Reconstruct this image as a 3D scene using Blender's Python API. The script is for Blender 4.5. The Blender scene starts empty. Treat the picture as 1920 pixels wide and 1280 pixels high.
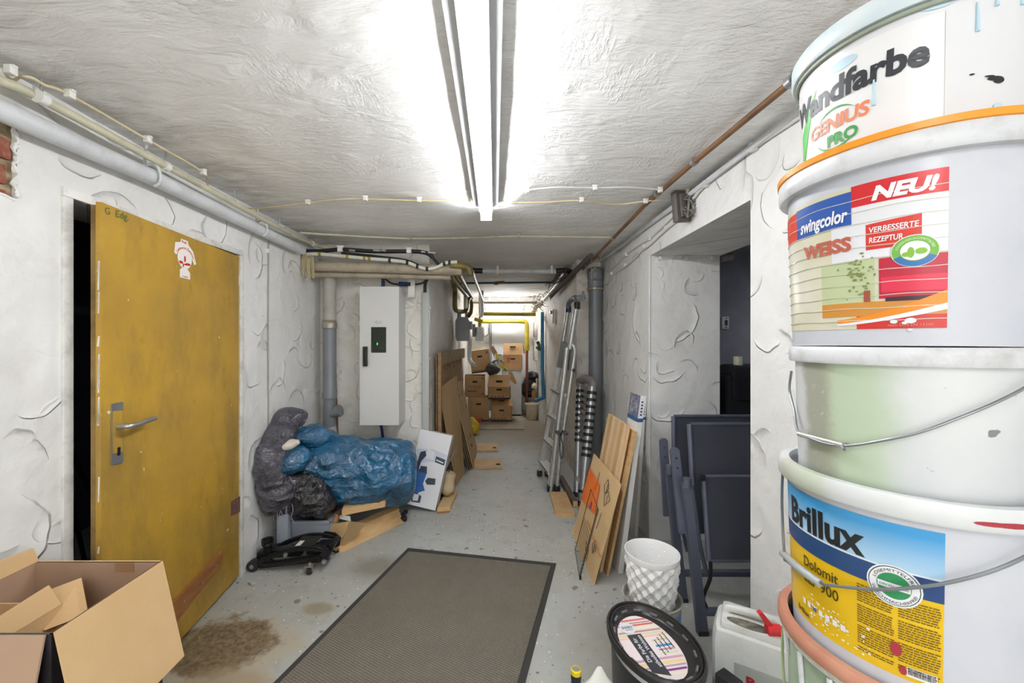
import bpy, bmesh, math, random
from mathutils import Vector, Matrix, Euler, noise
from mathutils.geometry import tessellate_polygon
R = random.Random(7)
C = bpy.context.scene.collection
F, CX, CY, H = 750.0, 928.0, 640.0, 1.44      # focal length in pixels, vanishing point, eye height
# ---------------------------------------------------------------- camera, world, exposure
cam = bpy.data.cameras.new('camera'); co = bpy.data.objects.new('camera', cam); C.objects.link(co)
co.location = (0, 0, H); co.rotation_euler = (math.pi/2, 0, 0)
cam.sensor_width = 36; cam.lens = F*36/1920; cam.shift_x = 32/1920; cam.clip_start = .02
bpy.context.scene.camera = co
sc = bpy.context.scene
sc.view_settings.view_transform = 'Standard'; sc.view_settings.look = 'None'
sc.view_settings.gamma = 1; sc.view_settings.use_curve_mapping = False
sc.view_settings.exposure = 0.42
LAMP = 50.0          # emission of the lamp diffusers
w = bpy.data.worlds.new('world'); sc.world = w; w.use_nodes = True
w.node_tree.nodes['Background'].inputs[0].default_value = (.75, .8, .9, 1)
w.node_tree.nodes['Background'].inputs[1].default_value = .05
try:
    sc.cycles.max_bounces = 9; sc.cycles.diffuse_bounces = 6; sc.cycles.glossy_bounces = 3
    sc.cycles.transmission_bounces = 4; sc.cycles.caustics_reflective = False; sc.cycles.caustics_refractive = False
    sc.cycles.use_light_tree = True; sc.cycles.adaptive_threshold = .08
except Exception: pass

def area(name, loc, rot, sx, sy, e, col=(1, 1, 1)):
    l = bpy.data.lights.new(name, 'AREA'); l.shape = 'RECTANGLE'; l.size = sx; l.size_y = sy; l.energy = e; l.color = col
    o = bpy.data.objects.new(name, l); o.location = loc; o.rotation_euler = rot; C.objects.link(o); return o
# soft fill light added behind the viewer to even out the lighting
area('rear_fill_light', (-.2, -2.35, 1.35), (math.pi/2, 0, 0), 2.4, 1.7, 22, (1, .99, .97))

# weak fill lights added to lift the two dark side rooms
area('side_room_fill', (2.6, 2.3, 2.1), (0, 0, 0), .6, .6, 3.2, (.9, .93, 1)); area('side_room_fill', (-2.6, 1.4, 2.1), (0, 0, 0), .4, .4, .8, (.85, .9, 1))

def P(px, py, Y): return Vector(((px-CX)/F*Y, Y, H-(py-CY)/F*Y))
def PX(px, py, X): return P(px, py, X*F/(px-CX))
def PFL(px, py, z=0.0): return P(px, py, (H-z)*F/(py-CY))
def PC(px, py, off=.832): return P(px, py, off*F/(CY-py))

# ---------------------------------------------------------------- materials
def lin(c):
    if isinstance(c, str):
        c = [int(c[i:i+2], 16)/255 for i in (0, 2, 4)]
        c = [x/12.92 if x < .04045 else ((x+.055)/1.055)**2.4 for x in c]
    return (c[0], c[1], c[2], 1)
class NT:
    def __init__(s, name):
        s.m = bpy.data.materials.new(name); s.m.use_nodes = True; s.t = s.m.node_tree
        s.b = s.t.nodes['Principled BSDF']; s._c = None
    def n(s, typ, ins=None, **kw):
        nd = s.t.nodes.new(typ)
        for k, v in kw.items(): setattr(nd, k, v)
        for k, v in (ins or {}).items():
            sock = nd.inputs[k]
            if hasattr(v, 'node'): s.t.links.new(v, sock)
            elif v is not None: sock.default_value = v
        return nd
    def L(s, a, b): s.t.links.new(a, b)
    def co(s):
        if not s._c: s._c = s.n('ShaderNodeTexCoord').outputs['Object']
        return s._c
    def math(s, op, a, b=None, c=None, clamp=False):
        nd = s.n('ShaderNodeMath', operation=op); nd.use_clamp = clamp
        for i, v in enumerate((a, b, c)):
            if v is None: continue
            if hasattr(v, 'node'): s.L(v, nd.inputs[i])
            else: nd.inputs[i].default_value = v
        return nd.outputs[0]
    def mapr(s, v, a, b, c=0., d=1., smooth=False):
        nd = s.n('ShaderNodeMapRange', {0: v, 1: a, 2: b, 3: c, 4: d})
        if smooth: nd.interpolation_type = 'SMOOTHSTEP'
        return nd.outputs[0]
    def noise(s, scale, detail=4, rough=.55, vec=None, dist=0.):
        return s.n('ShaderNodeTexNoise', {'Vector': vec or s.co(), 'Scale': scale, 'Detail': detail, 'Roughness': rough, 'Distortion': dist}).outputs[0]
    def scaled(s, sx, sy, sz, vec=None, rot=(0, 0, 0)):
        return s.n('ShaderNodeMapping', {'Vector': vec or s.co(), 'Scale': (sx, sy, sz), 'Rotation': rot}).outputs[0]
    def mix(s, f, a, b):
        nd = s.n('ShaderNodeMix', data_type='RGBA')
        for k, v in ((0, f), (6, a), (7, b)):
            if hasattr(v, 'node'): s.L(v, nd.inputs[k])
            else: nd.inputs[k].default_value = v
        return nd.outputs[2]
    def bump(s, h, dist, strength=1., nrm=None):
        ins = {'Height': h, 'Distance': dist, 'Strength': strength}
        if nrm: ins['Normal'] = nrm
        return s.n('ShaderNodeBump', ins).outputs[0]
    def set(s, color=None, rough=None, metal=None, normal=None, **kw):
        for k, v in (('Base Color', color), ('Roughness', rough), ('Metallic', metal), ('Normal', normal), *kw.items()):
            if v is None: continue
            if hasattr(v, 'node'): s.L(v, s.b.inputs[k])
            else: s.b.inputs[k].default_value = v
        return s.m
def mat(name, c, rough=.6, metal=0, var=.12, vs=6, bump=0., bs=60, c2=None, dirt=0., dc='6a5d4c', **kw):
    """plain surface with a little colour variation, optional second tone, dirt and fine relief"""
    n = NT(name); c = lin(c)
    d = lin(c2) if c2 else tuple(x*(1-var) for x in c[:3])+(1,)
    f = n.mapr(n.noise(vs, 5, .6), .35, .65)
    col = n.mix(f, c, d)
    if dirt: col = n.mix(n.math('MULTIPLY', n.mapr(n.noise(vs*2.3, 8, .7), .48, .7), dirt), col, lin(dc))
    nm = n.bump(n.noise(bs, 5, .6), bump) if bump else None
    return n.set(col, rough, metal, nm, **kw)
def wood(name, c, c2, scale=(1, 1, 1), dens=14, rough=.6):
    n = NT(name); v = n.scaled(*scale)
    g = n.noise(dens, 6, .65, v, .6)
    col = n.mix(n.mapr(g, .3, .7), lin(c), lin(c2))
    return n.set(col, rough, 0, n.bump(g, .0012))
def emit(name, c, s):
    n = NT(name); n.set(lin(c), .4); n.b.inputs['Emission Color'].default_value = lin(c); n.b.inputs['Emission Strength'].default_value = s
    return n.m

def plaster_mat(name, base, alt, dirtc, ddirt, ridge=.0055, sc1=2.7, grime=0.):
    n = NT(name); p = n.n('ShaderNodeSeparateXYZ', {0: n.co()})
    u = n.math('ADD', p.outputs[0], p.outputs[1])
    vec = n.n('ShaderNodeCombineXYZ', {0: u, 1: p.outputs[2], 2: 0.}).outputs[0]
    wob = n.n('ShaderNodeTexNoise', {'Vector': vec, 'Scale': 3.2, 'Detail': 3.}).outputs['Color']
    wv = n.n('ShaderNodeVectorMath', {0: wob, 1: (.5, .5, .5)}, operation='SUBTRACT').outputs[0]
    wv = n.n('ShaderNodeVectorMath', {0: wv, 3: .16}, operation='SCALE').outputs[0]
    vec2 = n.n('ShaderNodeVectorMath', {0: vec, 1: wv}, operation='ADD').outputs[0]
    hs = None
    for k, (s, off) in enumerate(((sc1, 0.), (sc1*1.3, 3.7), (sc1*1.8, 8.1))):
        vv = n.n('ShaderNodeVectorMath', {0: vec2, 1: (off, off*1.7, 0)}, operation='ADD').outputs[0]
        vv = n.n('ShaderNodeVectorMath', {0: vv, 3: s}, operation='SCALE').outputs[0]
        vo = n.n('ShaderNodeTexVoronoi', {'Vector': vv, 'Scale': 1., 'Randomness': .9}, voronoi_dimensions='2D')
        loc = n.n('ShaderNodeVectorMath', {0: vv, 1: vo.outputs['Position']}, operation='SUBTRACT').outputs[0]
        d = n.n('ShaderNodeVectorMath', {0: loc}, operation='LENGTH').outputs['Value']
        q = n.n('ShaderNodeSeparateXYZ', {0: loc})
        cr = n.n('ShaderNodeSeparateColor', {0: vo.outputs['Color']})
        a = n.math('ARCTAN2', q.outputs[1], q.outputs[0])
        a = n.math('ADD', a, n.math('MULTIPLY', cr.outputs[0], 6.283))
        m = n.math('SINE', a)
        m = n.mapr(m, .1, .75, smooth=True)
        r0 = n.math('MULTIPLY_ADD', cr.outputs[1], .26, .16)
        t = n.math('SUBTRACT', d, r0)
        up = n.mapr(t, 0., .02, 1., 0., True); dn = n.mapr(t, -.14, 0., 0., 1.)
        dn = n.math('POWER', dn, 3.)
        h = n.math('MULTIPLY', n.math('MINIMUM', up, dn), m)
        h = n.math('MULTIPLY', h, n.mapr(cr.outputs[2], .15, .6))
        hs = h if hs is None else n.math('MAXIMUM', hs, h)
    nz = n.noise(2.6, 8, .6)
    soft = n.noise(7, 3, .5)
    hh = n.math('ADD', n.math('MULTIPLY', soft, 1.2), n.math('MULTIPLY', n.noise(70, 4, .6), .12))
    nrm = n.bump(hh, ridge*1.3)
    nrm = n.bump(hs, ridge, .9, nrm)
    col = n.mix(n.mapr(nz, .35, .7), lin(base), lin(alt))
    sp = n.mapr(n.noise(5, 9, .72), .53, .75)
    col = n.mix(n.math('MULTIPLY', sp, ddirt), col, lin(dirtc))
    if grime:
        lo = n.math('MULTIPLY', n.mapr(p.outputs[2], .0, .55, 1., 0., True), n.mapr(n.noise(9, 7, .7), .35, .65))
        col = n.mix(n.math('MULTIPLY', lo, grime), col, lin('8d7d66'))
    return n.set(col, .72, 0, nrm)

# ---------------------------------------------------------------- mesh builder
class MB:
    def __init__(s, M=None): s.v = []; s.f = []; s.mi = []; s.M = M
    def add(s, vs, fs, m=0):
        o = len(s.v)
        for p in vs:
            p = Vector(p)
            s.v.append(s.M @ p if s.M else p)
        for f in fs: s.f.append([i+o for i in f]); s.mi.append(m)
        return s
    def box(s, c, d, rot=None, b=0., m=0):
        bm = bmesh.new(); bmesh.ops.create_cube(bm, size=1)
        for v in bm.verts: v.co = Vector((v.co.x*d[0], v.co.y*d[1], v.co.z*d[2]))
        if b: bmesh.ops.bevel(bm, geom=list(bm.edges), offset=b, segments=2, affect='EDGES', profile=.6)
        RM = Euler(rot).to_matrix() if rot else Matrix.Identity(3)
        bm.verts.index_update()
        s.add([RM @ v.co + Vector(c) for v in bm.verts], [[v.index for v in f.verts] for f in bm.faces], m); bm.free(); return s
    def hexa(s, a, m=0):    # a: 4 bottom + 4 top
        return s.add(a, [(3, 2, 1, 0), (4, 5, 6, 7), (0, 1, 5, 4), (1, 2, 6, 5), (2, 3, 7, 6), (3, 0, 4, 7)], m)
    def board(s, q, t, m=0, b=0.):
        q = [Vector(p) for p in q]; n = (q[1]-q[0]).cross(q[3]-q[0]).normalized()*t
        s.hexa([p for p in q]+[p+n for p in q], m); return s
    def tube(s, pts, r, seg=8, m=0, cap=True, smooth=0, closed=False):
        pts = [Vector(p) for p in pts]
        if smooth and len(pts) > 2:
            out = []; n = len(pts)
            rng = range(n) if closed else range(n-1)
            for i in rng:
                p0 = pts[(i-1) % n] if closed or i else pts[0]*2-pts[1]
                p1, p2 = pts[i], pts[(i+1) % n]
                p3 = pts[(i+2) % n] if closed or i+2 < n else p2*2-p1
                for k in range(smooth):
                    t = k/smooth
                    out.append(.5*((2*p1)+(p2-p0)*t+(2*p0-5*p1+4*p2-p3)*t*t+(3*p1-p0-3*p2+p3)*t**3))
            if not closed: out.append(pts[-1])
            pts = out
        n = len(pts); rr = r if callable(r) else (lambda t: r)
        tang = []
        for i in range(n):
            a = pts[i-1] if i or closed else pts[i]; b = pts[(i+1) % n] if i < n-1 or closed else pts[i]
            tang.append((b-a).normalized() if (b-a).length > 1e-9 else Vector((0, 0, 1)))
        u = tang[0].orthogonal().normalized(); vs = []
        for i in range(n):
            u = (u-tang[i]*u.dot(tang[i])).normalized(); w_ = tang[i].cross(u); q = rr(i/max(1, n-1))
            for k in range(seg):
                a = 2*math.pi*k/seg; vs.append(pts[i]+(u*math.cos(a)+w_*math.sin(a))*q)
        fs = []
        for i in range(n if closed else n-1):
            j = (i+1) % n
            for k in range(seg): fs.append((i*seg+k, i*seg+(k+1) % seg, j*seg+(k+1) % seg, j*seg+k))
        if cap and not closed: fs += [list(range(seg))[::-1], [(n-1)*seg+k for k in range(seg)]]
        return s.add(vs, fs, m)
    def lathe(s, prof, seg=32, c=(0, 0, 0), m=0, a0=0, sx=1, sy=1, cap=False):
        c = Vector(c); vs = []; n = len(prof)
        for (r, z) in prof:
            for k in range(seg):
                a = a0+2*math.pi*k/seg; vs.append(c+Vector((r*sx*math.cos(a), r*sy*math.sin(a), z)))
        fs = [(i*seg+k, i*seg+(k+1) % seg, (i+1)*seg+(k+1) % seg, (i+1)*seg+k) for i in range(n-1) for k in range(seg)]
        if cap: fs += [list(range(seg))[::-1], [(n-1)*seg+k for k in range(seg)]]
        return s.add(vs, fs, m)
    def cyl(s, a, b, r, seg=16, m=0): return s.tube([a, b], r, seg, m)
    def prism(s, poly, o, u, v, d, m=0):   # polygon in the u,v plane at o, extruded by vector d
        o, u, v, d = map(Vector, (o, u, v, d)); n = len(poly)
        a = [o+u*p[0]+v*p[1] for p in poly]
        tri = tessellate_polygon([[Vector((p[0], p[1], 0)) for p in poly]])
        fs = [tuple(t) for t in tri]+[tuple(i+n for i in t)[::-1] for t in tri]+[(i, (i+1) % n, (i+1) % n+n, i+n) for i in range(n)]
        return s.add(a+[p+d for p in a], fs, m)
    def sheet(s, fn, nu, nv, t=0., m=0):   # parametric surface fn(a,b), optional solid thickness
        vs = [Vector(fn(i/nu, j/nv)) for j in range(nv+1) for i in range(nu+1)]
        fs = [(j*(nu+1)+i, j*(nu+1)+i+1, (j+1)*(nu+1)+i+1, (j+1)*(nu+1)+i) for j in range(nv) for i in range(nu)]
        if not t: return s.add(vs, fs, m)
        k = len(vs); g = lambda i, j: vs[max(0, min(nv, j))*(nu+1)+max(0, min(nu, i))]
        bs = []
        for j in range(nv+1):
            for i in range(nu+1):
                nn = (g(i+1, j)-g(i-1, j)).cross(g(i, j+1)-g(i, j-1)); nn = nn.normalized() if nn.length > 1e-12 else Vector((0, 0, 1))
                bs.append(vs[j*(nu+1)+i]-nn*t)
        fs += [tuple(x+k for x in f)[::-1] for f in fs]
        for i in range(nu):
            fs.append((i+1, i, i+k, i+1+k)); q = nv*(nu+1)+i; fs.append((q, q+1, q+1+k, q+k))
        for j in range(nv):
            q = j*(nu+1); fs.append((q, q+nu+1, q+nu+1+k, q+k)); q += nu; fs.append((q+nu+1, q, q+k, q+nu+1+k))
        return s.add(vs+bs, fs, m)

def link(name, mb, mats, origin=(0, 0, 0), parent=None, ang=38, flip=False):
    if not isinstance(mats, (list, tuple)): mats = [mats]
    o3 = Vector(origin)
    me = bpy.data.meshes.new(name); me.from_pydata([tuple(v-o3) for v in mb.v], [], mb.f)
    for m in mats: me.materials.append(m)
    me.polygons.foreach_set('material_index', mb.mi)
    bm = bmesh.new(); bm.from_mesh(me); bmesh.ops.remove_doubles(bm, verts=bm.verts, dist=1e-6)
    bmesh.ops.recalc_face_normals(bm, faces=bm.faces); bm.to_mesh(me); bm.free()
    me.polygons.foreach_set('use_smooth', [True]*len(me.polygons)); me.set_sharp_from_angle(angle=math.radians(ang))
    me.update()
    ob = bpy.data.objects.new(name, me); C.objects.link(ob)
    if parent: ob.parent = parent
    else: ob.location = o3
    return ob
def tag(o, label=None, cat=None, group=None, kind=None):
    for k, v in (('label', label), ('category', cat), ('group', group), ('kind', kind)):
        if v: o[k] = v
    return o
class Thing:
    def __init__(s, name, label, cat, loc=(0, 0, 0), group=None):
        s.loc = Vector(loc); s.o = bpy.data.objects.new(name, None); C.objects.link(s.o)
        s.o.location = s.loc; s.o.empty_display_size = .05; tag(s.o, label, cat, group)
    def part(s, name, mb, m, parent=None, label=None, ang=38):
        p = link(name, mb, m, s.loc, parent or s.o, ang)
        if label: p['label'] = label
        return p
def single(name, mb, m, label, cat, group=None, ang=38, loc=None):
    if loc is None:
        xs = [v.x for v in mb.v]; ys = [v.y for v in mb.v]; loc = ((min(xs)+max(xs))/2, (min(ys)+max(ys))/2, min(v.z for v in mb.v))
    return tag(link(name, mb, m, loc, None, ang), label, cat, group)
def struct(name, mb, m, parent=None, ang=38):
    o = link(name, mb, m, (0, 0, 0), parent, ang)
    if not parent: o['kind'] = 'structure'
    return o
_tc = {}
def text2d(s, bold=0., shear=0., spacing=1.):
    k = (s, bold, shear, spacing)
    if k not in _tc:
        cu = bpy.data.curves.new('t', 'FONT'); cu.body = s; cu.size = 1; cu.offset = bold; cu.shear = shear; cu.space_character = spacing
        cu.resolution_u = 3; cu.align_x = 'LEFT'
        ob = bpy.data.objects.new('t', cu); me = bpy.data.meshes.new_from_object(ob)
        _tc[k] = ([(v.co.x, v.co.y) for v in me.vertices], [list(p.vertices) for p in me.polygons])
        bpy.data.objects.remove(ob); bpy.data.meshes.remove(me); bpy.data.curves.remove(cu)
    return _tc[k]
def text_on(mb, s, fn, size, width=None, bold=0., shear=0., m=0, spacing=1.):
    """text laid on a surface; fn(u,v) gives the point; width stretches the line to that length"""
    vs, fs = text2d(s, bold, shear, spacing)
    if not vs: return
    x0 = min(v[0] for v in vs); x1 = max(v[0] for v in vs); kx = (width/(x1-x0)) if width else size
    mb.add([fn((v[0]-x0)*kx, v[1]*size) for v in vs], fs, m)
# ---------------------------------------------------------------- materials of the place
M_wall = plaster_mat('white_plaster', 'e9e9e7', 'dddcd9', 'bfbab0', .3, .013, 2.2)
M_wall_far = plaster_mat('far_plaster', 'e6e4de', 'd6d3cb', '9d9484', .45, .009, 3.0, .6)
M_wall_mottled = plaster_mat('mottled_plaster', 'e8e5df', 'd5cdc2', '94796a', .6, .005, 3.0, .7)
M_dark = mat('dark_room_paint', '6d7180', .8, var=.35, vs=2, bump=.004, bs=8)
M_dark2 = mat('black_room_paint', '1d1f27', .8, var=.4, vs=2)
M_trim = mat('white_gloss_paint', 'e6e5e0', .45, var=.08, dirt=.4, vs=5)

def ceiling_mat():
    n = NT('rough_ceiling_plaster')
    st = n.scaled(.8, 2.2, 1., rot=(0, 0, .6)); st2 = n.scaled(2.4, .8, 1., rot=(0, 0, .35))
    big = n.noise(1.7, 4, .55, None, .6); mid = n.noise(5.5, 6, .62, st, .8); fine = n.noise(26, 5, .62, st, .3); fine2 = n.noise(30, 4, .6, st2, .3)
    patch = n.mapr(n.noise(2.1, 4, .6), .45, .6, 0, 1, True)
    rough = n.math('MULTIPLY', n.mapr(fine, .42, .66), patch)
    rough2 = n.math('MULTIPLY', n.mapr(fine2, .45, .68), n.mapr(n.noise(2.6, 4, .6, n.scaled(1, 1, 1, rot=(0, 0, 1.9))), .5, .62, 0, 1, True))
    pit = n.mapr(mid, .60, .68, 0, 1, True)
    h = n.math('ADD', n.math('MULTIPLY', big, 1.5), n.math('MULTIPLY', mid, 1.0))
    h = n.math('ADD', h, n.math('MULTIPLY', rough, .22)); h = n.math('ADD', h, n.math('MULTIPLY', rough2, .15)); h = n.math('SUBTRACT', h, n.math('MULTIPLY', pit, .10))
    col = n.mix(n.mapr(n.noise(1.3, 7, .65), .35, .68), lin('fbfbfa'), lin('efeeec'))
    col = n.mix(n.math('MULTIPLY', n.mapr(n.noise(7, 8, .72, st), .57, .78), .32), col, lin('c2beb8'))
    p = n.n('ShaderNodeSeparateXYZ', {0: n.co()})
    edge = n.math('MAXIMUM', n.mapr(p.outputs[0], -.95, -1.5, 0, 1, True), n.mapr(p.outputs[0], .85, 1.1, 0, .5, True))  # left edge darkened: dirt and weaker light painted together into the colour
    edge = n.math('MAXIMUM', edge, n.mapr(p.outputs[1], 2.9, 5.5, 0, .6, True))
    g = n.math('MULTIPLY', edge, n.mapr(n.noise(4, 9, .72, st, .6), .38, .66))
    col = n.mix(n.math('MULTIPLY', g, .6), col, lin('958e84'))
    return n.set(col, .8, 0, n.bump(h, .020, 1.))
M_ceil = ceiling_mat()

def floor_mat():
    n = NT('painted_concrete'); co_ = n.co()
    a = n.noise(1.1, 7, .62); b = n.noise(7, 8, .7); c = n.noise(45, 4, .6); wx = n.noise(.7, 6, .6, n.scaled(1, .6, 1))
    col = n.mix(n.mapr(a, .35, .66), lin('b4b8b5'), lin('a8a9a3'))
    col = n.mix(n.mapr(wx, .48, .7, 0, .85), col, lin('a8a192'))
    col = n.mix(n.math('MULTIPLY', n.mapr(b, .54, .72), .5), col, lin('8b867b'))
    # darker scuffs and small paint specks
    st = n.noise(3.2, 10, .78, None, .8)
    col = n.mix(n.mapr(st, .62, .7, 0, .55), col, lin('756f64'))
    for sc_, th, cc, rnd in ((38, .06, 'dfe0da', 0), (26, .05, '5f5c56', 1), (9, .05, '6f6a60', 2)):
        vv = n.n('ShaderNodeVectorMath', {0: co_, 1: (rnd*3.3, rnd*1.7, 0)}, operation='ADD').outputs[0]
        wv = n.n('ShaderNodeTexNoise', {'Vector': vv, 'Scale': sc_*1.5, 'Detail': 2.}).outputs['Color']
        wv = n.n('ShaderNodeVectorMath', {0: wv, 3: .6/sc_}, operation='SCALE').outputs[0]
        vv = n.n('ShaderNodeVectorMath', {0: vv, 1: wv}, operation='ADD').outputs[0]
        vo = n.n('ShaderNodeTexVoronoi', {'Vector': vv, 'Scale': sc_}, voronoi_dimensions='2D')
        rr = n.n('ShaderNodeSeparateColor', {0: vo.outputs['Color']})
        k = n.math('MULTIPLY', n.math('LESS_THAN', vo.outputs['Distance'], n.math('MULTIPLY', rr.outputs[1], th*3.2)), n.math('GREATER_THAN', rr.outputs[0], .8))
        col = n.mix(n.math('MULTIPLY', k, .8), col, lin(cc))
    # bare brown patches: one by the door, one along the far end, brown dirt against the right wall
    p = n.n('ShaderNodeSeparateXYZ', {0: co_})
    def patch(x, y, rx, ry, cc, col, hard=.12, k=1.):
        dx = n.math('DIVIDE', n.math('SUBTRACT', p.outputs[0], x), rx); dy = n.math('DIVIDE', n.math('SUBTRACT', p.outputs[1], y), ry)
        d = n.math('SQRT', n.math('ADD', n.math('MULTIPLY', dx, dx), n.math('MULTIPLY', dy, dy)))
        d = n.math('ADD', d, n.math('MULTIPLY_ADD', n.noise(7, 7, .65), 1.6, -.8))
        return n.mix(n.math('MULTIPLY', n.mapr(d, 1+hard, 1-hard), k), col, cc)
    br = n.mix(n.mapr(n.noise(30, 8, .75), .35, .65), lin('4f3f2c'), lin('988769'))
    col = patch(-1.27, 1.86, .34, .24, lin('b0a58f'), col, .12, .7)
    col = patch(-1.30, 1.90, .24, .19, br, col)
    col = patch(-1.12, 1.66, .2, .1, lin('a08f75'), col, .3, .8)
    col = patch(.75, 6.9, .55, 1.5, br, col, .4, .8)
    col = patch(.2, 6.1, 1., .6, lin('867a68'), col, .5, .6)
    col = patch(-.75, 2.55, .16, .12, lin('7b7668'), col, .5, .7)
    col = patch(-.55, 1.95, .1, .12, lin('a89a80'), col, .4, .8)
    col = patch(-.95, 2.15, .08, .05, lin('8d7f60'), col, .3, .7)
    col = patch(.62, 1.75, .25, .35, lin('8f887b'), col, .6, .7)
    hgt = n.math('ADD', n.math('MULTIPLY', a, .5), n.math('MULTIPLY', n.math('ADD', b, n.math('MULTIPLY', c, .3)), .2))
    return n.set(col, n.mapr(b, .3, .7, .42, .62), 0, n.bump(hgt, .012))
M_floor = floor_mat()

# ---------------------------------------------------------------- the setting
ZC = 2.29
def wall_cells(X0, X1, ys, zs, holes):
    mb = MB()
    for i in range(len(ys)-1):
        for j in range(len(zs)-1):
            if (i, j) in holes: continue
            mb.box(((X0+X1)/2, (ys[i]+ys[i+1])/2, (zs[j]+zs[j+1])/2), (abs(X1-X0), ys[i+1]-ys[i], zs[j+1]-zs[j]))
    cnt = {}                                        # drop the faces two neighbouring cells share
    key = lambda f: tuple(sorted(tuple(round(c, 4) for c in mb.v[i]) for i in f))
    for f in mb.f: cnt[key(f)] = cnt.get(key(f), 0)+1
    keep = [k for k, f in enumerate(mb.f) if cnt[key(f)] == 1]
    mb.f = [mb.f[k] for k in keep]; mb.mi = [0]*len(keep)
    return mb
fl = MB().box((.1, 3, -.05), (7.0, 11.6, .1)); struct('floor', fl, M_floor)
cm = MB().sheet(lambda a, b: (-1.85+a*3.6, -2.7+b*11.2, ZC+.010+.012*noise.noise((a*8, b*20, 0))+.006*noise.noise((a*20, b*60, 4))), 60, 170)
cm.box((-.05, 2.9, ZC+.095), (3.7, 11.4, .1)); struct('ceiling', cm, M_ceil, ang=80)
YD0, YD1, ZD = 1.472, 2.4375, 1.965
wl = wall_cells(-1.56, -1.81, [-2.5, 1.02, 1.306, YD0, YD1, 3.62], [0, 1.905, ZD, 2.155, 2.33], {(1, 1), (1, 2), (3, 0), (3, 1)})
# the second storey of the recess: plaster behind the bricks
wl.box((-1.73, 1.163, 2.03), (.12, .29, .25))
WL = struct('wall_left', wl, M_wall)
struct('wall_left.001', MB().box((-1.198, 6.0, 1.165), (1.225, 4.86, 2.33)), M_wall_far)
wr = wall_cells(1.12, 1.63, [-2.5, 1.753, 2.90, 4.235], [0, 2.06, 2.33], {(1, 0)})
WR = struct('wall_right', wr, M_wall)
struct('wall_right.001', MB().box((1.2475, 6.33, 1.165), (.765, 4.19, 2.33)), M_wall_mottled)
struct('wall_back', MB().box((.1, 8.5, 1.165), (2.6, .16, 2.33)), M_wall_far)
struct('wall_front', MB().box((-.2, -2.6, 1.165), (3.4, .2, 2.33)), M_wall)
struct('wall_store_left', MB().box((-3.2, 2.1, 1.1), (.1, 3.0, 2.2)).box((-2.5, 3.52, 1.1), (1.38, .1, 2.2)).box((-2.5, .6, 1.1), (1.38, .1, 2.2)).box((-2.5, 2.1, 2.25), (1.38, 3.0, .1)), M_dark)
struct('wall_store_right', MB().box((3.3, 2.4, 1.1), (.1, 3.0, 2.2)).box((2.44, 3.45, 1.1), (1.62, .1, 2.2)).box((2.44, .9, 1.1), (1.62, .1, 2.2)).box((2.44, 2.2, 2.25), (1.62, 2.6, .1)), mat('grey_room_paint', 'a3a4ae', .8, var=.3, vs=2, bump=.006, bs=6))
# rough plastered arris round the door, the niche edges and the dirty skirting of the left wall
fr = MB(); q = .034
for (c, d) in (((-1.556, YD0-q/2, ZD/2), (.014, q, ZD)), ((-1.556, (YD0+YD1)/2, ZD+q/2), (.014, YD1-YD0+2*q, q)), ((-1.556, YD1+q/2, ZD/2), (.014, q, ZD))): fr.box(c, d, b=.004)
struct('trim_1', fr, M_trim)
struct('trim_2', MB().tube([(1.122, 2.90, 0.02), (1.123, 2.902, .7), (1.121, 2.90, 1.4), (1.122, 2.90, 2.06)], .007, 6), M_wall)
# exposed bricks in the broken plaster patch (each a piece of the wall)
M_brick = mat('red_brick', 'a4604a', .9, c2='7c4231', vs=9, bump=.006, bs=50, dirt=.6, dc='c0a890')
M_mortar = mat('old_mortar', 'b9a98a', .95, c2='8c7a5c', vs=14, bump=.008, bs=40)
M_oldwood = mat('dark_old_timber', '5a5148', .9, vs=10, bump=.004)
for k, (y0, y1, z0, z1, x) in enumerate(((1.03, 1.296, 2.025, 2.092, -1.568), (1.03, 1.285, 1.945, 2.008, -1.568), (1.03, 1.290, 1.908, 1.930, -1.572), (1.03, 1.292, 2.108, 2.15, -1.572))):
    b_ = MB().box((x-.04, (y0+y1)/2, (z0+z1)/2), (.08, y1-y0, z1-z0), b=.008)
    for i, v in enumerate(b_.v): b_.v[i] = v+Vector((noise.noise(v*30)*.006, noise.noise(v*25+Vector((3, 0, 0)))*.006, noise.noise(v*20)*.004))
    struct('brick', b_, M_brick if k < 3 else M_mortar, WL)
mo = MB().sheet(lambda a, b: (-1.578-.008*noise.noise((a*9, b*9, 1)), 1.02+a*.286, 1.905+b*.25), 14, 14, .03)
struct('mortar', mo, M_mortar, WL)
jg = MB().tube([(-1.562, 1.304+.006*math.sin(i*.9)+.003*math.sin(i*2.3), 1.91+i*.0082) for i in range(31)], lambda t: .007+.003*math.sin(t*40), 6)
jg.tube([(-1.562, 1.02+i*.028, 1.903+.005*math.sin(i*1.7)) for i in range(11)], .006, 6)
struct('plaster_edge', jg, M_wall, WL)
struct('lintel', MB().box((-1.6, 1.13, 2.172), (.09, .28, .028), b=.003), M_oldwood, WL)

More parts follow.
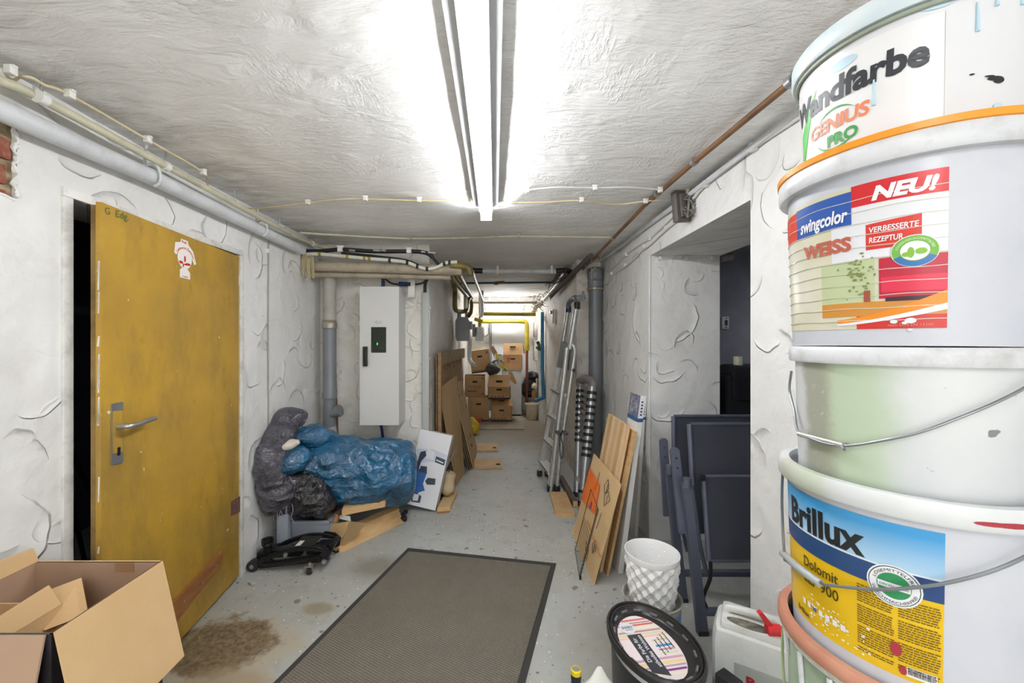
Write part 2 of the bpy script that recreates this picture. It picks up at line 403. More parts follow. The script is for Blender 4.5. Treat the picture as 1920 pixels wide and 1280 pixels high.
# ---------------------------------------------------------------- lamps
M_lampw = mat('lamp_white_metal', 'c9cbcd', .45, var=.05)
M_tube = emit('lamp_diffuser_light', 'fbfcff', LAMP)
def lamp(y0, y1, label, x=-.055, name='ceiling_lamp'):
    t = Thing(name, label, 'lamp', (x, (y0+y1)/2, ZC), 'ceiling tube lamps')
    yc, ln = (y0+y1)/2, y1-y0
    t.part('mounting_tray', MB().box((x, yc, ZC-.012), (.15, ln, .024), b=.002), M_lampw)
    t.part('housing', MB().box((x, yc, ZC-.038), (.082, ln, .03), b=.004), M_lampw)
    d = MB(); n = 10
    prof = [(.033*math.cos(math.pi*i/n), -.055-.030*math.sin(math.pi*i/n)) for i in range(n+1)]
    vs = []
    for y in (y0-.0, y1+.045):
        vs += [(x+p[0], y, ZC+p[1]) for p in prof]
    fs = [(i, i+1, i+n+2, i+n+1) for i in range(n)]+[tuple(range(n+1)), tuple(range(n+1, 2*n+2)), (0, n+1, 2*n+1, n)]
    d.add(vs, fs); t.part('diffuser', d, M_tube)
    for yy in (y1+.05, y0-.006): t.part('end_cap', MB().box((x, yy, ZC-.065), (.07, .012, .05), b=.003), M_trim)
    return t
lamp(.86, 2.47, 'long ceiling tube lamp in the foreground with white glowing diffuser')
lamp(-1.9, -.4, 'ceiling tube lamp behind the viewer near the end wall')
t = Thing('ceiling_lamp', 'short glowing tube lamp set crosswise at the far end of the corridor', 'lamp', (.15, 7.7, 2.09), 'ceiling tube lamps')
t.part('diffuser', MB().tube([(-.17, 7.6, 2.075), (.53, 7.6, 2.075)], .035, 12), emit('far_lamp_light', 'fbfcff', LAMP*1.0))
t.part('housing', MB().box((.18, 7.64, 2.13), (.80, .05, .05), b=.004), M_lampw)
for xx in (-.1, .45): t.part('bracket', MB().box((xx, 7.64, 2.22), (.03, .03, .16)), M_lampw)
for xx in (-.20, .53): t.part('end_cap', MB().cyl((xx, 7.6, 2.075), (xx+.03, 7.6, 2.075), .038), M_trim)
# ---------------------------------------------------------------- the ochre door, ajar
def door_paint():
    n = NT('ochre_door_paint')
    a = n.noise(2.2, 7, .6); b = n.noise(10, 8, .75, n.scaled(1, 1, .5)); c = n.noise(4, 6, .7, n.scaled(1, 1, .4))
    col = n.mix(n.mapr(a, .35, .68), lin('c39a35'), lin('a98639'))
    col = n.mix(n.mapr(c, .46, .72, 0, .7), col, lin('80693a'))
    col = n.mix(n.mapr(b, .6, .72, 0, .6), col, lin('6d5420'))
    p = n.n('ShaderNodeSeparateXYZ', {0: n.co()})
    low = n.math('MULTIPLY', n.mapr(p.outputs[2], .9, .1, 0, 1), n.mapr(n.noise(6, 7, .7), .35, .7))
    col = n.mix(n.math('MULTIPLY', low, .6), col, lin('7a601c'))
    ch = n.mapr(n.noise(21, 3, .5), .735, .75)
    col = n.mix(ch, col, lin('e6d9c0'))
    return n.set(col, n.mapr(b, .3, .7, .3, .5), 0, n.bump(n.noise(14, 4, .6), .002))
M_ochre = door_paint()
M_leafedge = mat('worn_leaf_edge', '93753f', .7, c2='6e5428', vs=9, bump=.002)
M_alu = mat('brushed_aluminium', 'b9bcbf', .35, .85, vs=12)
M_steel = mat('zinc_steel', 'a9adad', .4, .7, vs=12)
M_black = mat('black_void', '050505', .9)
M_chip = mat('chipped_white_paint', 'e4e0d4', .7)
hx = Vector((-1.556, 2.43, 0)); fx = Vector((-1.4535, 1.476, 0))      # front face line of the leaf, hinge to free edge
du = (fx-hx).normalized(); LL = (fx-hx).length; dn = Vector((0, 0, 1)).cross(du).normalized()
if dn.x < 0: dn = -dn
def D(u, z, off=0.):  # u measured from the free edge towards the hinge
    return fx-du*u+Vector((0, 0, z))+dn*off
def onleaf(px, py, off=.001):       # the point of the leaf seen at a pixel
    d = Vector(((px-CX)/F, 1, -(py-CY)/F)); o = Vector((0, 0, H)); t = (fx-o).dot(dn)/d.dot(dn); return o+d*t+dn*off
t = Thing('door_1', None, None, (fx+hx)/2)
t.o['kind'] = 'structure'
def leafbox(u0, u1, z0, z1, o0, o1, b=0.):
    m = MB(); cs = [D(u, z, o) for o in (o0, o1) for (u, z) in ((u0, z0), (u1, z0), (u1, z1), (u0, z1))]; m.hexa(cs); return m
t.part('leaf', leafbox(0, LL, .018, 1.955, -.018, 0), M_ochre)
t.part('leaf_core', leafbox(.004, LL-.03, .02, 1.945, -.038, -.018), M_leafedge)
eg = MB()
for k in range(26):
    z = R.uniform(.05, 1.93); l = R.uniform(.01, .11)
    eg.hexa([D(-.0012, z, -.006), D(-.0012, z, -.006-R.uniform(.003, .008)), D(-.0012, z+l, -.009), D(-.0012, z+l*.8, -.004), D(0, z, -.006), D(0, z, -.012), D(0, z+l, -.009), D(0, z+l, -.004)])
p = t.part('paint_chip', eg, M_chip); p['kind'] = 'stuff'
pl = MB(); a, b_, c_, d_ = onleaf(207, 872), onleaf(229, 867), onleaf(229, 753), onleaf(207, 757)
t.part('lock_plate', MB().board([a, b_, c_, d_], .003), M_alu)
t.part('plate_paint', MB().board([onleaf(208.5, 851, .0042), onleaf(228, 847, .0042), onleaf(228, 769, .0042), onleaf(208.5, 771, .0042)], .0006), M_ochre)
kh = onleaf(220, 846, .0052); t.part('keyhole', MB().board([kh+Vector((0, -.006, -.016)), kh+Vector((0, .006, -.016)), kh+Vector((0, .006, .016)), kh+Vector((0, -.006, .016))], .001), M_black)
h0 = onleaf(219, 799, 0)
m = MB().tube([h0, h0+dn*.03], .0115, 14)
m.tube([h0+dn*.03-du*-.004, h0+dn*.045, h0+dn*.05-du*.03, h0+dn*.047-du*.07+Vector((0, 0, .002)), h0+dn*.045-du*.135+Vector((0, 0, .006))], .0095, 12, smooth=4)
t.part('handle', m, M_alu)
for k, (x0, x1, y0, y1) in enumerate(((433, 449, 934, 967), (447, 451, 512, 535))):
    hp = t.part('hinge', MB().board([onleaf(x0, y1, .001), onleaf(x1, y1-8, .001), onleaf(x1, y0-4, .001), onleaf(x0, y0+6, .001)], .003), mat('painted_brown_hinge', '75524a', .5, vs=20) if k == 0 else M_trim)
    if k == 0:
        m = MB()
        for q in ((437, 943), (443, 939), (438, 958)): m.tube([onleaf(*q, .003), onleaf(*q, .0065)], .004, 8)
        t.part('screw', m, M_steel, hp)['kind'] = 'stuff'
t.part('plank', MB().board([onleaf(300, 1196, .001), onleaf(410, 1058, .001), onleaf(413, 1031, .001), onleaf(300, 1150, .001)], .016), wood('door_plank_wood', 'a86f3d', '7f4f28', (1, 1, 8), 5), label='bare wooden plank screwed low on the door')
m = MB()
for q in ((337, 1128), (372, 1093), (398, 1060)): m.tube([onleaf(*q, .016), onleaf(*q, .0215)], .006, 8)
t.part('screw', m, M_steel)['kind'] = 'stuff'
# round sticker with red lettering: disc, banner and foot
M_stw = mat('sticker_white', 'f0ece4', .4, var=.03); M_red = mat('print_red', 'cf2a22', .45, var=.05); M_pink = mat('print_pink', 'd98c84', .5)
so = onleaf(346, 484, .0012); su = -du; sv = Vector((0, 0, 1)); sn = dn
def ST(x, y, o=0.): return so+su*x+sv*y+sn*o
def disc(cx_, cy_, rx, ry, n=28): return [(cx_+rx*math.cos(2*math.pi*i/n), cy_+ry*math.sin(2*math.pi*i/n)) for i in range(n)]
st = MB().prism(disc(0, 0, .052, .052), so, su, sv, sn*.0005)
st.prism([(-.075, .012), (-.068, .062), (-.03, .072), (-.028, .088), (.022, .088), (.026, .070), (.062, .045), (.086, -.012), (.070, -.02), (.045, .02), (0, .042), (-.045, .03), (-.06, .005)], so, su, sv, sn*.0007)
st.prism([(-.036, -.098), (.038, -.098), (.038, -.066), (.014, -.046), (-.016, -.046), (-.036, -.06)], so, su, sv, sn*.0007)
sk = t.part('sticker', st, M_stw, label='white and red sticker on the door')
m = MB()
text_on(m, 'Profi', lambda u, v: ST(-.022+u, .070+v, .0012), .017, bold=.02)
wd = .13
def arc(u, v):
    a = math.radians(150-135*u/wd); r = .052+v; return ST(r*math.cos(a)*1.15, r*math.sin(a)*.95-.006, .0012)
text_on(m, 'Leistungs-Zentrum', arc, .018, wd, bold=.02)
text_on(m, 'E 50002', lambda u, v: ST(-.018+u, -.093+v, .0012), .010, .04, bold=.02)
for (cx_, cy_, rx, ry) in ((-.028, -.024, .014, .007), (.024, -.026, .018, .006), (0, -.004, .006, .016), (.004, -.03, .012, .004), (-.012, -.036, .004, .01)):
    m.prism(disc(cx_, cy_, rx, ry, 12), ST(0, 0, .0008), su, sv, sn*.0004)
t.part('lettering', m, M_red, sk)
m = MB(); text_on(m, 'G  Edg.', lambda u, v: onleaf(196+u, 400-v*1.0+u*.30, .001), 18, 45, bold=.01)
t.part('lettering', m, mat('pencil_green', '5b6a2a', .7))
# ---------------------------------------------------------------- what shows through the dark gap
Y_ = 2.0
t = Thing('tripod_stand', 'black tripod stand in the dark room behind the ochre door', 'stand', (-2.45, 2.2, 0))
M_blk = mat('black_plastic', '16171a', .45, var=.3, vs=10)
t.part('pole', MB().tube([(-2.45, 2.2, .5), (-2.45, 2.2, 1.85)], .016, 8), M_blk)
t.part('head', MB().box((-2.45, 2.2, 1.72), (.09, .07, .34), b=.01), M_blk)
for a in (0, 2.1, 4.2): t.part('leg', MB().tube([(-2.45, 2.2, 1.1), (-2.45+.5*math.cos(a), 2.2+.5*math.sin(a), .012)], .012, 8), M_blk)
t = Thing('storage_crate', 'dark crate with red tools in the dark room behind the ochre door', 'crate', (-2.3, 1.75, 0))
m = MB(); 
for (c, d) in (((-2.3, 1.75, .01), (.5, .4, .02)), ((-2.54, 1.75, .3), (.02, .4, .6)), ((-2.06, 1.75, .3), (.02, .4, .6)), ((-2.3, 1.56, .3), (.5, .02, .6)), ((-2.3, 1.94, .3), (.5, .02, .6))): m.box(c, d)
t.part('body', m, M_blk); t.part('contents', MB().box((-2.3, 1.75, .5), (.4, .3, .25), (.2, .1, .3), .02), M_red)
# ---------------------------------------------------------------- pipes, cables and conduits
M_wpipe = mat('white_painted_pipe', 'd7dadd', .4, var=.08, vs=4, dirt=.25)
M_cream = mat('cream_pipe', 'd2ceb4', .45, var=.15, vs=4, dirt=.3)
M_cream2 = mat('dusty_cream_pipe', 'b5aa96', .55, var=.2, vs=5, dirt=.5)
M_cable = mat('yellowed_cable', 'd8cdb0', .5, c2='cdb787', vs=5)
M_wcable = mat('white_cable', 'dedcd6', .5)
M_bcable = mat('black_cable', '1f2226', .45, var=.3, vs=20)
M_clip = mat('white_clip', 'e8e7e2', .45)
M_rustp = mat('brown_painted_pipe', '86603c', .5, c2='64462c', vs=6, dirt=.3)
M_pvc = mat('grey_drain_pvc', '7c7f84', .4, var=.1, vs=5)
M_pvc2 = mat('light_grey_drain_pipe', 'b3b0a8', .5, var=.15, vs=4, dirt=.35)
M_olive = mat('olive_gas_pipe', '86742a', .45, c2='5f5427', vs=8, dirt=.3)
M_yel = mat('yellow_gas_pipe', 'b09b22', .45, c2='8c7c22', vs=6)
M_alup = mat('dull_metal_pipe', 'a79f92', .4, .5, vs=6)
M_blue = mat('blue_pipe', '3d8db8', .45, c2='2f7aa8', vs=4)
M_dblue = mat('dark_blue_pipe', '33505c', .5, vs=6)
M_redp = mat('red_brown_pipe', '8a4a34', .5, c2='70392a', vs=5)
M_thread = mat('pale_string', 'cfc3a2', .8)

# thick white pipe and thinner cream pipe along the top of the left wall
t = Thing('heating_pipe', 'thick white pipe running along the top of the left wall', 'pipe', (-1.505, 1.8, 2.1))
a, b_ = PX(-60, 180, -1.50), PX(566, 469, -1.50)
t.part('tube', MB().tube([a, PX(280, 330, -1.50), b_], .034, 20), M_wpipe)
for q in (283, 489):
    c = a.lerp(b_, 0); k = PX(q, 333 if q == 283 else 431, -1.50); m = MB()
    m.tube([k+Vector((-.03, 0, .05)), k+Vector((.015, 0, .06)), k+Vector((.04, 0, .02)), k+Vector((.038, 0, -.02)), k+Vector((.015, 0, -.038))], .006, 6, smooth=3)
    m.tube([k+Vector((-.03, 0, .05)), k+Vector((-.02, 0, .14))], .006, 6)
    t.part('hook', m, M_wpipe)
t = Thing('water_pipe', 'thinner cream pipe under the ceiling above the thick white pipe', 'pipe', (-1.47, 2, 2.2))
pts = [PX(-60, 125, -1.49), PX(0, 152, -1.49), PX(75, 184, -1.49), PX(311, 311, -1.47), PX(525, 428, -1.46), P(585, 457, 3.30), P(612, 464, 3.30), P(640, 468, 3.30)]
t.part('tube', MB().tube(pts, .0155, 12, smooth=3), M_cream)
for q in ((78, 184), (311, 311), (440, 379), (524, 426), (586, 457)):
    k = PX(q[0], q[1], -1.47) if q[0] < 560 else P(q[0], q[1], 3.3); m = MB().tube([k+Vector((0, -.012, 0)), k+Vector((0, .012, 0))], .021, 10)
    t.part('clamp', m, M_clip); t.part('screw', MB().tube([k+Vector((0, 0, .015)), (k.x, k.y, ZC)], .004, 6), M_steel)
def clip(t, p, s=1., up=True, par=None, y=None):
    p = Vector(p); m = MB().box(p+Vector((0, 0, 0)), (.022*s, .022*s, .026*s), b=.003*s); m.box(p+Vector((.0, 0, .012*s)), (.032*s, .014*s, .008*s), b=.002*s)
    return t.part('clip', m, M_clip, par)
def cable(name, label, pts, clips, r=.0045, m=None, cat='cable', cs=1.):
    t = Thing(name, label, cat, pts[0]); t.part('sheath', MB().tube(pts, r, 7, smooth=4), m or M_cable)
    for c in clips: clip(t, c, cs)
    return t
pts = [PC(*q) for q in ((7, 129), (16, 146), (27, 150), (38, 144), (60, 146), (85, 160), (131, 178), (277, 262), (381, 323), (388, 342), (398, 365), (420, 381), (470, 391), (577, 380), (630, 374), (685, 373), (786, 376), (889, 377))]
cable('ceiling_cable', 'yellowed cable clipped along the left ceiling edge then across to the long lamp', pts, [PC(*q) for q in ((20, 132), (131, 177), (277, 262), (381, 323), (577, 379), (685, 372), (786, 375), (886, 377))])
cable('ceiling_cable', 'yellowed cable clipped across the ceiling from the long lamp towards the brown pipe', [PC(*q) for q in ((938, 379), (1010, 379), (1091, 376), (1150, 383), (1212, 377), (1238, 374))], [PC(*q) for q in ((1091, 375), (1211, 377))])
cable('ceiling_cable', 'grey and white cable looping from the long lamp to the junction box', [PC(*q) for q in ((930, 387), (948, 388), (962, 376), (975, 366), (988, 357), (1040, 351), (1116, 352), (1180, 351), (1238, 356))], [PC(*q) for q in ((988, 357), (1116, 352), (1238, 356))], m=M_wcable)
t = cable('ceiling_conduit', 'long thin white conduit crossing the ceiling behind the long lamp', [PC(*q) for q in ((562, 436), (640, 441), (770, 447), (900, 445), (972, 443), (1155, 445))], [], .0075, M_cream, 'conduit')
for q in ((770, 446), (972, 441)):
    k = PC(*q); t.part('hanger', MB().tube([k, (k.x, k.y, ZC)], .004, 6).box(k, (.012, .012, .03)), M_steel)
# right side: brown pipe on the ceiling, cables on the right wall
t = Thing('brown_ceiling_pipe', 'thin brown pipe running along the right side of the ceiling', 'pipe', (.94, 2, 2.2))
XB = .93
t.part('tube', MB().tube([PX(1760, -95, XB), PX(1660, 0, XB), PX(1500, 140, XB), PX(1300, 305, XB), PX(1208, 386, XB), PX(1150, 446, XB), PX(1098, 500, XB), PX(1040, 552, XB), PX(1010, 578, XB)], .0125, 10), M_rustp)
for q in ((1302, 303), (1233, 363), (1150, 446), (1484, 152), (1100, 497)):
    k = PX(q[0], q[1], XB); c = t.part('clamp', MB().tube([k+Vector((0, -.012, 0)), k+Vector((0, .012, 0))], .019, 10), M_steel)
    t.part('screw', MB().tube([k, (k.x, k.y, ZC)], .004, 6), M_steel)
XW = 1.106
pts = [PX(q[0], q[1], XW) for q in ((1510, 212), (1412, 278), (1325, 344), (1300, 372))]
t = cable('wall_cable', 'white painted cable along the right wall above the niche, towards the buckets', pts, [PX(q[0], q[1], XW) for q in ((1413, 277), (1324, 345))], .008, M_wcable, cs=1.2)
pts = [PX(q[0], q[1], XW) for q in ((1290, 400), (1255, 425), (1216, 461), (1205, 468), (1190, 484), (1172, 500), (1150, 514), (1140, 530), (1128, 534))]
cable('wall_cable', 'white cable sagging along the right wall below the junction box to the grey drain pipe', pts, [PX(q[0], q[1], XW) for q in ((1248, 428), (1207, 462), (1172, 497), (1146, 513))], .006, M_wcable)
pts = [PX(q[0], q[1], XW) for q in ((1262, 405), (1220, 445), (1200, 458), (1172, 478), (1155, 497), (1138, 510))]
cable('wall_cable', 'upper white cable between the ceiling edge and the sagging cable on the right wall', pts, [PX(q[0], q[1], XW) for q in ((1218, 447), (1174, 477))], .005, M_wcable)
pts = [Vector((1.095, y, 2.268+.004*math.sin(y*5))) for y in (.9, 1.4, 1.9, 2.4, 2.9, 3.5, 4.15)]
cable('wall_conduit', 'white conduit tucked into the corner of right wall and ceiling', pts, [], .014, M_wpipe, 'conduit')
yn = 2.888
cable('niche_cable', 'thin white cable along the top of the niche reveal', [P(1222, 478, yn), P(1237, 484, yn), P(1287, 484, yn), P(1336, 484, yn), P(1349, 486, yn)], [P(x, 484, yn) for x in (1237, 1287, 1336)], .004, M_wcable)
# junction box with loose wires
k = P(1277, 388, 2.28)
t = Thing('junction_box', 'small broken junction box with loose wires at the top of the right wall', 'box', k)
bx = MB().box(k, (.095, .04, .17), (0, -.10, .3), .004); bx.box(k+Vector((.01, -.025, 0)), (.06, .02, .13), (0, -.10, .3), .002)
t.part('body', bx, mat('grey_box_plastic', '5b564f', .5, vs=20))
t.part('cover', MB().box(k+Vector((.02, -.045, 0)), (.008, .008, .15), (0, .1, .25)), M_steel)
m = MB()
for i in range(11):
    s = k+Vector((R.uniform(-.01, .04), -.03, R.uniform(-.05, .05)))
    m.tube([s, s+Vector((R.uniform(.0, .05), R.uniform(-.03, .0), R.uniform(-.04, .05))), s+Vector((R.uniform(.03, .11), R.uniform(-.03, .02), R.uniform(-.05, .10)))], .0035, 5, smooth=3)
t.part('loose_wire', m, mat('mixed_wire', 'a39a88', .5, c2='5a5550', vs=60))['kind'] = 'stuff'
t.part('gland', MB().cyl(k+Vector((.03, -.02, .065)), k+Vector((.03, -.02, .12)), .016).cyl(k+Vector((.06, -.02, .05)), k+Vector((.085, -.03, .075)), .02), M_cream)
# grey drain pipe on the right in the corner of the jog
t = Thing('drain_pipe', 'tall grey drain pipe in the corner of the right wall behind the boards', 'pipe', (1.035, 4.13, 0))
rx, ry = 1.035, 4.13
t.part('tube', MB().lathe([(.066, 0), (.066, 1.99)], 28, (rx, ry, 0)), M_pvc)
t.part('socket', MB().lathe([(.066, 1.99), (.076, 1.995), (.078, 2.06), (.070, 2.07), (.076, 2.08), (.080, 2.10), (.080, 2.19), (.06, 2.2)], 28, (rx, ry, 0)), M_pvc)
t.part('pipe_clamp', MB().lathe([(.067, 1.968), (.086, 1.97), (.086, 1.99), (.067, 1.992)], 28, (rx, ry, 0)), M_alup)
# left drain pipe: light upper length, grey lower length with branch and elbow
dx, dy = -1.405, 3.40
t = Thing('drain_pipe', 'drain pipe beside the meter cabinet, pale above and grey below', 'pipe', (dx, dy, 0))
zz = lambda py: H-(py-CY)/F*3.38
t.part('upper_tube', MB().lathe([(.052, zz(612)), (.052, zz(520)), (.058, zz(518)), (.058, zz(509)), (.05, zz(508))], 28, (dx, dy, 0)), M_pvc2)
t.part('collar', MB().lathe([(.052, zz(616)), (.061, zz(615)), (.062, zz(606)), (.056, zz(604)), (.060, zz(602)), (.052, zz(600))], 28, (dx, dy, 0)), M_alup)
t.part('lower_tube', MB().lathe([(.052, .20), (.052, zz(748)), (.060, zz(747)), (.060, zz(737)), (.054, zz(735)), (.054, zz(614))], 28, (dx, dy, 0)), M_pvc)
m = MB().tube([(dx+.02, dy-.01, zz(775)), (dx+.085, dy-.02, zz(770))], .044, 20); m.tube([(dx+.085, dy-.02, zz(770)), (dx+.10, dy-.022, zz(769))], .05, 20)
t.part('branch', m, M_pvc)
m = MB().tube([(dx, dy, .72), (dx+.02, dy, .62), (dx+.10, dy, .50), (dx+.12, dy, .42)], .052, 20, smooth=3); t.part('elbow', m, M_pvc2)
single('brown_upright_pipe', MB().tube([P(624, 512, 3.49), P(626, 640, 3.49), P(632, 824, 3.49), (-1.36, 3.5, .02)], .0135, 10), M_rustp, 'thin brown upright pipe between the pale drain pipe and the meter cabinet', 'pipe')
cable('wall_wire', 'thin grey wire running straight down the left wall past the black bag', [PX(504, 452, -1.552), PX(503, 640, -1.552), PX(504, 800, -1.552)], [PX(503, 471, -1.55)], .004, mat('grey_wire', 'a7a5a0', .5))

# bundle crossing above the cabinet
YB = 3.28
t = Thing('cross_pipe', 'wide dusty cream pipe crossing above the cabinet', 'pipe', (-.9, YB, 2.06))
t.part('tube', MB().tube([P(578, 499, YB), P(640, 500, YB), P(780, 504, YB), P(866, 507, YB)], .042, 18), M_cream2)
t.part('fitting', MB().tube([P(845, 497, YB-.03), P(872, 500, YB-.03), P(880, 506, YB-.03), P(882, 516, YB-.03)], .03, 12, smooth=3), M_olive)
single('cross_pipe', MB().tube([P(590, 514, YB+.05), P(700, 516, YB+.05), P(845, 519, YB+.05)], .026, 12), M_cream2, 'second dusty pipe close under the wide cream pipe', 'pipe')
pt = [P(*q, YB-.06) for q in ((570, 477), (598, 476), (653, 481), (693, 485), (735, 488), (763, 492), (782, 499), (802, 504), (822, 500), (835, 493), (857, 491))]
t = Thing('insulated_pipe', 'white taped pipe curving above the wide cream pipe', 'pipe', pt[3])
t.part('tube', MB().tube(pt, .0145, 12, smooth=4), mat('tape_white', 'dcdad0', .5, var=.15, vs=12))
for q in ((600, 476, 1), (652, 481, 1), (684, 484, 1), (693, 485, 1), (731, 488, 0), (764, 492, 0), (783, 499, 0), (801, 504, 0), (833, 494, 0), (843, 492, 0)):
    k = P(q[0], q[1], YB-.06); t.part('tape', MB().tube([k+Vector((-.010, 0, 0)), k+Vector((.010, 0, -.001))], .0175, 10), M_yel if q[2] else M_bcable)
pt = [P(*q, YB-.02) for q in ((566, 470), (600, 471), (640, 467.5), (700, 471), (767, 471), (795, 473), (808, 479), (816, 488), (822, 497), (812, 500), (790, 499), (760, 488), (700, 480), (640, 474))]
t = Thing('cable_bundle', 'black foam wrapped cable bundle looping under the ceiling above the cabinet', 'cable', pt[3])
t.part('sheath', MB().tube(pt, lambda q: .017 if q < .5 else .011, 9, smooth=4), M_bcable)
for q in ((638, 467), (767, 470)): clip(t, P(q[0], q[1], YB-.04), 1.7)
m = MB()
for x in (655, 700, 715, 790, 803): m.tube([P(x, 469+max(0, x-770)*.12, YB-.036), P(x+R.uniform(5, 16), 470+max(0, x-770)*.12, YB-.036)], .009, 6)
t.part('foil_patch', m, M_steel)['kind'] = 'stuff'
# torn plaster tufts where the left wall ends
m = MB()
for i in range(60):
    a = P(R.uniform(566, 588), R.uniform(476, 492), 3.2); m.tube([a, a+Vector((R.uniform(-.01, .01), 0, -R.uniform(.04, .16)))], R.uniform(.002, .005), 4)
tag(single('frayed_insulation', m, mat('straw_fibre', 'b8a988', .9), 'frayed straw coloured insulation hanging in the left ceiling corner', 'insulation'), kind='stuff')
# pipes running back along the left side towards the gas meter
def run(name, label, pts, r, m, cat='pipe', **k): return single(name, MB().tube(pts, r, 10, **k), m, label, cat)
run('gas_pipe', 'olive gas pipe running back under the ceiling, leftmost of three', [P(845, 512, 3.45), P(860, 535, 4.3), P(880, 560, 6.0)], .028, M_olive)
run('gas_pipe', 'olive gas pipe running back under the ceiling, middle of three', [P(861, 514, 3.45), P(872, 535, 4.3), P(886, 558, 6.1)], .024, M_olive)
run('metal_pipe', 'dull metal pipe running back from the yellow fitting under the ceiling', [P(885, 509, 3.4), P(893, 530, 4.4), P(905, 561, 6.6), P(905, 545, 6.6)], .017, M_alup)
run('meter_riser_pipe', 'olive pipe bending down and up again above the grey gas meter', [P(849, 528, 4.6), P(853, 545, 5.0), P(853, 576, 5.1), P(858, 583, 5.2), P(868, 584, 5.5), P(874, 580, 5.5), P(876, 566, 5.5), P(880, 558, 5.7)], .030, M_olive, smooth=4)
run('meter_riser_pipe', 'second olive pipe dropping into the right of the grey gas meter', [P(880, 556, 5.8), P(884, 570, 5.7), P(883, 585, 5.6), P(878, 593, 5.55)], .026, M_olive, smooth=4)
t = Thing('flat_duct', 'flat grey metal duct hanging down beside the gas pipes', 'duct', P(873, 545, 5.3))
t.part('channel', MB().box(P(873, 560, 5.35), (.05, .02, .26), b=.003), M_alup)
gm = P(868, 617, 5.6)
t = Thing('gas_meter', 'grey gas meter hanging on the left side of the corridor', 'meter', gm)
M_gm = mat('meter_grey_enamel', '8c8e8f', .4, var=.08)
for s, zo, hh in ((1, .085, .15), (0, -.085, .15)):
    b_ = MB(); w2, d2 = .098, .085
    prof = [(-w2, 0), (-w2, .11), (-.07, .165), (.07, .165), (w2, .11), (w2, 0)] if s else [(-w2, 0), (w2, 0), (w2, -.11), (.075, -.165), (-.075, -.165), (-w2, -.11)]
    b_.prism(prof, gm+Vector((0, -d2, 0)), (1, 0, 0), (0, 0, 1), (0, 2*d2, 0)); t.part('housing', b_, M_gm)
t.part('seam', MB().box(gm, (.21, .185, .008), b=.002), M_gm)
t.part('register', MB().box(gm+Vector((.115, -.06, .05)), (.04, .08, .11), b=.005), M_pvc)
t.part('connector', MB().cyl(gm+Vector((-.05, 0, .16)), gm+Vector((-.05, 0, .24)), .03), M_steel); t.part('connector', MB().cyl(gm+Vector((.06, 0, .16)), gm+Vector((.06, 0, .24)), .03), M_steel)
g2 = P(899.5, 626, 7.0)
t = Thing('gas_meter', 'white gas meter with yellow fittings behind the grey one', 'meter', g2)
t.part('housing', MB().lathe([(.0, -.14), (.075, -.12), (.085, -.08), (.085, .08), (.07, .12), (0, .13)], 16, g2), mat('meter_white', 'd9dde0', .4))
t.part('fitting', MB().tube([g2+Vector((0, 0, .12)), g2+Vector((0, 0, .24))], .03, 10).tube([g2+Vector((0, 0, .24)), (g2.x, g2.y, ZC)], .018, 8), M_yel)
t.part('valve', MB().box(g2+Vector((-.02, -.03, .24)), (.15, .05, .06), (0, .3, 0), .01), M_yel)
t.part('handle', MB().tube([g2+Vector((.09, -.05, -.05)), g2+Vector((.16, -.05, .0)), g2+Vector((.16, -.05, .1))], .008, 6), M_steel)
t.part('register', MB().box(g2+Vector((-.10, -.05, .06)), (.05, .08, .22), b=.006), M_pvc)
run('riser_pipe', 'short white pipe rising beside the yellow valve', [P(903, 545, 6.8), P(903, 570, 6.8), P(904, 582, 6.8), P(901, 594, 6.8)], .035, M_wpipe)
run('white_down_pipe', 'white pipe coming down the left side behind the grey gas meter', [Vector((-.59, 6.6, P(882, 625, 6.6).z)), P(876, 626, 6.6), P(881, 636, 6.6), P(880, 668, 6.6), P(884, 680, 6.5), P(892, 684, 6.4)], .035, M_wpipe, smooth=3)
# crossing pipes of the far section
YA = 4.45
t = Thing('cross_conduit', 'white conduit with black foam ends crossing the ceiling behind the cream pipe', 'conduit', P(970, 508, YA))
t.part('tube', MB().tube([P(900, 508, YA), P(1043, 509, YA)], .026, 12), M_wpipe)
t.part('foam_end', MB().tube([P(884, 507, YA), P(905, 508, YA)], .03, 10), M_bcable)
t.part('foam_end', MB().tube([P(1042, 508, YA), P(1062, 507, YA), P(1070, 511, YA+.02), P(1071, 518, YA+.1)], .03, 10, smooth=3), M_bcable)
for x in (933, 1034): t.part('clip', MB().box(P(x, 506, YA-.01), (.022, .06, .09), b=.003), M_clip)
run('cold_water_pipe', 'thin dark blue pipe crossing the ceiling of the far section', [P(836, 531, 5.4), P(1050, 529, 5.4)], .014, M_dblue)
t = Thing('pipe_valve', 'small rusty valve on the dark blue crossing pipe', 'valve', P(932, 530, 5.38))
t.part('body', MB().cyl(P(928, 530, 5.38), P(946, 529, 5.38), .02, 10), M_rustp); t.part('wheel', MB().lathe([(.0, 0), (.03, .003), (.03, .01), (0, .013)], 12, P(930, 534, 5.37)), M_rustp)
run('cross_beam', 'thin brown metal rail crossing before the far lamp', [P(878, 567, 7.0), P(1008, 567, 7.0)], .018, M_cream2)
run('yellow_cross_pipe', 'yellow gas pipe crossing just under the far lamp', [P(901, 588, 7.2), P(1004, 589, 7.2)], .034, M_yel)
t = Thing('yellow_gas_pipe', 'yellow gas pipe bending down in front of the white back panel', 'pipe', P(988, 650, 7.9))
t.part('tube', MB().tube([P(903, 602, 7.9), P(975, 602, 7.9), P(986, 605, 7.9), P(988, 614, 7.9), P(988, 655, 7.9)], .042, 12, smooth=3), M_yel)
t.part('lower_tube', MB().tube([P(988, 655, 7.9), P(988, 757, 7.9)], .026, 12), M_redp, label='red-brown lower length of the pipe')
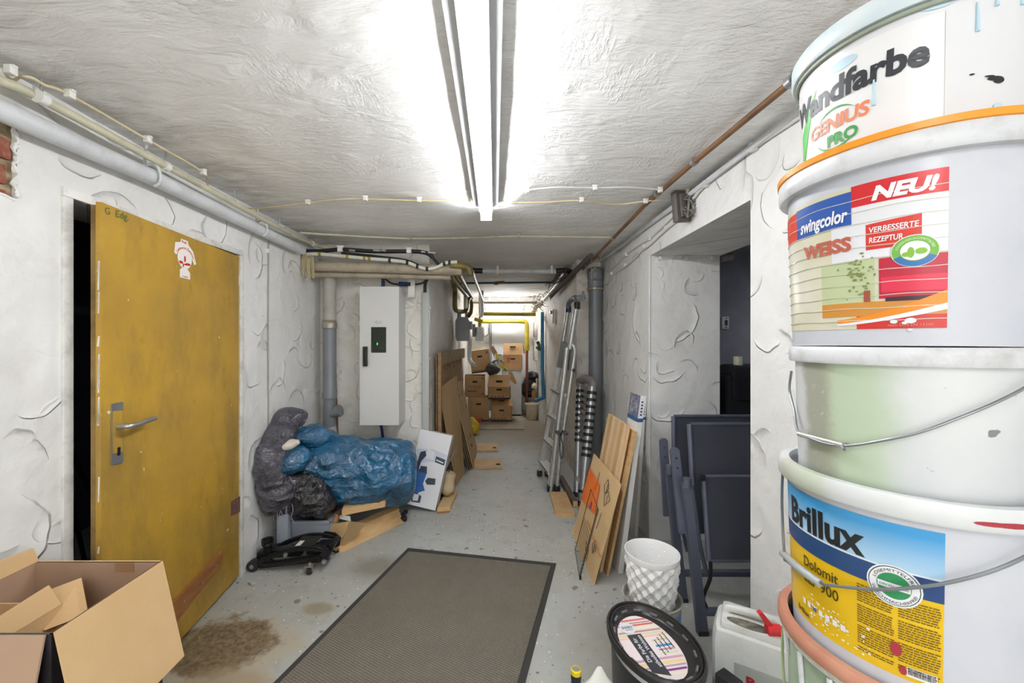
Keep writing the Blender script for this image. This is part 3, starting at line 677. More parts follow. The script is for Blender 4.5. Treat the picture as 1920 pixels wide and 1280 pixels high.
t.part('coupling', MB().cyl(P(988, 646, 7.9), P(988, 657, 7.9), .052), M_yel)
run('blue_pipe', 'bright blue upright pipe at the far right', [P(1017, 585, 6.85), P(1017, 690, 6.85), P(1019, 740, 6.85), P(1016, 746, 6.8), P(1003, 751, 6.7)], .031, M_blue, smooth=2)
t = Thing('valve_cluster', 'green and red valve handles beside the blue pipe', 'valve', P(1010, 655, 7.1))
t.part('body', MB().tube([P(1008, 640, 7.1), P(1014, 655, 7.1), P(1020, 656, 7.1)], .03, 8), M_bcable)
t.part('red_handle', MB().box(P(1012, 649, 7.05), (.09, .03, .04), (0, .6, 0), .008), M_redp)
t.part('green_handle', MB().box(P(1008, 653, 7.05), (.08, .03, .04), (0, .8, 0), .008), mat('valve_green', '3a7d3a', .5))
for nm, y0, y1, x0, lab in (('electric_box', 601, 632, 1002, 'upper white electric box on the back wall left of the blue pipe'), ('electric_box', 637, 676, 1002, 'lower white electric box on the back wall behind the sticks')):
    a, b2 = P(x0, y0, 8.2), P(1016, y1, 8.2); t = Thing(nm, lab, 'box', (a+b2)/2)
    t.part('cabinet', MB().box((a+b2)/2+Vector((0, .06, 0)), (b2.x-a.x, .12, a.z-b2.z), b=.004), M_trim)
    t.part('lid', MB().box((a+b2)/2-Vector((0, .005, 0)), (b2.x-a.x-.02, .014, a.z-b2.z-.02), b=.003), M_trim)
    t.part('cable', MB().tube([P(1001, y0+4, 8.1), P(1000.5, y1-2, 8.1), P(1003, y1, 8.1)], .006, 6), M_bcable)
# pipes in the right ceiling corner of the far section
run('corner_pipe', 'white pipe in the right ceiling corner leading to the far lamp', [P(1062, 508, 4.5), P(1042, 537, 5.4), P(1021, 561, 6.4)], .034, M_wpipe)
run('corner_pipe', 'old dark pipe in the right ceiling corner beside the white one', [P(1108, 480, 3.5), P(1080, 507, 4.1), P(1058, 530, 4.7), P(1033, 555, 5.6)], .028, M_oldwood)
run('corner_pipe', 'thin rusty pipe in the right ceiling corner, nearest the wall', [P(1120, 478, 4.0), P(1075, 525, 4.9), P(1036, 563, 6.8)], .014, M_rustp)
run('corner_pipe', 'short cream elbow pipe beside the right end of the far lamp', [P(1000, 585, 7.3), P(1006, 575, 7.3), P(1020, 566, 7.2)], .04, M_cream2, smooth=3)
m = MB()
for i in range(18):
    a = P(R.uniform(990, 1032), R.uniform(556, 578), R.uniform(6.6, 7.6)); q = [a]
    for k in range(3): q.append(q[-1]+Vector((R.uniform(-.08, .08), R.uniform(-.15, .15), R.uniform(-.05, .04))))
    m.tube(q, .004, 4, smooth=2)
for i in range(26):
    y = R.uniform(4.1, 6.6); a = Vector((.80+R.uniform(-.04, .03), y, 2.2+R.uniform(-.06, .06))); q = [a]
    for k in range(3): q.append(q[-1]+Vector((R.uniform(-.03, .02), R.uniform(.1, .4), R.uniform(-.05, .05))))
    m.tube(q, .005, 4, smooth=2)
tag(single('wire_tangle', m, mat('dusty_wire', '5f5344', .8, c2='3a342c', vs=20), 'tangle of dusty wires in the right ceiling corner of the far section', 'wires'), kind='stuff')
t = Thing('wall_socket', 'small grey box high on the right wall near the blue pipe', 'socket', P(1034, 590, 5.6))
t.part('body', MB().box((.835, 5.75, H+.36), (.03, .10, .2), b=.006), M_clip); t.part('lens', MB().cyl((.82, 5.75, H+.42), (.79, 5.75, H+.42), .025), M_alup)
for k, (a, b2, l) in enumerate(((P(1109, 475, 3.8), P(1109, 530, 3.8), 'pale string hanging straight down beside the grey drain pipe'), (P(1134, 462, 3.7), P(1104, 513, 3.8), 'pale string sagging in front of the grey drain pipe top'))):
    single('string', MB().tube([a, (a+b2)/2+Vector((.01*k, 0, -.04*k)), b2], .0022, 5, smooth=3), M_thread, l, 'string')
# ---------------------------------------------------------------- meter cabinet on the short wall
YC = 3.33
t = Thing('meter_cabinet', 'tall pale grey meter cabinet with small window and black handle', 'cabinet', P(711, 797, 3.45))
M_cab = mat('cabinet_grey_enamel', 'd3d4d1', .4, var=.04, vs=3)
xa, xb, zt, zb = P(674.5, 0, YC).x, P(748, 0, YC).x, P(0, 537, YC).z, P(0, 797, YC).z
m = MB().box(((xa+xb)/2, (YC+.02+3.617)/2, (zt+zb)/2), (xb-xa, 3.617-YC-.02, zt-zb), b=.004)
t.part('body', m, M_cab)
wx0, wx1, wz0, wz1 = P(695.5, 0, YC).x, P(724, 0, YC).x, P(0, 661, YC).z, P(0, 613, YC).z
dm = MB()
for (x0, x1, z0, z1) in ((xa, wx0, zb, zt), (wx1, xb, zb, zt), (wx0, wx1, zb, wz0), (wx0, wx1, wz1, zt)):
    dm.box(((x0+x1)/2, YC+.010, (z0+z1)/2), (x1-x0, .018, z1-z0))
dd = t.part('door', dm, M_cab)
t.part('handle', MB().box(P(685, 668, YC-.012), (.036, .026, .165), b=.006).box(P(685, 668, YC-.028), (.026, .01, .13), b=.003), M_blk, dd)
g = NT('cabinet_window_glass'); g.set(lin('8fa39b'), .08, 0, **{'Transmission Weight': .9, 'IOR': 1.3})
t.part('window', MB().box(((wx0+wx1)/2, YC+.006, (wz0+wz1)/2), (wx1-wx0, .003, wz1-wz0)), g.m, dd)
mt = t.part('meter', MB().box(P(711, 650, YC+.015), (.10, .006, .10), b=.001), mat('meter_dark_green', '1f3f2c', .4), label='dark meter with a green light behind the window')
t.part('recess', MB().box(((wx0+wx1)/2, YC+.0188, (wz0+wz1)/2), (wx1-wx0, .0008, wz1-wz0)), mat('recess_grey', '6d716c', .6))
t.part('led', MB().box(P(707.5, 644.5, YC+.009), (.006, .004, .016)), emit('green_led', '30ff60', 6), mt)
t.part('display', MB().box(P(716, 653, YC+.0105), (.03, .002, .006)), M_clip, mt)
m = MB().tube([P(703, 604, YC-.001), P(706, 601, YC-.001), P(709, 604, YC-.001), P(706, 607, YC-.001)], .0018, 5, closed=True).tube([P(711, 607, YC-.001), P(713, 601, YC-.001), P(716, 607, YC-.001)], .0018, 5)
t.part('emblem', m, M_steel, dd)
YW_ = 3.555
cable('cabinet_cable', 'black and blue cable dropping into the cabinet top', [P(714, 512, 3.45), P(718, 522, 3.45), P(718, 538, 3.45)], [], .016, mat('dark_blue_sleeve', '27466e', .5, vs=30, c2='14202e'))
cable('cabinet_cable', 'black cable sagging from the cabinet cable to the grey conduit', [P(721, 516, 3.5), P(724, 524, 3.5), P(735, 531, 3.5), P(752, 533, 3.5), P(775, 533, 3.5), P(793, 530, 3.5), P(802, 520, 3.5), P(815, 515, 3.5)], [], .008, M_bcable)
cable('conduit_cable', 'thick black cable bending down into the grey conduit', [P(830, 512, 3.45), P(812, 515, 3.48), P(800, 525, 3.5), P(797, 536, 3.5), P(797, 548, 3.5)], [], .014, M_bcable)
single('cable_tie_bundle', MB().tube([P(748, 532, 3.49), P(770, 533, 3.49)], .02, 10), mat('blue_tape', '1f3f86', .5, c2='16202f', vs=40), 'blue taped joint on the sagging cable right of the cabinet', 'tape')
single('cable_stub_cover', MB().box(P(772, 538, 3.5), (.062, .04, .185), b=.006), M_trim, 'short white cable cover hanging from the crossing pipes', 'cover')
t = Thing('cable_conduit', 'tall grey conduit on the short wall right of the cabinet', 'conduit', P(798, 800, 3.5))
t.part('channel', MB().box(((P(792, 0, 3.52).x+P(805, 0, 3.52).x)/2, 3.53, (P(0, 545, 3.52).z+.3)/2), (.062, .05, P(0, 545, 3.52).z-.3), b=.008), mat('conduit_grey', 'b3b8b6', .45, var=.06))
for y in (577, 672, 762): t.part('clip', MB().box(P(806, y, 3.5), (.014, .03, .02), b=.003), M_alup)
single('corner_batten', MB().box((-.6, 3.545, 1.0), (.03, .02, 1.1), b=.003), M_trim, 'white batten on the wall corner right of the grey conduit', 'batten')
cable('floor_cable', 'blue and black cable coming out under the cabinet', [P(714, 795, 3.45), P(716, 806, 3.45), P(718, 822, 3.48), P(721, 850, 3.5)], [], .013, mat('blue_black_sleeve', '1f3763', .5, c2='101418', vs=30))
single('metal_rod', MB().tube([P(653, 816, 3.3), P(663, 840, 3.25), P(668, 850, 3.2)], .006, 6), M_alup, 'thin metal rod sticking up behind the blue bag', 'rod')

# ---------------------------------------------------------------- bags
def plastic(name, c, c2, bump_=.02, rough=.22):
    n = NT(name); v = n.scaled(1, 1, 1.)
    a = n.noise(4, 5, .6, None, 1.2); b = n.noise(14, 4, .6, None, 1.5)
    rg = n.math('ABSOLUTE', n.math('SUBTRACT', b, .5)); rg2 = n.math('ABSOLUTE', n.math('SUBTRACT', a, .5))
    h = n.math('ADD', n.math('MULTIPLY', n.mapr(rg, 0, .16), .35), n.mapr(rg2, 0, .2))
    col = n.mix(n.mapr(a, .35, .65), lin(c), lin(c2))
    wv = n.n('ShaderNodeVectorMath', {0: n.n('ShaderNodeTexNoise', {'Vector': n.co(), 'Scale': 5., 'Detail': 3.}).outputs['Color'], 3: .22}, operation='SCALE').outputs[0]
    vv = n.n('ShaderNodeVectorMath', {0: n.scaled(.7, 1.2, 1.6), 1: wv}, operation='ADD').outputs[0]
    c1 = n.n('ShaderNodeTexVoronoi', {'Vector': vv, 'Scale': 8.}).outputs['Distance']; c2_ = n.n('ShaderNodeTexVoronoi', {'Vector': vv, 'Scale': 21.}).outputs['Distance']
    h = n.math('ADD', n.math('MULTIPLY', h, .35), n.math('ADD', n.math('MULTIPLY', c1, 1.3), n.math('MULTIPLY', c2_, .22)))
    return n.set(col, rough, 0, n.bump(h, bump_, 1.), **{'Specular IOR Level': .9, 'Coat Weight': .25, 'Coat Roughness': .1})
M_blueb = plastic('blue_bag_film', '0b6491', '084a6c', .024, .15)
M_greyb = plastic('grey_bag_film', '55545f', '403f4a', .035, .22)
M_blkb = plastic('black_bag_film', '242329', '18181c', .03, .22)
def fold(p, k=1.):   # creased film: ridged noise
    s = 0
    for q, a in ((3.2, 1.), (6.5, .45), (13, .22)):
        v = noise.noise(p*q+Vector((q, 0, 0))); s += a*(1-abs(v)*2.4)
    return s*k
def sack(path, rads, flat=1., nu=110, nv=80, amp=.02, seed=0, squash=None, ref=None):
    """closed bag swept along a path; rads = radius at each path point (0 at the ends), flat = vertical squash"""
    P_ = [Vector(p) for p in path]; n = len(P_)
    def sp(arr, t):
        x = t*(n-1); i = min(int(x), n-2); f = x-i; g = lambda j: arr[max(0, min(n-1, j))]
        p0, p1, p2, p3 = g(i-1), g(i), g(i+1), g(i+2)
        return .5*((2*p1)+(p2-p0)*f+(2*p0-5*p1+4*p2-p3)*f*f+(3*p1-p0-3*p2+p3)*f**3)
    def fn(a, b):
        c = sp(P_, b); d = (sp(P_, min(1, b+.02))-sp(P_, max(0, b-.02))).normalized()
        up = Vector(ref) if ref else (Vector((0, 0, 1)) if abs(d.z) < .85 else Vector((1, 0, 0)))
        s_ = d.cross(up).normalized(); u_ = s_.cross(d).normalized(); r = max(.0005, sp(rads, b))
        an = 2*math.pi*a; q = s_*math.cos(an)*r+u_*math.sin(an)*r*flat; p = c+q
        k = min(1., r/.1); nn = q.normalized() if q.length > 1e-6 else u_
        p = p+nn*(fold(p+Vector((seed, 0, 0)))*amp*k)
        if squash: p = squash(p)
        return p
    return MB().sheet(fn, nu, nv)
A = [P(505, 862, 2.80), P(522, 868, 2.84), P(560, 872, 2.93), P(620, 876, 3.03), P(690, 884, 3.12), P(745, 884, 3.2), P(772, 884, 3.24), P(779, 884, 3.25)]
def lim(p):
    p = p.copy(); p.x = max(p.x, -1.545+.003*math.sin(p.z*60)); p.z = max(p.z, .05); p.y = min(p.y, 3.55); return p
t = Thing('rubbish_bag', 'large shiny blue rubbish bag lying across boards under the cabinet', 'bag', (-1.1, 3.05, .14))
t.part('film', sack(A, [.03, .12, .19, .235, .245, .235, .19, .0], .93, 190, 160, .03, 2, lim), M_blueb, ang=180)
A2 = [P(538, 842, 2.80), P(548, 830, 2.84), P(562, 822, 2.88), P(590, 818, 2.95), P(622, 828, 3.04), P(640, 842, 3.08)]
t.part('open_top', sack(A2, [.01, .06, .085, .10, .08, .01], .8, 70, 50, .022, 5, lim), M_blueb, ang=180)
A3 = [P(523, 905, 2.66), P(530, 885, 2.68), P(545, 868, 2.71), P(568, 856, 2.75), P(590, 852, 2.8)]
t.part('gathered_corner', sack(A3, [.005, .05, .07, .07, .01], .9, 60, 40, .02, 9, lim), M_blueb, ang=180)
t = Thing('white_cloth', 'off-white wadding poking out of the blue bag', 'cloth', P(540, 850, 2.73))
t.part('fold', sack([P(515, 848, 2.69), P(525, 840, 2.70), P(545, 833, 2.72), P(562, 828, 2.74)], [.008, .045, .05, .02], .6, 40, 30, .008, 3), mat('off_white_cloth', 'd6cfc2', .9, bump=.01, bs=20))
t = Thing('rubbish_bag', 'dark grey rubbish bag slumped against the left wall behind the blue bag', 'bag', (-1.5, 2.75, .3))
B = [P(566, 795, 2.93), P(552, 790, 2.9), P(530, 802, 2.84), P(508, 830, 2.74), P(498, 870, 2.68), P(505, 905, 2.68), P(530, 935, 2.74), P(552, 952, 2.8), P(566, 962, 2.84)]
t.part('film', sack(B, [.05, .085, .105, .115, .125, .125, .11, .08, .01], .75, 110, 130, .03, 7, lim, (0, 1, 0)), M_greyb, ang=180)
B = [P(505, 885, 2.72), P(545, 905, 2.76), P(580, 928, 2.80), P(610, 945, 2.84), P(640, 948, 2.9)]
t = Thing('rubbish_bag', 'black rubbish bag hanging under the blue bag over the grey crate', 'bag', (-1.3, 2.8, .25))
t.part('film', sack(B, [.02, .10, .12, .09, .01], .9, 90, 80, .026, 11, lim, (0, 1, 0)), M_blkb, ang=180)
m = MB()
for k in range(9):
    a = P(500+k*6, 905+k*5, 2.66); q = [a+Vector((R.uniform(-.02, .02), 0, -i*.045))+Vector((R.uniform(-.01, .01), R.uniform(-.01, .01), 0)) for i in range(R.randint(3, 6))]
    m.tube([lim(p) for p in q], .0025, 4, smooth=2)
t.part('torn_strip', m, mat('clear_film_strip', '9c9ba8', .2))['kind'] = 'stuff'

# ---------------------------------------------------------------- crate, post, boards under the bag
M_lid = mat('grey_crate_plastic', 'a5adbb', .4, var=.08)
y0, y1, xl, xr, zt = 2.80, 3.08, P(539, 0, 2.8).x, P(617, 0, 2.8).x, .185
t = Thing('plastic_crate', 'light grey open crate with wires inside behind the trolley jack', 'crate', ((xl+xr)/2, 2.94, 0))
m = MB(); xc = (xl+xr)/2; w_ = xr-xl
m.box((xc, 2.94, .006), (w_-.03, .25, .012))
for (c, d) in (((xc, y0+.008, zt/2), (w_-.01, .012, zt)), ((xc, y1-.008, zt/2), (w_-.01, .012, zt)), ((xl+.010, 2.94, zt/2), (.012, .27, zt)), ((xr-.010, 2.94, zt/2), (.012, .27, zt))): m.box(c, d, b=.003)
t.part('body', m, M_lid)
m = MB().box((xc, y0, zt-.008), (w_+.01, .022, .018), b=.004).box((xc, y1, zt-.008), (w_+.01, .022, .018), b=.004).box((xl+.005, 2.94, zt-.008), (.02, .30, .018), b=.004).box((xr-.005, 2.94, zt-.008), (.02, .30, .018), b=.004)
t.part('rim', m, M_lid)
for nm, cc, k in (('green_wire', '3f9a72', 4), ('red_wire', 'b03a2e', 3), ('black_wire', '26262a', 8)):
    m = MB()
    for i in range(k):
        q = [Vector((R.uniform(xl+.05, xr-.05), R.uniform(2.86, 3.02), R.uniform(.12, .2))) for _ in range(4)]; m.tube(q, .005, 5, smooth=4)
    tag(single(nm, m, mat(nm+'_sheath', cc, .5), {'g': 'green', 'r': 'red', 'b': 'black'}[nm[0]]+' wire tangled inside the grey crate', 'wire'), kind='stuff')
m = MB().box(((P(518, 0, 2.71).x+P(541, 0, 2.71).x)/2, 2.73, .165), (.078, .05, .33), b=.012)
t = Thing('upright_post', 'light grey upright plastic profile left of the grey crate', 'post', (-1.44, 2.73, 0))
t.part('profile', m, M_lid); t.part('hole', MB().cyl(P(530, 957, 2.703), P(530, 957, 2.706), .006, 8), M_black)
M_pine = wood('pine_wood', 'd8b585', 'c19a66', (1, 1, 5), 7)
M_card = mat('brown_cardboard', 'c4986a', .85, c2='b58a5c', vs=3, bump=.0008, bs=120)
M_card2 = mat('light_cardboard', 'd9b98a', .85, c2='cfae7e', vs=3, bump=.0008, bs=120)
def bq(pts, th, dirv):   # four points + thickness vector
    pts = [Vector(p) for p in pts]; d = Vector(dirv)*th; return MB().hexa(pts+[p+d for p in pts])
# low open wooden tray: long front board, left end face, dark inside
a0, a1 = PFL(633, 1039), PFL(758, 979)
ax = (a1-a0).normalized(); nx_ = Vector((-ax.y, ax.x, 0))      # towards the wall
t = Thing('wooden_tray', 'long low wooden frame lying askew on the floor before the blue bag', 'frame', a0)
hh = .085
t.part('front_board', bq([a0+ax*.02, a1, a1+nx_*.07+Vector((0, 0, hh)), a0+ax*.02+nx_*.05+Vector((0, 0, hh+.015))], .022, nx_), M_pine)
t.part('top_rail', bq([a0+nx_*.05+Vector((0, 0, hh)), a1+nx_*.06+Vector((0, 0, hh-.005)), a1+nx_*.12+Vector((0, 0, hh+.008)), a0+nx_*.10+Vector((0, 0, hh+.012))], .014, (0, 0, 1)), M_pine)
t.part('bottom_panel', bq([a0+nx_*.02, a1+nx_*.02, a1+nx_*.30, a0+nx_*.30], .012, (0, 0, 1)), mat('dark_tray_inside', '1c1c24', .8))  # plain dark tone for the inside of the tray
t = Thing('cardboard_piece', 'bent upright cardboard piece at the left end of the wooden frame', 'cardboard', a0+nx_*.1)
t.part('panel', bq([a0+nx_*.03, a0+nx_*.26, P(622, 982, 2.86), P(655, 977, 2.74)], .006, ax), M_card2)
t.part('fold', bq([P(655, 977, 2.74), a0+ax*.03+nx_*.03, a0+ax*.16+nx_*.05+Vector((0, 0, .09)), P(688, 981, 2.84)], .005, nx_), M_card2)
t.part('torn_edge', bq([P(636, 972, 2.82), P(657, 977, 2.745), P(656, 968, 2.78), P(638, 965, 2.84)], .003, ax), M_clip)
b0, b1 = P(641, 967, 2.80), P(722, 950, 2.95)
t = Thing('wood_block', 'pale timber offcut lying under the blue bag', 'plank', b0)
t.part('timber', bq([b0, b1, b1+Vector((-.02, .12, 0)), b0+Vector((-.02, .12, 0))], .045, (0, 0, 1)), M_pine)
t = Thing('paper_bag', 'brown paper bag squeezed between the crate and the wooden frame', 'paper bag', P(612, 1000, 2.85))
t.part('sheet', sack([P(626, 1000, 2.9), P(622, 980, 2.92), P(626, 962, 2.94), P(634, 950, 2.96)], [.02, .05, .045, .01], .9, 30, 20, .015, 4), M_card)
m = MB().tube([PFL(748, 975)+Vector((0, 0, .012)), PFL(762, 965)+Vector((0, 0, .03))], .018, 8).box(PFL(757, 977)+Vector((0, 0, .02)), (.05, .04, .035), b=.008)
single('castor_bracket', m, M_blk, 'small black bracket at the right end of the wooden frame', 'bracket')

# ---------------------------------------------------------------- trolley jack
jx0, jx1, jy = -1.553, -1.0, 2.60
t = Thing('trolley_jack', 'black trolley jack on the floor by the left wall', 'jack', ((jx0+jx1)/2, jy, 0))
M_jack = mat('jack_black_enamel', '17181a', .35, var=.2, vs=14)
M_tyre = mat('jack_wheel', '2a2a2b', .6)
side = [(0, .03), (.03, .015), (.30, .045), (.42, .055), (.46, .07), (.47, .12), (.43, .155), (.36, .165), (.33, .14), (.42, .12), (.40, .10), (.30, .088), (.12, .06), (.05, .085), (.02, .075)]
arch = [(.02, .06), (.10, .10), (.20, .138), (.27, .148), (.36, .148), (.43, .135), (.43, .12), (.36, .128), (.27, .127), (.20, .115), (.10, .078), (.03, .05)]
for yy in (jy-.085, jy+.085):
    t.part('side_frame', MB().prism(side, (jx0+.05, yy-.004, 0), (1, 0, 0), (0, 0, 1), (0, .012, 0)), M_jack)
    t.part('side_arch', MB().prism(arch, (jx0+.05, yy-.012, 0), (1, 0, 0), (0, 0, 1), (0, .028, 0)), M_jack)
    t.part('side_arch_edge', MB().tube([(jx0+.07, yy, .055), (jx0+.15, yy, .10), (jx0+.25, yy, .136), (jx0+.33, yy, .15), (jx0+.42, yy, .148), (jx0+.48, yy, .13)], .008, 6, smooth=3), M_jack)
    t.part('lower_rail', MB().tube([(jx0+.05, yy, .05), (jx0+.14, yy, .045), (jx0+.30, yy, .062), (jx0+.46, yy, .085)], .014, 8, smooth=2), M_jack)
    wf = t.part('front_wheel', MB().tube([(jx0+.035, yy-.018, .034), (jx0+.035, yy+.018, .034)], .034, 20), M_tyre)
    t.part('axle_nut', MB().tube([(jx0+.035, yy-.024, .034), (jx0+.035, yy+.024, .034)], .013, 8), M_steel, wf)
    c = Vector((jx0+.405, yy-.035 if yy < jy else yy+.035, .022))
    wc = t.part('castor', MB().tube([c+Vector((-.012, 0, 0)), c+Vector((.012, 0, 0))], .022, 16), M_tyre)
    t.part('fork', MB().box(c+Vector((0, 0, .03)), (.042, .046, .006), b=.002).box(c+Vector((-.017, 0, .015)), (.004, .02, .036)).box(c+Vector((.017, 0, .015)), (.004, .02, .036)).cyl(c+Vector((0, 0, .03)), c+Vector((0, 0, .045)), .010), M_alup, wc)
t.part('saddle', MB().lathe([(0, .118), (.030, .118), (.036, .124), (.034, .128), (.036, .132), (.034, .137), (.037, .142), (.036, .158), (.028, .160), (.026, .150), (0, .150)], 14, (jx0+.075, jy, 0)), M_jack)
t.part('saddle_post', MB().cyl((jx0+.075, jy, .05), (jx0+.075, jy, .12), .026).box((jx0+.075, jy, .07), (.09, .10, .05), b=.01), M_jack)
t.part('lift_arm', MB().hexa([(jx0+.08, jy-.03, .05), (jx0+.30, jy-.03, .06), (jx0+.30, jy+.03, .06), (jx0+.08, jy+.03, .05), (jx0+.08, jy-.03, .085), (jx0+.30, jy-.03, .125), (jx0+.30, jy+.03, .125), (jx0+.08, jy+.03, .085)]), M_jack)
cv = t.part('cover_plate', MB().hexa([(jx0+.27, jy-.075, .138), (jx0+.40, jy-.075, .138), (jx0+.40, jy+.075, .138), (jx0+.27, jy+.075, .138), (jx0+.27, jy-.075, .143), (jx0+.40, jy-.075, .143), (jx0+.40, jy+.075, .143), (jx0+.27, jy+.075, .143)]), mat('cover_dark', '34362f', .5))
t.part('warning_label', MB().box((jx0+.30, jy-.03, .1438), (.03, .07, .001)), M_clip, cv)
t.part('hydraulic_unit', MB().box((jx0+.44, jy, .09), (.08, .10, .09), b=.015).cyl((jx0+.34, jy, .085), (jx0+.46, jy, .085), .03), M_jack)
t.part('pivot_bolt', MB().tube([(jx0+.245, jy-.108, .108), (jx0+.245, jy-.09, .108)], .012, 8), M_steel)
t.part('pivot_bolt', MB().tube([(jx0+.485, jy-.108, .065), (jx0+.485, jy-.09, .065)], .014, 8), M_steel)
t.part('handle_socket', MB().box((jx0+.50, jy-.03, .115), (.03, .06, .14), (0, .55, 0), .006).tube([(jx0+.475, jy-.09, .05), (jx0+.535, jy-.09, .14)], .008, 6), M_jack)

# ---------------------------------------------------------------- chainsaw carton
TL, TR, BR = P(789, 804, 3.50), P(848, 817, 3.47), P(816, 957, 3.37)
BL = TL+(BR-TR)
nrm = (TR-TL).cross(BL-TL).normalized(); nrm = nrm if nrm.y > 0 else -nrm
t = Thing('tool_carton', 'white carton with a blue chainsaw picture leaning against the blue bag', 'box', (BL+BR)/2)
M_white = mat('white_print', 'e3e4e8', .35, var=.03)
t.part('carton', MB().hexa([BL, BR, BR+nrm*.11, BL+nrm*.11, TL, TR, TR+nrm*.11, TL+nrm*.11]), mat('carton_grey_side', 'c9c8c8', .5))
def CT(x, y, o=.001):  # x 0..1 across, y 0..1 downwards
    return TL*(1-x)*(1-y)+TR*x*(1-y)+BL*(1-x)*y+BR*x*y-nrm*o
def cq(*pts, o=.001): return MB().prism([(0, 0)], (0, 0, 0), (1, 0, 0), (0, 0, 1), (0, 0, 0)) if 0 else MB().add([CT(x, y, o) for x, y in pts], [tuple(range(len(pts)))])
fc = t.part('front_print', cq((0, 0), (1, 0), (1, 1), (0, 1)), M_white)
M_bprint = mat('print_blue', '3f6fb5', .4, var=.2, vs=20); M_gprint = mat('print_grey', '8d93a0', .4, var=.2, vs=30); M_dprint = mat('print_dark', '3d4658', .4, vs=30)
def pr(nm, pts, m, o=.0016):
    mb = MB(); v = [CT(x, y, o) for x, y in pts]; tri = tessellate_polygon([[Vector((x, y, 0)) for x, y in pts]]); mb.add(v, [tuple(q) for q in tri]); return t.part(nm, mb, m, fc)
pr('picture_panel', [(.0, .27), (.52, .23), (1, .27), (1, .38), (.5, .40), (.2, .45)], mat('print_pale_blue', 'cfd6e4', .4))
pr('picture_bar', [(.16, .30), (.30, .27), (.36, .33), (.25, .42), (.22, .55), (.12, .58), (.10, .50), (.14, .40)], M_dprint, .002)
pr('picture_flash', [(.36, .24), (.60, .26), (.60, .37), (.36, .36)], M_white, .0024)
pr('picture_battery', [(.66, .31), (.96, .33), (.96, .41), (.66, .39)], M_dprint, .002)
pr('picture_body', [(.13, .60), (.2, .52), (.42, .50), (.50, .55), (.46, .70), (.56, .78), (.4, .82), (.34, .86), (.14, .84), (.08, .74)], M_bprint, .002)
pr('picture_grip', [(.26, .48), (.46, .47), (.50, .56), (.28, .56)], M_dprint, .0024)
pr('picture_motor', [(.56, .61), (.80, .60), (.82, .68), (.58, .70), (.5, .66)], M_dprint, .0022)
pr('picture_blade', [(.10, .84), (.22, .82), (.50, .86), (.50, .95), (.24, .96)], M_dprint, .0022)
pr('picture_disc', [(.24, .85), (.42, .85), (.42, .93), (.27, .94)], M_white, .0028)
t.part('lettering_bar', MB().add([CT(.69, .35, .003), CT(.92, .37, .003), CT(.92, .385, .003), CT(.69, .365, .003)], [(0, 1, 2, 3)]), M_white, fc)
t = Thing('small_carton', 'small flat brown carton on the floor right of the white carton', 'box', PFL(831, 955))
q0, q1 = PFL(820, 960), PFL(844, 958); dv = Vector((.03, .36, 0))
t.part('body', MB().hexa([q0, q1, q1+dv, q0+dv]+[p+Vector((0, 0, .04)) for p in (q0, q1, q1+dv, q0+dv)]), M_card2)
t.part('flap', bq([q0+Vector((0, -.002, .0)), q1+Vector((0, -.002, 0)), q1+Vector((0, -.03, .003)), q0+Vector((0, -.03, .003))], .004, (0, 0, 1)), mat('orange_brown_card', 'b5794f', .8))
t = Thing('paper_roll', 'crumpled beige roll standing behind the small flat carton', 'roll', P(840, 920, 3.55))
t.part('roll', sack([P(842, 928, 3.62), P(840, 920, 3.62), P(841, 902, 3.64), P(842, 888, 3.66), P(842, 884, 3.66)], [.01, .055, .05, .055, .01], 1, 30, 24, .01, 6), mat('beige_paper', 'c4b08e', .85))
for k, (a, b_) in enumerate(((P(838, 868, 3.7), P(856, 833, 3.75)), (P(834, 880, 3.65), P(852, 846, 3.7)))):
    single('metal_strip', MB().board([a, a+Vector((.0, 0, -.02)), b_+Vector((0, 0, -.02)), b_], .003), M_alup, ['grey metal strip sticking out behind the white carton, upper one', 'grey metal strip sticking out behind the white carton, lower one'][k], 'strip')
single('black_sack', sack([(-.50, 3.72, .02), (-.49, 3.72, .10), (-.48, 3.74, .28), (-.47, 3.76, .36)], [.05, .07, .06, .01], 1, 30, 20, .015, 8), M_blkb, 'small black sack between the white carton and the leaning boards', 'bag', ang=180)

# ---------------------------------------------------------------- slatted panel and leaning boards on the left
M_slat = wood('weathered_slat', 'a58560', '7d6145', (1, 1, 6), 9, .7)
ya, yb_ = P(811, 0, 3.72), P(866, 0, 5.6); pz = 1.345
s0 = Vector((ya.x+.03, 3.72, 0)); s1 = Vector((yb_.x, 5.6, 0)); sd = (s1-s0); sl = sd.length; sd.normalize(); sn_ = Vector((sd.y, -sd.x, 0))
t = Thing('slatted_panel', 'weathered slatted wooden panel standing against the left corridor wall', 'panel', (s0+s1)/2)
ns = 16
for k in range(ns):
    a = s0+sd*(sl*(k+.1)/ns); b2 = s0+sd*(sl*(k+.72)/ns)
    t.part('slat', bq([a, b2, b2+Vector((0, 0, pz-.03)), a+Vector((0, 0, pz-.03))], .007, sn_), M_slat)
t.part('top_rail', bq([s0+Vector((0, 0, pz-.13)), s1+Vector((0, 0, pz-.13)), s1+Vector((0, 0, pz)), s0+Vector((0, 0, pz))], .02, -sn_ if 0 else sn_*1.0), wood('slat_rail', '9a7a50', '6e573e', (6, 1, 1), 9)) .location += Vector((sn_.x*.022, sn_.y*.022, 0))
t.part('post', bq([s0+sn_*.02, s0+sd*.05+sn_*.02, s0+sd*.05+sn_*.02+Vector((0, 0, pz)), s0+sn_*.02+Vector((0, 0, pz))], .03, sn_), M_slat)
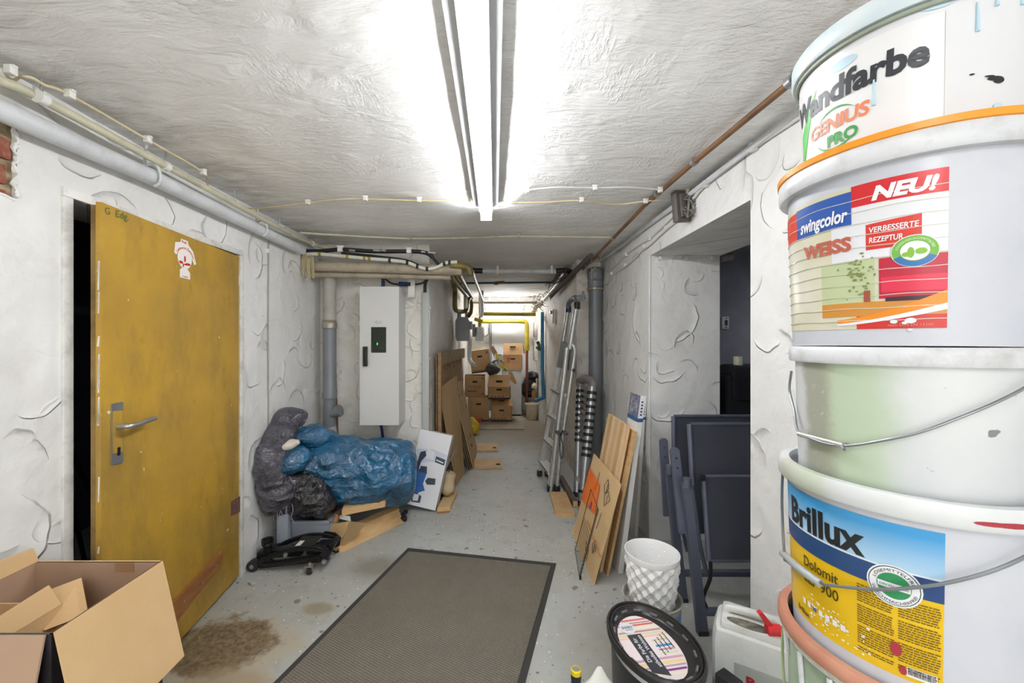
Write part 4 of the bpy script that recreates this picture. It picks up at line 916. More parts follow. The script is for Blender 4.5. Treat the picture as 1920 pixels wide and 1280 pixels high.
t.part('post', bq([s0+sd*(sl*.5)-sn_*.01, s0+sd*(sl*.5+.05)-sn_*.01, s0+sd*(sl*.5+.05)-sn_*.01+Vector((0, 0, pz-.1)), s0+sd*(sl*.5)-sn_*.01+Vector((0, 0, pz-.1))], .02, -sn_), M_slat)
M_fibre = wood('fibre_board', 'b89b72', 'a88a62', (1, 3, .6), 5, .75)
A0, A1 = PFL(855.5, 911), PFL(871, 887)
t = Thing('leaning_board', 'wide brown cardboard sheet leaning before the slatted panel', 'board', (A0+A1)/2)
t.part('sheet', MB().board([A0, A1, P(857, 703, 4.30), P(824, 727.5, 3.80)], -.008), M_fibre)
B0, B1, B2, B3 = PFL(888, 878.5), PFL(895, 843.5), P(866, 712, 5.31), P(849, 722, 4.53)
cols = ['leaning_board']*4
for k in range(4):
    o = Vector((-.018*k, -.02*k, 0)); o2 = o+Vector((0, 0, -.012*k))
    t = Thing('leaning_board', ['front one of the stacked brown boards leaning on the left, dark ink lines on it', 'second of the stacked brown boards leaning on the left', 'third of the stacked brown boards leaning on the left', 'rearmost of the stacked brown boards leaning on the left'][k], 'board', (B0+B1)/2+o, 'thin boards leaning in a stack on the left')
    t.part('sheet', MB().board([B0+o, B1+o, B2+o2, B3+o2], -.009), M_fibre if k == 0 else wood('board_dark_%d' % k, '8d7554', '5f4d38', (1, 3, 1), 6))
    if k == 0:
        m = MB()
        for i in range(12):
            u, v = R.uniform(.15, .8), R.uniform(.1, .95); p = (B0*(1-u)+B1*u)*(1-v)+(B3*(1-u)+B2*u)*v+Vector((.012, 0, .002)); q = p+(B3-B0)*R.uniform(.01, .05)+(B1-B0)*R.uniform(-.04, .04); m.tube([p, q], .003, 4)
        t.part('ink_mark', m, M_black)['kind'] = 'stuff'
for (a, b2, c, d, l, h1) in (((889, 878.5), (941, 878.5), (940, 863), (889, 862), 'nearer pale board lying on the floor by the leaning boards', (934, 870)), ((894, 847), (934, 847), (934, 833.6), (894, 833.6), 'farther pale board lying on the floor by the leaning boards', (927, 839))):
    q = [PFL(*x, .0) for x in (a, b2, c, d)]
    t = Thing('floor_board', l, 'board', q[0], 'pale boards lying on the floor')
    t.part('board', MB().hexa(q+[p+Vector((0, 0, .022)) for p in q]), M_pine)
    hp = PFL(*h1, .0226); t.part('slot', MB().box(hp, (.045, .05, .002)), M_black)
# ---------------------------------------------------------------- moving boxes at the far end
M_mov = mat('moving_box_card', 'c29b70', .8, c2='b48c60', vs=3, bump=.001, bs=80)
M_mov2 = mat('moving_box_card_light', 'cfa878', .8, c2='c49c6c', vs=3)
M_ink = mat('box_ink', '3a2a3a', .7)
M_shadow = mat('box_slot_dark', '2a1d14', .9)
def mbox(label, M, w, d, h, top='closed', marks=True, light=False):
    """box at the origin of M: front face towards -y, base at z=0"""
    o = M @ Vector((0, 0, 0)); t = Thing('moving_box', label, 'box', o, 'moving boxes piled at the corridor end')
    c = M_mov2 if light else M_mov; th = .008
    m = MB(M)
    m.box((0, 0, th/2), (w, d, th))
    for (cc, dd) in (((0, -d/2+th/2, h/2), (w, th, h)), ((0, d/2-th/2, h/2), (w, th, h)), ((-w/2+th/2, 0, h/2), (th, d, h)), ((w/2-th/2, 0, h/2), (th, d, h))): m.box(cc, dd)
    b = t.part('body', m, c)
    if top == 'closed': t.part('lid', MB(M).box((0, 0, h+.003), (w+.004, d+.004, .008), b=.002), c)
    t.part('handle_slot', MB(M).box((0, -d/2-.001, h*.72), (w*.24, .003, .028), b=.001), M_shadow)
    if marks:
        s = MB(M); s.box((.0, -d/2-.001, .016), (w*.98, .002, .02))
        t.part('printed_band', s, M_ink)
        k = MB(M); [k.box((-w*.42+q*w*.085, -d/2-.001, .042), (w*(.05 if q % 2 else .02), .002, .022)) for q in range(8)]; t.part('print_mark', k, M_ink)['kind'] = 'stuff'
    return t, b
def at(p, rz=0, rx=0, ry=0): return Matrix.Translation(p) @ Euler((rx, ry, rz)).to_matrix().to_4x4()
px = lambda x, y, Y: P(x, y, Y)
sl_ = [PFL(874, 806, 0), PFL(983, 806, 0), PFL(980, 781, 0), PFL(885, 781, 0)]
single('floor_slab', MB().hexa(sl_+[p+Vector((0, 0, .02)) for p in sl_]), mat('grey_chipboard', 'a39a8a', .8, c2='8f8677', vs=4, bump=.003), 'grey chipboard sheet on the floor under the moving boxes', 'board')
zf = .021
def base(x0, x1, Y, z, d): return Vector((((x0+x1)/2-CX)/F*Y, Y+d/2, z))
W = lambda x0, x1, Y: (x1-x0)/F*Y
b1, b1b = mbox('moving box at the bottom left of the pile, beside the leaning boards', at(base(877, 916, 7.1, zf, .36), .05), W(877, 916, 7.1), .34, .425)
b2, _ = mbox('printed moving box standing on the bottom left one', at(base(871, 909, 7.1, zf+.436, .36), .02), W(871, 909, 7.1), .34, .37, marks=False)
for i, (u, v, w_) in enumerate(((0, .19, .24), (0, .165, .24), (-.05, .1, .16), (.14, .33, .04), (.14, .05, .05))): b2.part('print_mark', MB(at(base(871, 909, 7.1, zf+.436, .36), .02)).box((u, -.1715, v), (w_, .002, .008 if i < 2 else .028)), mat('box_print_faint', '8a6a50', .8))
M3 = at(base(884, 921, 7.1, zf+.436+.385, .36)+Vector((.0, 0, .045)), .03, 0, -.12)
b3, _ = mbox('tilted moving box at the top left, tipping over the pile', M3, W(882, 919, 7.1), .33, .40, light=True)
b3.part('flap', MB().prism([(0, 0), (.066, .024), (.142, -.10), (.085, -.137), (.104, -.23)], P(918, 650.5, 7.12), (1, 0, 0), (0, 0, 1), (0, .02, 0)), M_mov)
m = MB(M3); m.prism([(-.012, 0), (.012, 0), (.012, .03), (0, .045), (-.012, .03)], (.13, -.167, .33), (1, 0, 0), (0, 0, 1), (0, -.002, 0)); b3.part('arrow_mark', m, mat('print_violet', '4b4476', .6))
M4 = at(base(921, 960, 7.1, zf, .36)); w4 = W(921, 960, 7.1)
b4, _ = mbox('open moving box at the bottom right of the pile', M4, w4, .34, .27, top='open')
b4.part('flap', MB(M4).hexa([(-w4/2, -.17, .27), (w4/2, -.17, .27), (w4/2, .10, .39), (-w4/2, .10, .39), (-w4/2, -.17, .276), (w4/2, -.17, .276), (w4/2, .10, .396), (-w4/2, .10, .396)]), M_mov2)
b4.part('flap', MB(M4).hexa([(w4/2, -.17, .27), (w4/2+.07, -.17, .16), (w4/2+.07, .16, .16), (w4/2, .16, .27), (w4/2+.006, -.17, .275), (w4/2+.076, -.17, .165), (w4/2+.076, .16, .165), (w4/2+.006, .16, .275)]), M_mov)
b4.part('slot', MB(M4).box((0, -.03, .345), (.10, .004, .03), (-1.15, 0, 0)), M_shadow)
M5 = at(base(915, 957, 7.05, zf+.40, .36)); w5 = W(915, 957, 7.05)
b5, _ = mbox('open moving box in the middle with its front flap folded out', M5, w5, .34, .235, top='open')
b5.part('flap', MB(M5).hexa([(-w5/2-.01, -.26, .235), (w5/2-.02, -.26, .225), (w5/2-.0, -.16, .43), (-w5/2+.02, -.16, .43), (-w5/2-.01, -.268, .235), (w5/2-.02, -.268, .225), (w5/2-.0, -.168, .43), (-w5/2+.02, -.168, .43)]), M_mov2)
b5.part('slot', MB(M5).box((.0, -.228, .32), (.11, .004, .035), (-.45, 0, 0)), M_shadow)
b5.part('flap', MB().prism([(0, 0), (.076, 0), (.16, -.195), (.132, -.232), (.047, -.147)], P(952, 696.5, 7.1), (1, 0, 0), (0, 0, 1), (0, .02, 0)), M_mov2)
# white fridge cabinet and the box on it
FY = 7.62; fx0, fx1 = P(941, 0, FY).x, P(978, 0, FY).x; fz = H-(694-CY)/F*FY
t = Thing('fridge', 'low white fridge behind the moving boxes', 'fridge', ((fx0+fx1)/2, FY+.25, 0))
t.part('body', MB().box(((fx0+fx1)/2, FY+.27, fz/2+.02), (fx1-fx0, .46, fz-.04), b=.008), mat('fridge_white', 'd5d8da', .35))
t.part('door', MB().box(((fx0+fx1)/2, FY+.02, fz/2+.02), (fx1-fx0, .035, fz-.06), b=.008), mat('fridge_door_white', 'dfe2e4', .3))
for sx in (fx0+.04, fx1-.04): t.part('foot', MB().cyl((sx, FY+.06, 0), (sx, FY+.06, .03), .02), M_blk); t.part('foot', MB().cyl((sx, FY+.42, 0), (sx, FY+.42, .03), .02), M_blk)
t.part('top_plate', MB().box(((fx0+fx1)/2, FY+.24, fz+.004), (fx1-fx0+.01, .50, .02), b=.003), mat('fridge_top_grey', 'a9a398', .5))
M6 = at(Vector(((P(943.6, 0, 7.65).x+P(979.5, 0, 7.65).x)/2, 7.84, fz+.015))); w6 = W(943.6, 979.5, 7.65)
b6, _ = mbox('moving box with a faded red hand mark standing on the white fridge', M6, w6, .36, .28, top='open', marks=False, light=True)
b6.part('flap', MB(M6).hexa([(-w6/2, -.185, .285), (w6/2, -.185, .285), (w6/2, -.15, .50), (-w6/2, -.15, .50), (-w6/2, -.177, .285), (w6/2, -.177, .285), (w6/2, -.142, .50), (-w6/2, -.142, .50)]), M_mov2)
b6.part('slot', MB(M6).box((0, -.176, .43), (.11, .012, .03), (-.16, 0, 0), b=.004), M_shadow)
b6.part('flap', MB().prism([(0, 0), (.061, -.21), (.02, -.225)], P(979.5, 641, 7.7), (1, 0, 0), (0, 0, 1), (0, .02, 0)), M_mov)
m = MB(M6)
for a in (-.7, -.35, 0, .35, .75): m.box((-.08+.045*math.sin(a), -.1815, .17+.045*math.cos(a)), (.012, .002, .06), (0, a, 0))
m.box((-.08, -.1815, .15), (.045, .002, .045)); m.box((.06, -.1815, .13), (.12, .002, .006)); b6.part('hand_mark', m, mat('faded_red_print', 'c46a55', .8))
# bag, flower bag, yellow bag
single('black_bag', sack([P(918, 702, 7.0), P(922, 694, 7.05), P(930, 684, 7.1), P(936, 676, 7.15), P(938, 670, 7.15)], [.02, .10, .09, .05, .01], 1, 40, 30, .02, 3), M_blkb, 'black bag stuffed between the tilted box and the flowered bag', 'bag', ang=180)
a, b2, c, d = P(932, 688, 6.93), P(951, 697, 6.93), P(941, 664, 7.0), P(928, 662, 7.0)
t = Thing('flowered_bag', 'white bag with yellow and red flower print between the boxes', 'bag', b2)
def FB(u, v, o=0): return (a*(1-u)+b2*u)*(1-v)+(d*(1-u)+c*u)*v+Vector((0, -.03*math.sin(math.pi*u)*math.sin(math.pi*v)-o, 0))
t.part('bag', MB().sheet(lambda u, v: FB(u, v), 10, 14, .0), mat('bag_white', 'd4d8c4', .4))
for cc, lst in (('e8c91c', ((.2, .92, .24), (.75, .25, .26), (.35, .65, .14), (.5, .15, .16), (.55, .88, .1))), ('c9402c', ((.62, .55, .14), (.9, .5, .16))), ('3f7d3f', ((.15, .5, .12), (.85, .08, .18), (.12, .3, .08)))):
    m = MB()
    for (u, v, r_) in lst:
        n_ = 10; ps = [FB(min(.99, max(.01, u+r_*1.15*math.cos(6.283*i/n_)*(1 if i % 2 else .6))), min(.99, max(.01, v+r_*.75*math.sin(6.283*i/n_)*(1 if i % 2 else .6))), .006) for i in range(n_)]
        m.add(ps+[FB(u, v, .008)], [(i, (i+1) % n_, n_) for i in range(n_)])
    t.part('flower_print', m, mat('flower_'+cc, cc, .5))
t = Thing('yellow_bag', 'crumpled yellow plastic bag beside the stacked leaning boards', 'bag', PFL(888, 818))
t.part('film', sack([PFL(889, 816)+Vector((0, 0, .02)), PFL(889, 815)+Vector((0, 0, .09)), P(886, 797, 6.2), P(883, 785, 6.2), P(882, 782, 6.2)], [.03, .07, .08, .05, .01], 1, 40, 30, .018, 2), mat('yellow_film', 'd8c01c', .35, c2='b59a12', vs=12), ang=180)
t = Thing('red_rag', 'small bright red rag lying on the bottom left moving box edge', 'rag', P(896, 788, 6.7))
t.part('rag', sack([P(890, 789, 6.8), P(893, 788, 6.8), P(898, 788, 6.8), P(902, 789, 6.8)], [.01, .045, .045, .01], .8, 24, 18, .014, 5), mat('red_cloth', 'dd3a2a', .6))
t.part('stem', MB().tube([P(896, 790, 6.8), P(896, 797, 6.78), (P(896, 0, 6.8).x, 6.78, .02)], .01, 6), mat('red_cloth_dark', 'a82a20', .6))
# back panel, post, bucket, sticks, dark sack, bottle
t = Thing('back_panel', 'large white panel covering the end wall behind the boxes', 'panel', P(962, 700, 8.35))
t.part('sheet', MB().box(((P(922, 0, 8.33).x+P(986, 0, 8.33).x)/2, 8.38, (P(0, 600, 8.33).z+.02)/2), ((986-922)/F*8.33, .03, P(0, 600, 8.33).z), b=.003), mat('panel_white', 'cfd0d0', .5, var=.03))
t.part('post', MB().box((P(919.5, 0, 8.3).x, 8.36, (P(0, 600, 8.33).z)/2), (.045, .05, P(0, 600, 8.33).z), b=.004), M_pvc)
bx_ = PFL(998, 786); r_ = .125
t = Thing('bucket', 'cream plastic bucket on the floor at the far right', 'bucket', (bx_.x, 7.45, 0))
t.part('body', MB().lathe([(0, 0), (.095, 0), (.10, .01), (.125, .27), (.12, .27), (.096, .012), (0, .01)], 24, (bx_.x, 7.45, .0)), mat('cream_bucket', 'd5ccb2', .5, dirt=.3))
t.part('rim', MB().lathe([(.122, .265), (.136, .267), (.137, .29), (.124, .292), (.12, .27)], 24, (bx_.x, 7.45, 0)), mat('cream_bucket_rim', 'dcd4bc', .45))
for k, (x0, y0, Y0, x1, y1) in enumerate(((1008, 656, 7.3, 1018, 796), (1010, 650, 7.4, 1013, 788), (1014, 700, 7.1, 1022, 797))):
    a, b2 = P(x0, y0, Y0-.15), PFL(x1-3, y1); single('wooden_stick', MB().board([b2, b2+Vector((.05, 0, 0)), a+Vector((.045, 0, 0)), a], .02), M_trim, ['leftmost white painted batten leaning by the blue pipe', 'white painted batten leaning behind the others by the blue pipe', 'shortest white painted batten leaning by the blue pipe'][k], 'batten', 'white battens by the blue pipe')
single('black_sack', sack([P(990, 744, 8.1), P(990, 735, 8.1), P(992, 718, 8.1), P(994, 706, 8.1), P(1004, 704, 8.0), P(1012, 708, 8.0)], [.06, .12, .11, .08, .06, .01], 1, 40, 40, .03, 3), M_blkb, 'black sack slumped behind the red-brown pipe', 'bag', ang=180)
t = Thing('spray_bottle', 'small bottle with cream top and brown label standing above the cream bucket', 'bottle', P(1003, 758, 7.6))
t.part('body', MB().lathe([(0, -.10), (.05, -.10), (.052, .10), (.03, .15), (.02, .17), (0, .17)], 16, P(1002, 745, 7.62)), mat('brown_bottle', '8b6a3c', .4)); t.part('cap', MB().lathe([(0, .17), (.05, .18), (.055, .23), (.02, .28), (0, .28)], 12, P(1002, 745, 7.62)), M_cream)
t.part('stand', MB().cyl(P(1002, 754, 7.62), (P(1002, 0, 7.62).x, 7.62, 0), .045), M_oldwood)
# ---------------------------------------------------------------- aluminium step ladder
M_al = mat('ladder_aluminium', 'c3c4c3', .38, .55, vs=9, var=.12, dirt=.35, dc='7d776c')
M_cap = mat('ladder_black_foot', '1b1c20', .5)
t = Thing('step_ladder', 'tall folded aluminium step ladder leaning on the right corridor wall', 'ladder', (.55, 4.05, 0))
fF, fN = Vector((.478, 4.29, .02)), Vector((.531, 3.87, .02))      # far and near step rail feet
tF, tN = P(1066, 575, 4.30), P(1082, 568, 3.92)
rF, rN = Vector((.56, 4.29, .02)), Vector((.598, 3.87, .02))
def rail(a, b2, w_=.022, d_=.055): return MB().hexa([a+Vector((-w_/2, -d_/2+.02, 0)), a+Vector((w_/2, -d_/2+.02, 0)), a+Vector((w_/2, d_/2, 0)), a+Vector((-w_/2, d_/2, 0))]+[b2+Vector((-w_/2, -d_/2+.02, 0)), b2+Vector((w_/2, -d_/2+.02, 0)), b2+Vector((w_/2, d_/2, 0)), b2+Vector((-w_/2, d_/2, 0))])
def atz(a, b2, z): return a+(b2-a)*((z-a.z)/(b2.z-a.z))
gF, gN = P(1055, 640, 4.30), P(1069, 648, 3.92)
t.part('step_rail', MB().hexa([fF+Vector(q) for q in ((-.02, -.012, 0), (.02, -.012, 0), (.02, .012, 0), (-.02, .012, 0))]+[gF+Vector(q) for q in ((-.02, -.012, 0), (.02, -.012, 0), (.02, .012, 0), (-.02, .012, 0))]), M_al)
t.part('step_rail', MB().hexa([fN+Vector(q) for q in ((-.025, .01, 0), (.0, .01, 0), (.0, .035, 0), (-.025, .035, 0))]+[gN+Vector(q) for q in ((-.02, .01, 0), (.0, .01, 0), (.0, .035, 0), (-.02, .035, 0))]), M_al)
t.part('support_tube', MB().tube([rF, atz(rF, tF+Vector((.03, 0, 0)), 1.3), gF+Vector((.03, 0, 0))], .014, 10), M_al)
t.part('support_tube', MB().tube([P(1032, 921, 3.84), P(1045, 811, 3.86), P(1058, 700, 3.88), P(1063, 652, 3.9)], .024, 14), M_al)
t.part('support_tube', MB().tube([P(1044, 919, 3.84), P(1049, 865, 3.85), P(1056, 811, 3.86), P(1070, 712, 3.88), P(1077, 668, 3.9), P(1077, 652, 3.9), P(1072, 644, 3.92)], .0185, 14, smooth=3), M_al)
t.part('hand_rail', MB().tube([gF+Vector((0, 0, -.05)), P(1058, 625, 4.30), tF], .022, 12), M_al)
t.part('hand_rail', MB().tube([P(1068, 655, 3.92), tN], .025, 12), M_al)
t.part('top_cap', MB().tube([tF+Vector((-.01, -.02, .0)), P(1067, 566, 4.22), P(1078, 558, 4.05), tN+Vector((.0, .02, .04))], .027, 10, smooth=3), mat('grey_ladder_plastic', '777b7f', .5))
t.part('tool_hook', MB().box(P(1089, 558, 3.92), (.09, .05, .05), (0, -.2, 0), .01).box(P(1093, 555, 3.92), (.02, .06, .10), (0, 0, 0), .006), M_pvc)
for k, q in enumerate((tF, tN)): t.part('joint', MB().tube([q+Vector((-.002, 0, -.06)), q+Vector((0, 0, .01))], .030, 12), mat('ladder_blue_joint', '23305a', .5) if not k else M_cap)
for (a, b_, c, d) in (((1010.6, 863), (1027, 865), (1044, 887), (1027.5, 888)), ((1018, 820), (1031, 820), (1051, 837), (1036, 839)), ((1024.7, 774), (1039, 774), (1057.5, 786), (1042.5, 788)), ((1033, 729), (1047, 729), (1065, 737), (1049, 738.4))):
    zq = P(a[0], a[1], 4.29).z; z2 = zq
    q = [Vector((P(p[0], p[1], Y).x, Y, z2)) for p, Y in ((d, 3.90), (c, 3.90), (b_, 4.29), (a, 4.29))]
    st_ = t.part('step', MB().hexa([p-Vector((0, 0, .028)) for p in q]+q), mat('step_tread', 'd9d9d6', .4, .3) if 'step_tread' not in bpy.data.materials else bpy.data.materials['step_tread'])
    t.part('edge_strip', MB().tube([q[3]+Vector((-.004, 0, -.004)), q[0]+Vector((-.004, 0, -.004))], .005, 5), M_cap, st_)
q = [P(1047, 688, 4.28), P(1071, 695, 3.92), P(1074, 648, 3.92), P(1055, 640, 4.28)]
pf = t.part('platform', MB().board(q, .018), mat('platform_tread_grey', '8f9490', .6, vs=60, var=.4, bump=.004, bs=200))
q2 = [q[0].lerp(q[1], .48), q[0].lerp(q[1], .98), q[3].lerp(q[2], .98), q[3].lerp(q[2], .48)]
m = MB().board([p+Vector((-.004, -.003, 0)) for p in q2], .002); t.part('safety_label', m, mat('label_navy_print', 'a8a4b4', .4, c2='2d2e4a', vs=38), pf)
t.part('safety_label', MB().board([p+Vector((-.006, -.006, 0)) for p in (q2[3].lerp(q2[0], .22), q2[2].lerp(q2[1], .22), q2[2], q2[3])], .002), mat('label_red', 'b0503f', .5), pf)
t.part('hinge_knob', MB().cyl(P(1076, 694, 3.86), P(1074, 694, 3.93), .018), M_cap)
for q in ((1047, 811), (1059, 811)): t.part('lock_knob', MB().cyl(P(q[0], q[1], 3.80), P(q[0], q[1], 3.87), .022).box(P(q[0], q[1], 3.84), (.06, .03, .025), (0, .5, 0), .005), M_cap)
t.part('safety_strap', MB().tube([P(1049, 812, 3.80), P(1050, 845, 3.80), P(1052, 860, 3.80), P(1057, 848, 3.80), P(1053, 825, 3.80), P(1050, 812, 3.80)], .004, 5, smooth=4), M_cap)
for q in (fF, rF, P(1031, 924, 3.85), P(1044, 921, 3.85)):
    z = .03; t.part('foot', MB().box((q.x, q.y, z), (.055, .06, .06), b=.01), M_cap)

# ---------------------------------------------------------------- telescopic ladder
M_tel = mat('telescopic_aluminium', 'a4a7aa', .32, .7, vs=20)
n0, n1 = Vector((.765, 3.52, .0)), P(1111, 722, 3.80)
f0, f1 = Vector((.765, 3.73, .0)), P(1088, 717, 4.02)
t = Thing('telescopic_ladder', 'collapsed telescopic ladder with black rings beside the grey drain pipe', 'ladder', (.76, 3.6, 0))
for (a, b_, r0, r1, bands, low) in ((n0, n1, .040, .038, (737, 750, 763, 776, 789, 802, 815, 828, 841, 853), (921, 893)), (f0, f1, .034, .032, (733, 744, 755, 767, 778, 790, 802, 814, 825), (930, 890))):
    ln = (b_-a).length; ax_ = (b_-a).normalized()
    def zt_(py, a=a, b_=b_):   # parameter along the tube for a pixel row
        lo, hi = 0., 1.
        for _ in range(30):
            mid = (lo+hi)/2; p = a.lerp(b_, mid); y = CY+(H-p.z)/p.y*F
            if y > py: lo = mid
            else: hi = mid
        return lo
    t.part('stile', MB().tube([a+ax_*.02, b_], lambda q, r0=r0, r1=r1: r0+(r1-r0)*q, 18), M_tel)
    for y in bands:
        q = a.lerp(b_, zt_(y)); t.part('ring', MB().tube([q-ax_*.014, q+ax_*.014], r0+.006, 16), M_cap)
    q = a.lerp(b_, zt_(low[0] if low[0] < 925 else 929)); t.part('ring', MB().tube([q-ax_*.012, q+ax_*.012], r0+.004, 16), M_cap)
    t.part('foot', MB().tube([a, a+ax_*.035], r0+.004, 16), M_cap)
for k in range(9):
    y = 737+13*k
    pa = f0.lerp(f1, 0); s = lambda py, a, b_: None
    zn = 1-(k*.0515+.04); pN = n0.lerp(n1, zn); pF_ = f0.lerp(f1, zn)
    t.part('rung', MB().hexa([pF_+Vector((-.02, .0, -.014)), pN+Vector((-.02, 0, -.014)), pN+Vector((.02, 0, -.014)), pF_+Vector((.02, 0, -.014)), pF_+Vector((-.02, .0, .010)), pN+Vector((-.02, 0, .010)), pN+Vector((.02, 0, .010)), pF_+Vector((.02, 0, .010))]), mat('rung_grey', '8f8a88', .5, .3) if 'rung_grey' not in bpy.data.materials else bpy.data.materials['rung_grey'])
pN, pF_ = n0.lerp(n1, .13), f0.lerp(f1, .13)
t.part('rung', MB().tube([pF_+Vector((0, 0, .03)), pN], .02, 8), M_al)
t.part('top_grip', MB().tube([f1+Vector((0, 0, -.03)), f1+Vector((0, -.01, .02)), f1.lerp(n1, .5)+Vector((0, 0, .05)), n1+Vector((0, .01, .03)), n1+Vector((0, 0, -.03))], .043, 14, smooth=4), mat('grip_taupe', '7d7674', .5))

# ---------------------------------------------------------------- drain side floor pieces
q = [PFL(1042, 969), PFL(1078, 969), PFL(1061, 927.5), PFL(1030.5, 927.5)]
t = Thing('wood_block', 'short flat pine board on the floor at the feet of the step ladder', 'board', q[0])
t.part('board', MB().hexa(q+[p+Vector((0, 0, .03)) for p in q]), M_pine)
t = Thing('wood_block', 'dark old timber batten on the floor right of the short pine board', 'batten', (.68, 3.8, 0))
t.part('batten', MB().box((.688, 3.80, .031), (.045, .66, .058), (0, 0, .03), .004), wood('dark_timber', '6b5b4d', '4d4138', (6, 1, 1), 8))
t.part('end_grain', MB().box((.697, 3.468, .031), (.038, .006, .05), (0, 0, .03)), M_pine)

# ---------------------------------------------------------------- boards leaning on the right
M_glued = wood('glued_pine_panel', 'dfc298', 'cfa978', (1, 9, .5), 4)
def lean(name, label, y0, y1, xb, xt, z1, th, m, cat='board', grp=None, z0=0., ytop=None, part='panel'):
    q = [Vector((xb, y0, z0)), Vector((xb, y1, z0)), Vector((xt, (ytop or (y0, y1))[1], z1)), Vector((xt, (ytop or (y0, y1))[0], z1))]
    t = Thing(name, label, cat, (q[0]+q[1])/2, grp)
    t.part(part, MB().board(q, th), m); return t, q
t, q = lean('glued_panel', 'striped pine panel leaning behind the brown cardboard on the right', 2.50, 2.92, .655, .83, .915, .018, M_glued)
cols = [mat('glued_strip_%d' % i, c, .6, vs=6) for i, c in enumerate(('e2c69d', 'd4b083', 'dcbd90', 'c9a272'))]
for i in range(7):
    u0, u1 = i/7+.01, (i+1)/7-.003; o = Vector((-.0015, 0, 0))
    t.part('stave', MB().board([q[0].lerp(q[1], u0)+o, q[0].lerp(q[1], u1)+o, q[3].lerp(q[2], u1)+o, q[3].lerp(q[2], u0)+o], -.002), cols[(i*3) % 4])
lean('thin_panel', 'thin pine board leaning just behind the striped pine panel', 2.46, 2.90, .685, .862, .885, .016, M_pine)
t, q = lean('flattened_carton', 'flattened brown carton with orange sticker leaning on the right boards', 2.363, 3.0, .582, .742, .60, .006, M_card2, 'cardboard', part='sheet')
def FC(u, v, o=.007): return q[0].lerp(q[1], u).lerp(q[3].lerp(q[2], u), v)+Vector((-o, 0, o*.2))
t.part('orange_sticker', MB().board([FC(.42, .50), FC(.98, .44), FC(.97, .83), FC(.50, .80)], -.0012), mat('fluorescent_orange', 'f08a3c', .5, c2='f2641c', vs=4))
t.part('violet_mark', MB().board([FC(.56, .50, .009), FC(.62, .49, .009), FC(.61, .57, .009), FC(.57, .57, .009)], -.001), mat('violet_print', '7a4a86', .5))
edge = MB()
for k in range(22): edge.tube([FC(.995, .30+k*.031, .008), FC(.995, .318+k*.031, .008)], .003, 4)
t.part('dashed_edge', edge, mat('carton_dash_red', '7a4b46', .6))['kind'] = 'stuff'
m = MB()
for pts in (((.30, .93), (.22, .86), (.30, .78), (.36, .85), (.30, .93)), ((.22, .84), (.12, .78), (.22, .68), (.29, .77), (.22, .84)), ((.27, .89), (.26, .80)), ((.20, .80), (.19, .71)), ((.24, .60), (.27, .42)), ((.60, .90), (.585, .70)), ((.20, .33), (.14, .26), (.20, .20), (.26, .27), (.20, .33)), ((.2, .30), (.19, .22)), ((.33, .18), (.30, .06)), ((.45, .20), (.40, .12))):
    m.tube([FC(u, v, .008) for u, v in pts], .0017, 5)
t.part('line_drawing', m, M_blk)['kind'] = 'stuff'
t.part('lower_flap', MB().board([FC(.0, .30, .009), FC(.58, .36, .009), FC(.60, .345, .009), FC(.0, .28, .009)], -.005), M_card)
# wire rack
t = Thing('wire_rack', 'thin black wire rack leaning on the flattened carton', 'rack', (.53, 2.6, 0))
k0, k1, k3, k2 = Vector((.512, 2.416, .004)), Vector((.552, 2.755, .004)), P(1122, 955, 2.40), P(1108, 917, 2.76)
def WR_(u, v): return k0.lerp(k1, u).lerp(k3.lerp(k2, u), v)
t.part('frame', MB().tube([k0, k1, k2, k3], .0022, 6, closed=True), M_blk)
t.part('frame', MB().tube([WR_(.08, .0), WR_(.08, 1.0)], .0025, 5).add([], []), M_blk)
for i in range(11):
    v = .04+i*.052; t.part('wire', MB().tube([WR_(0, v), WR_(1, v)], .0014, 4), M_blk)
t.part('clip', MB().box(WR_(0, .03), (.012, .012, .02)), M_blk)
t = Thing('cardboard_scrap', 'small cardboard corner on the floor behind the wire rack', 'cardboard', PFL(1073, 1000))
t.part('scrap', MB().board([PFL(1072, 1002)+Vector((0, 0, .004)), PFL(1078, 1006)+Vector((0, 0, .004)), PFL(1082, 992)+Vector((0, 0, .03)), PFL(1076, 990)+Vector((0, 0, .03))], .005), M_card2)
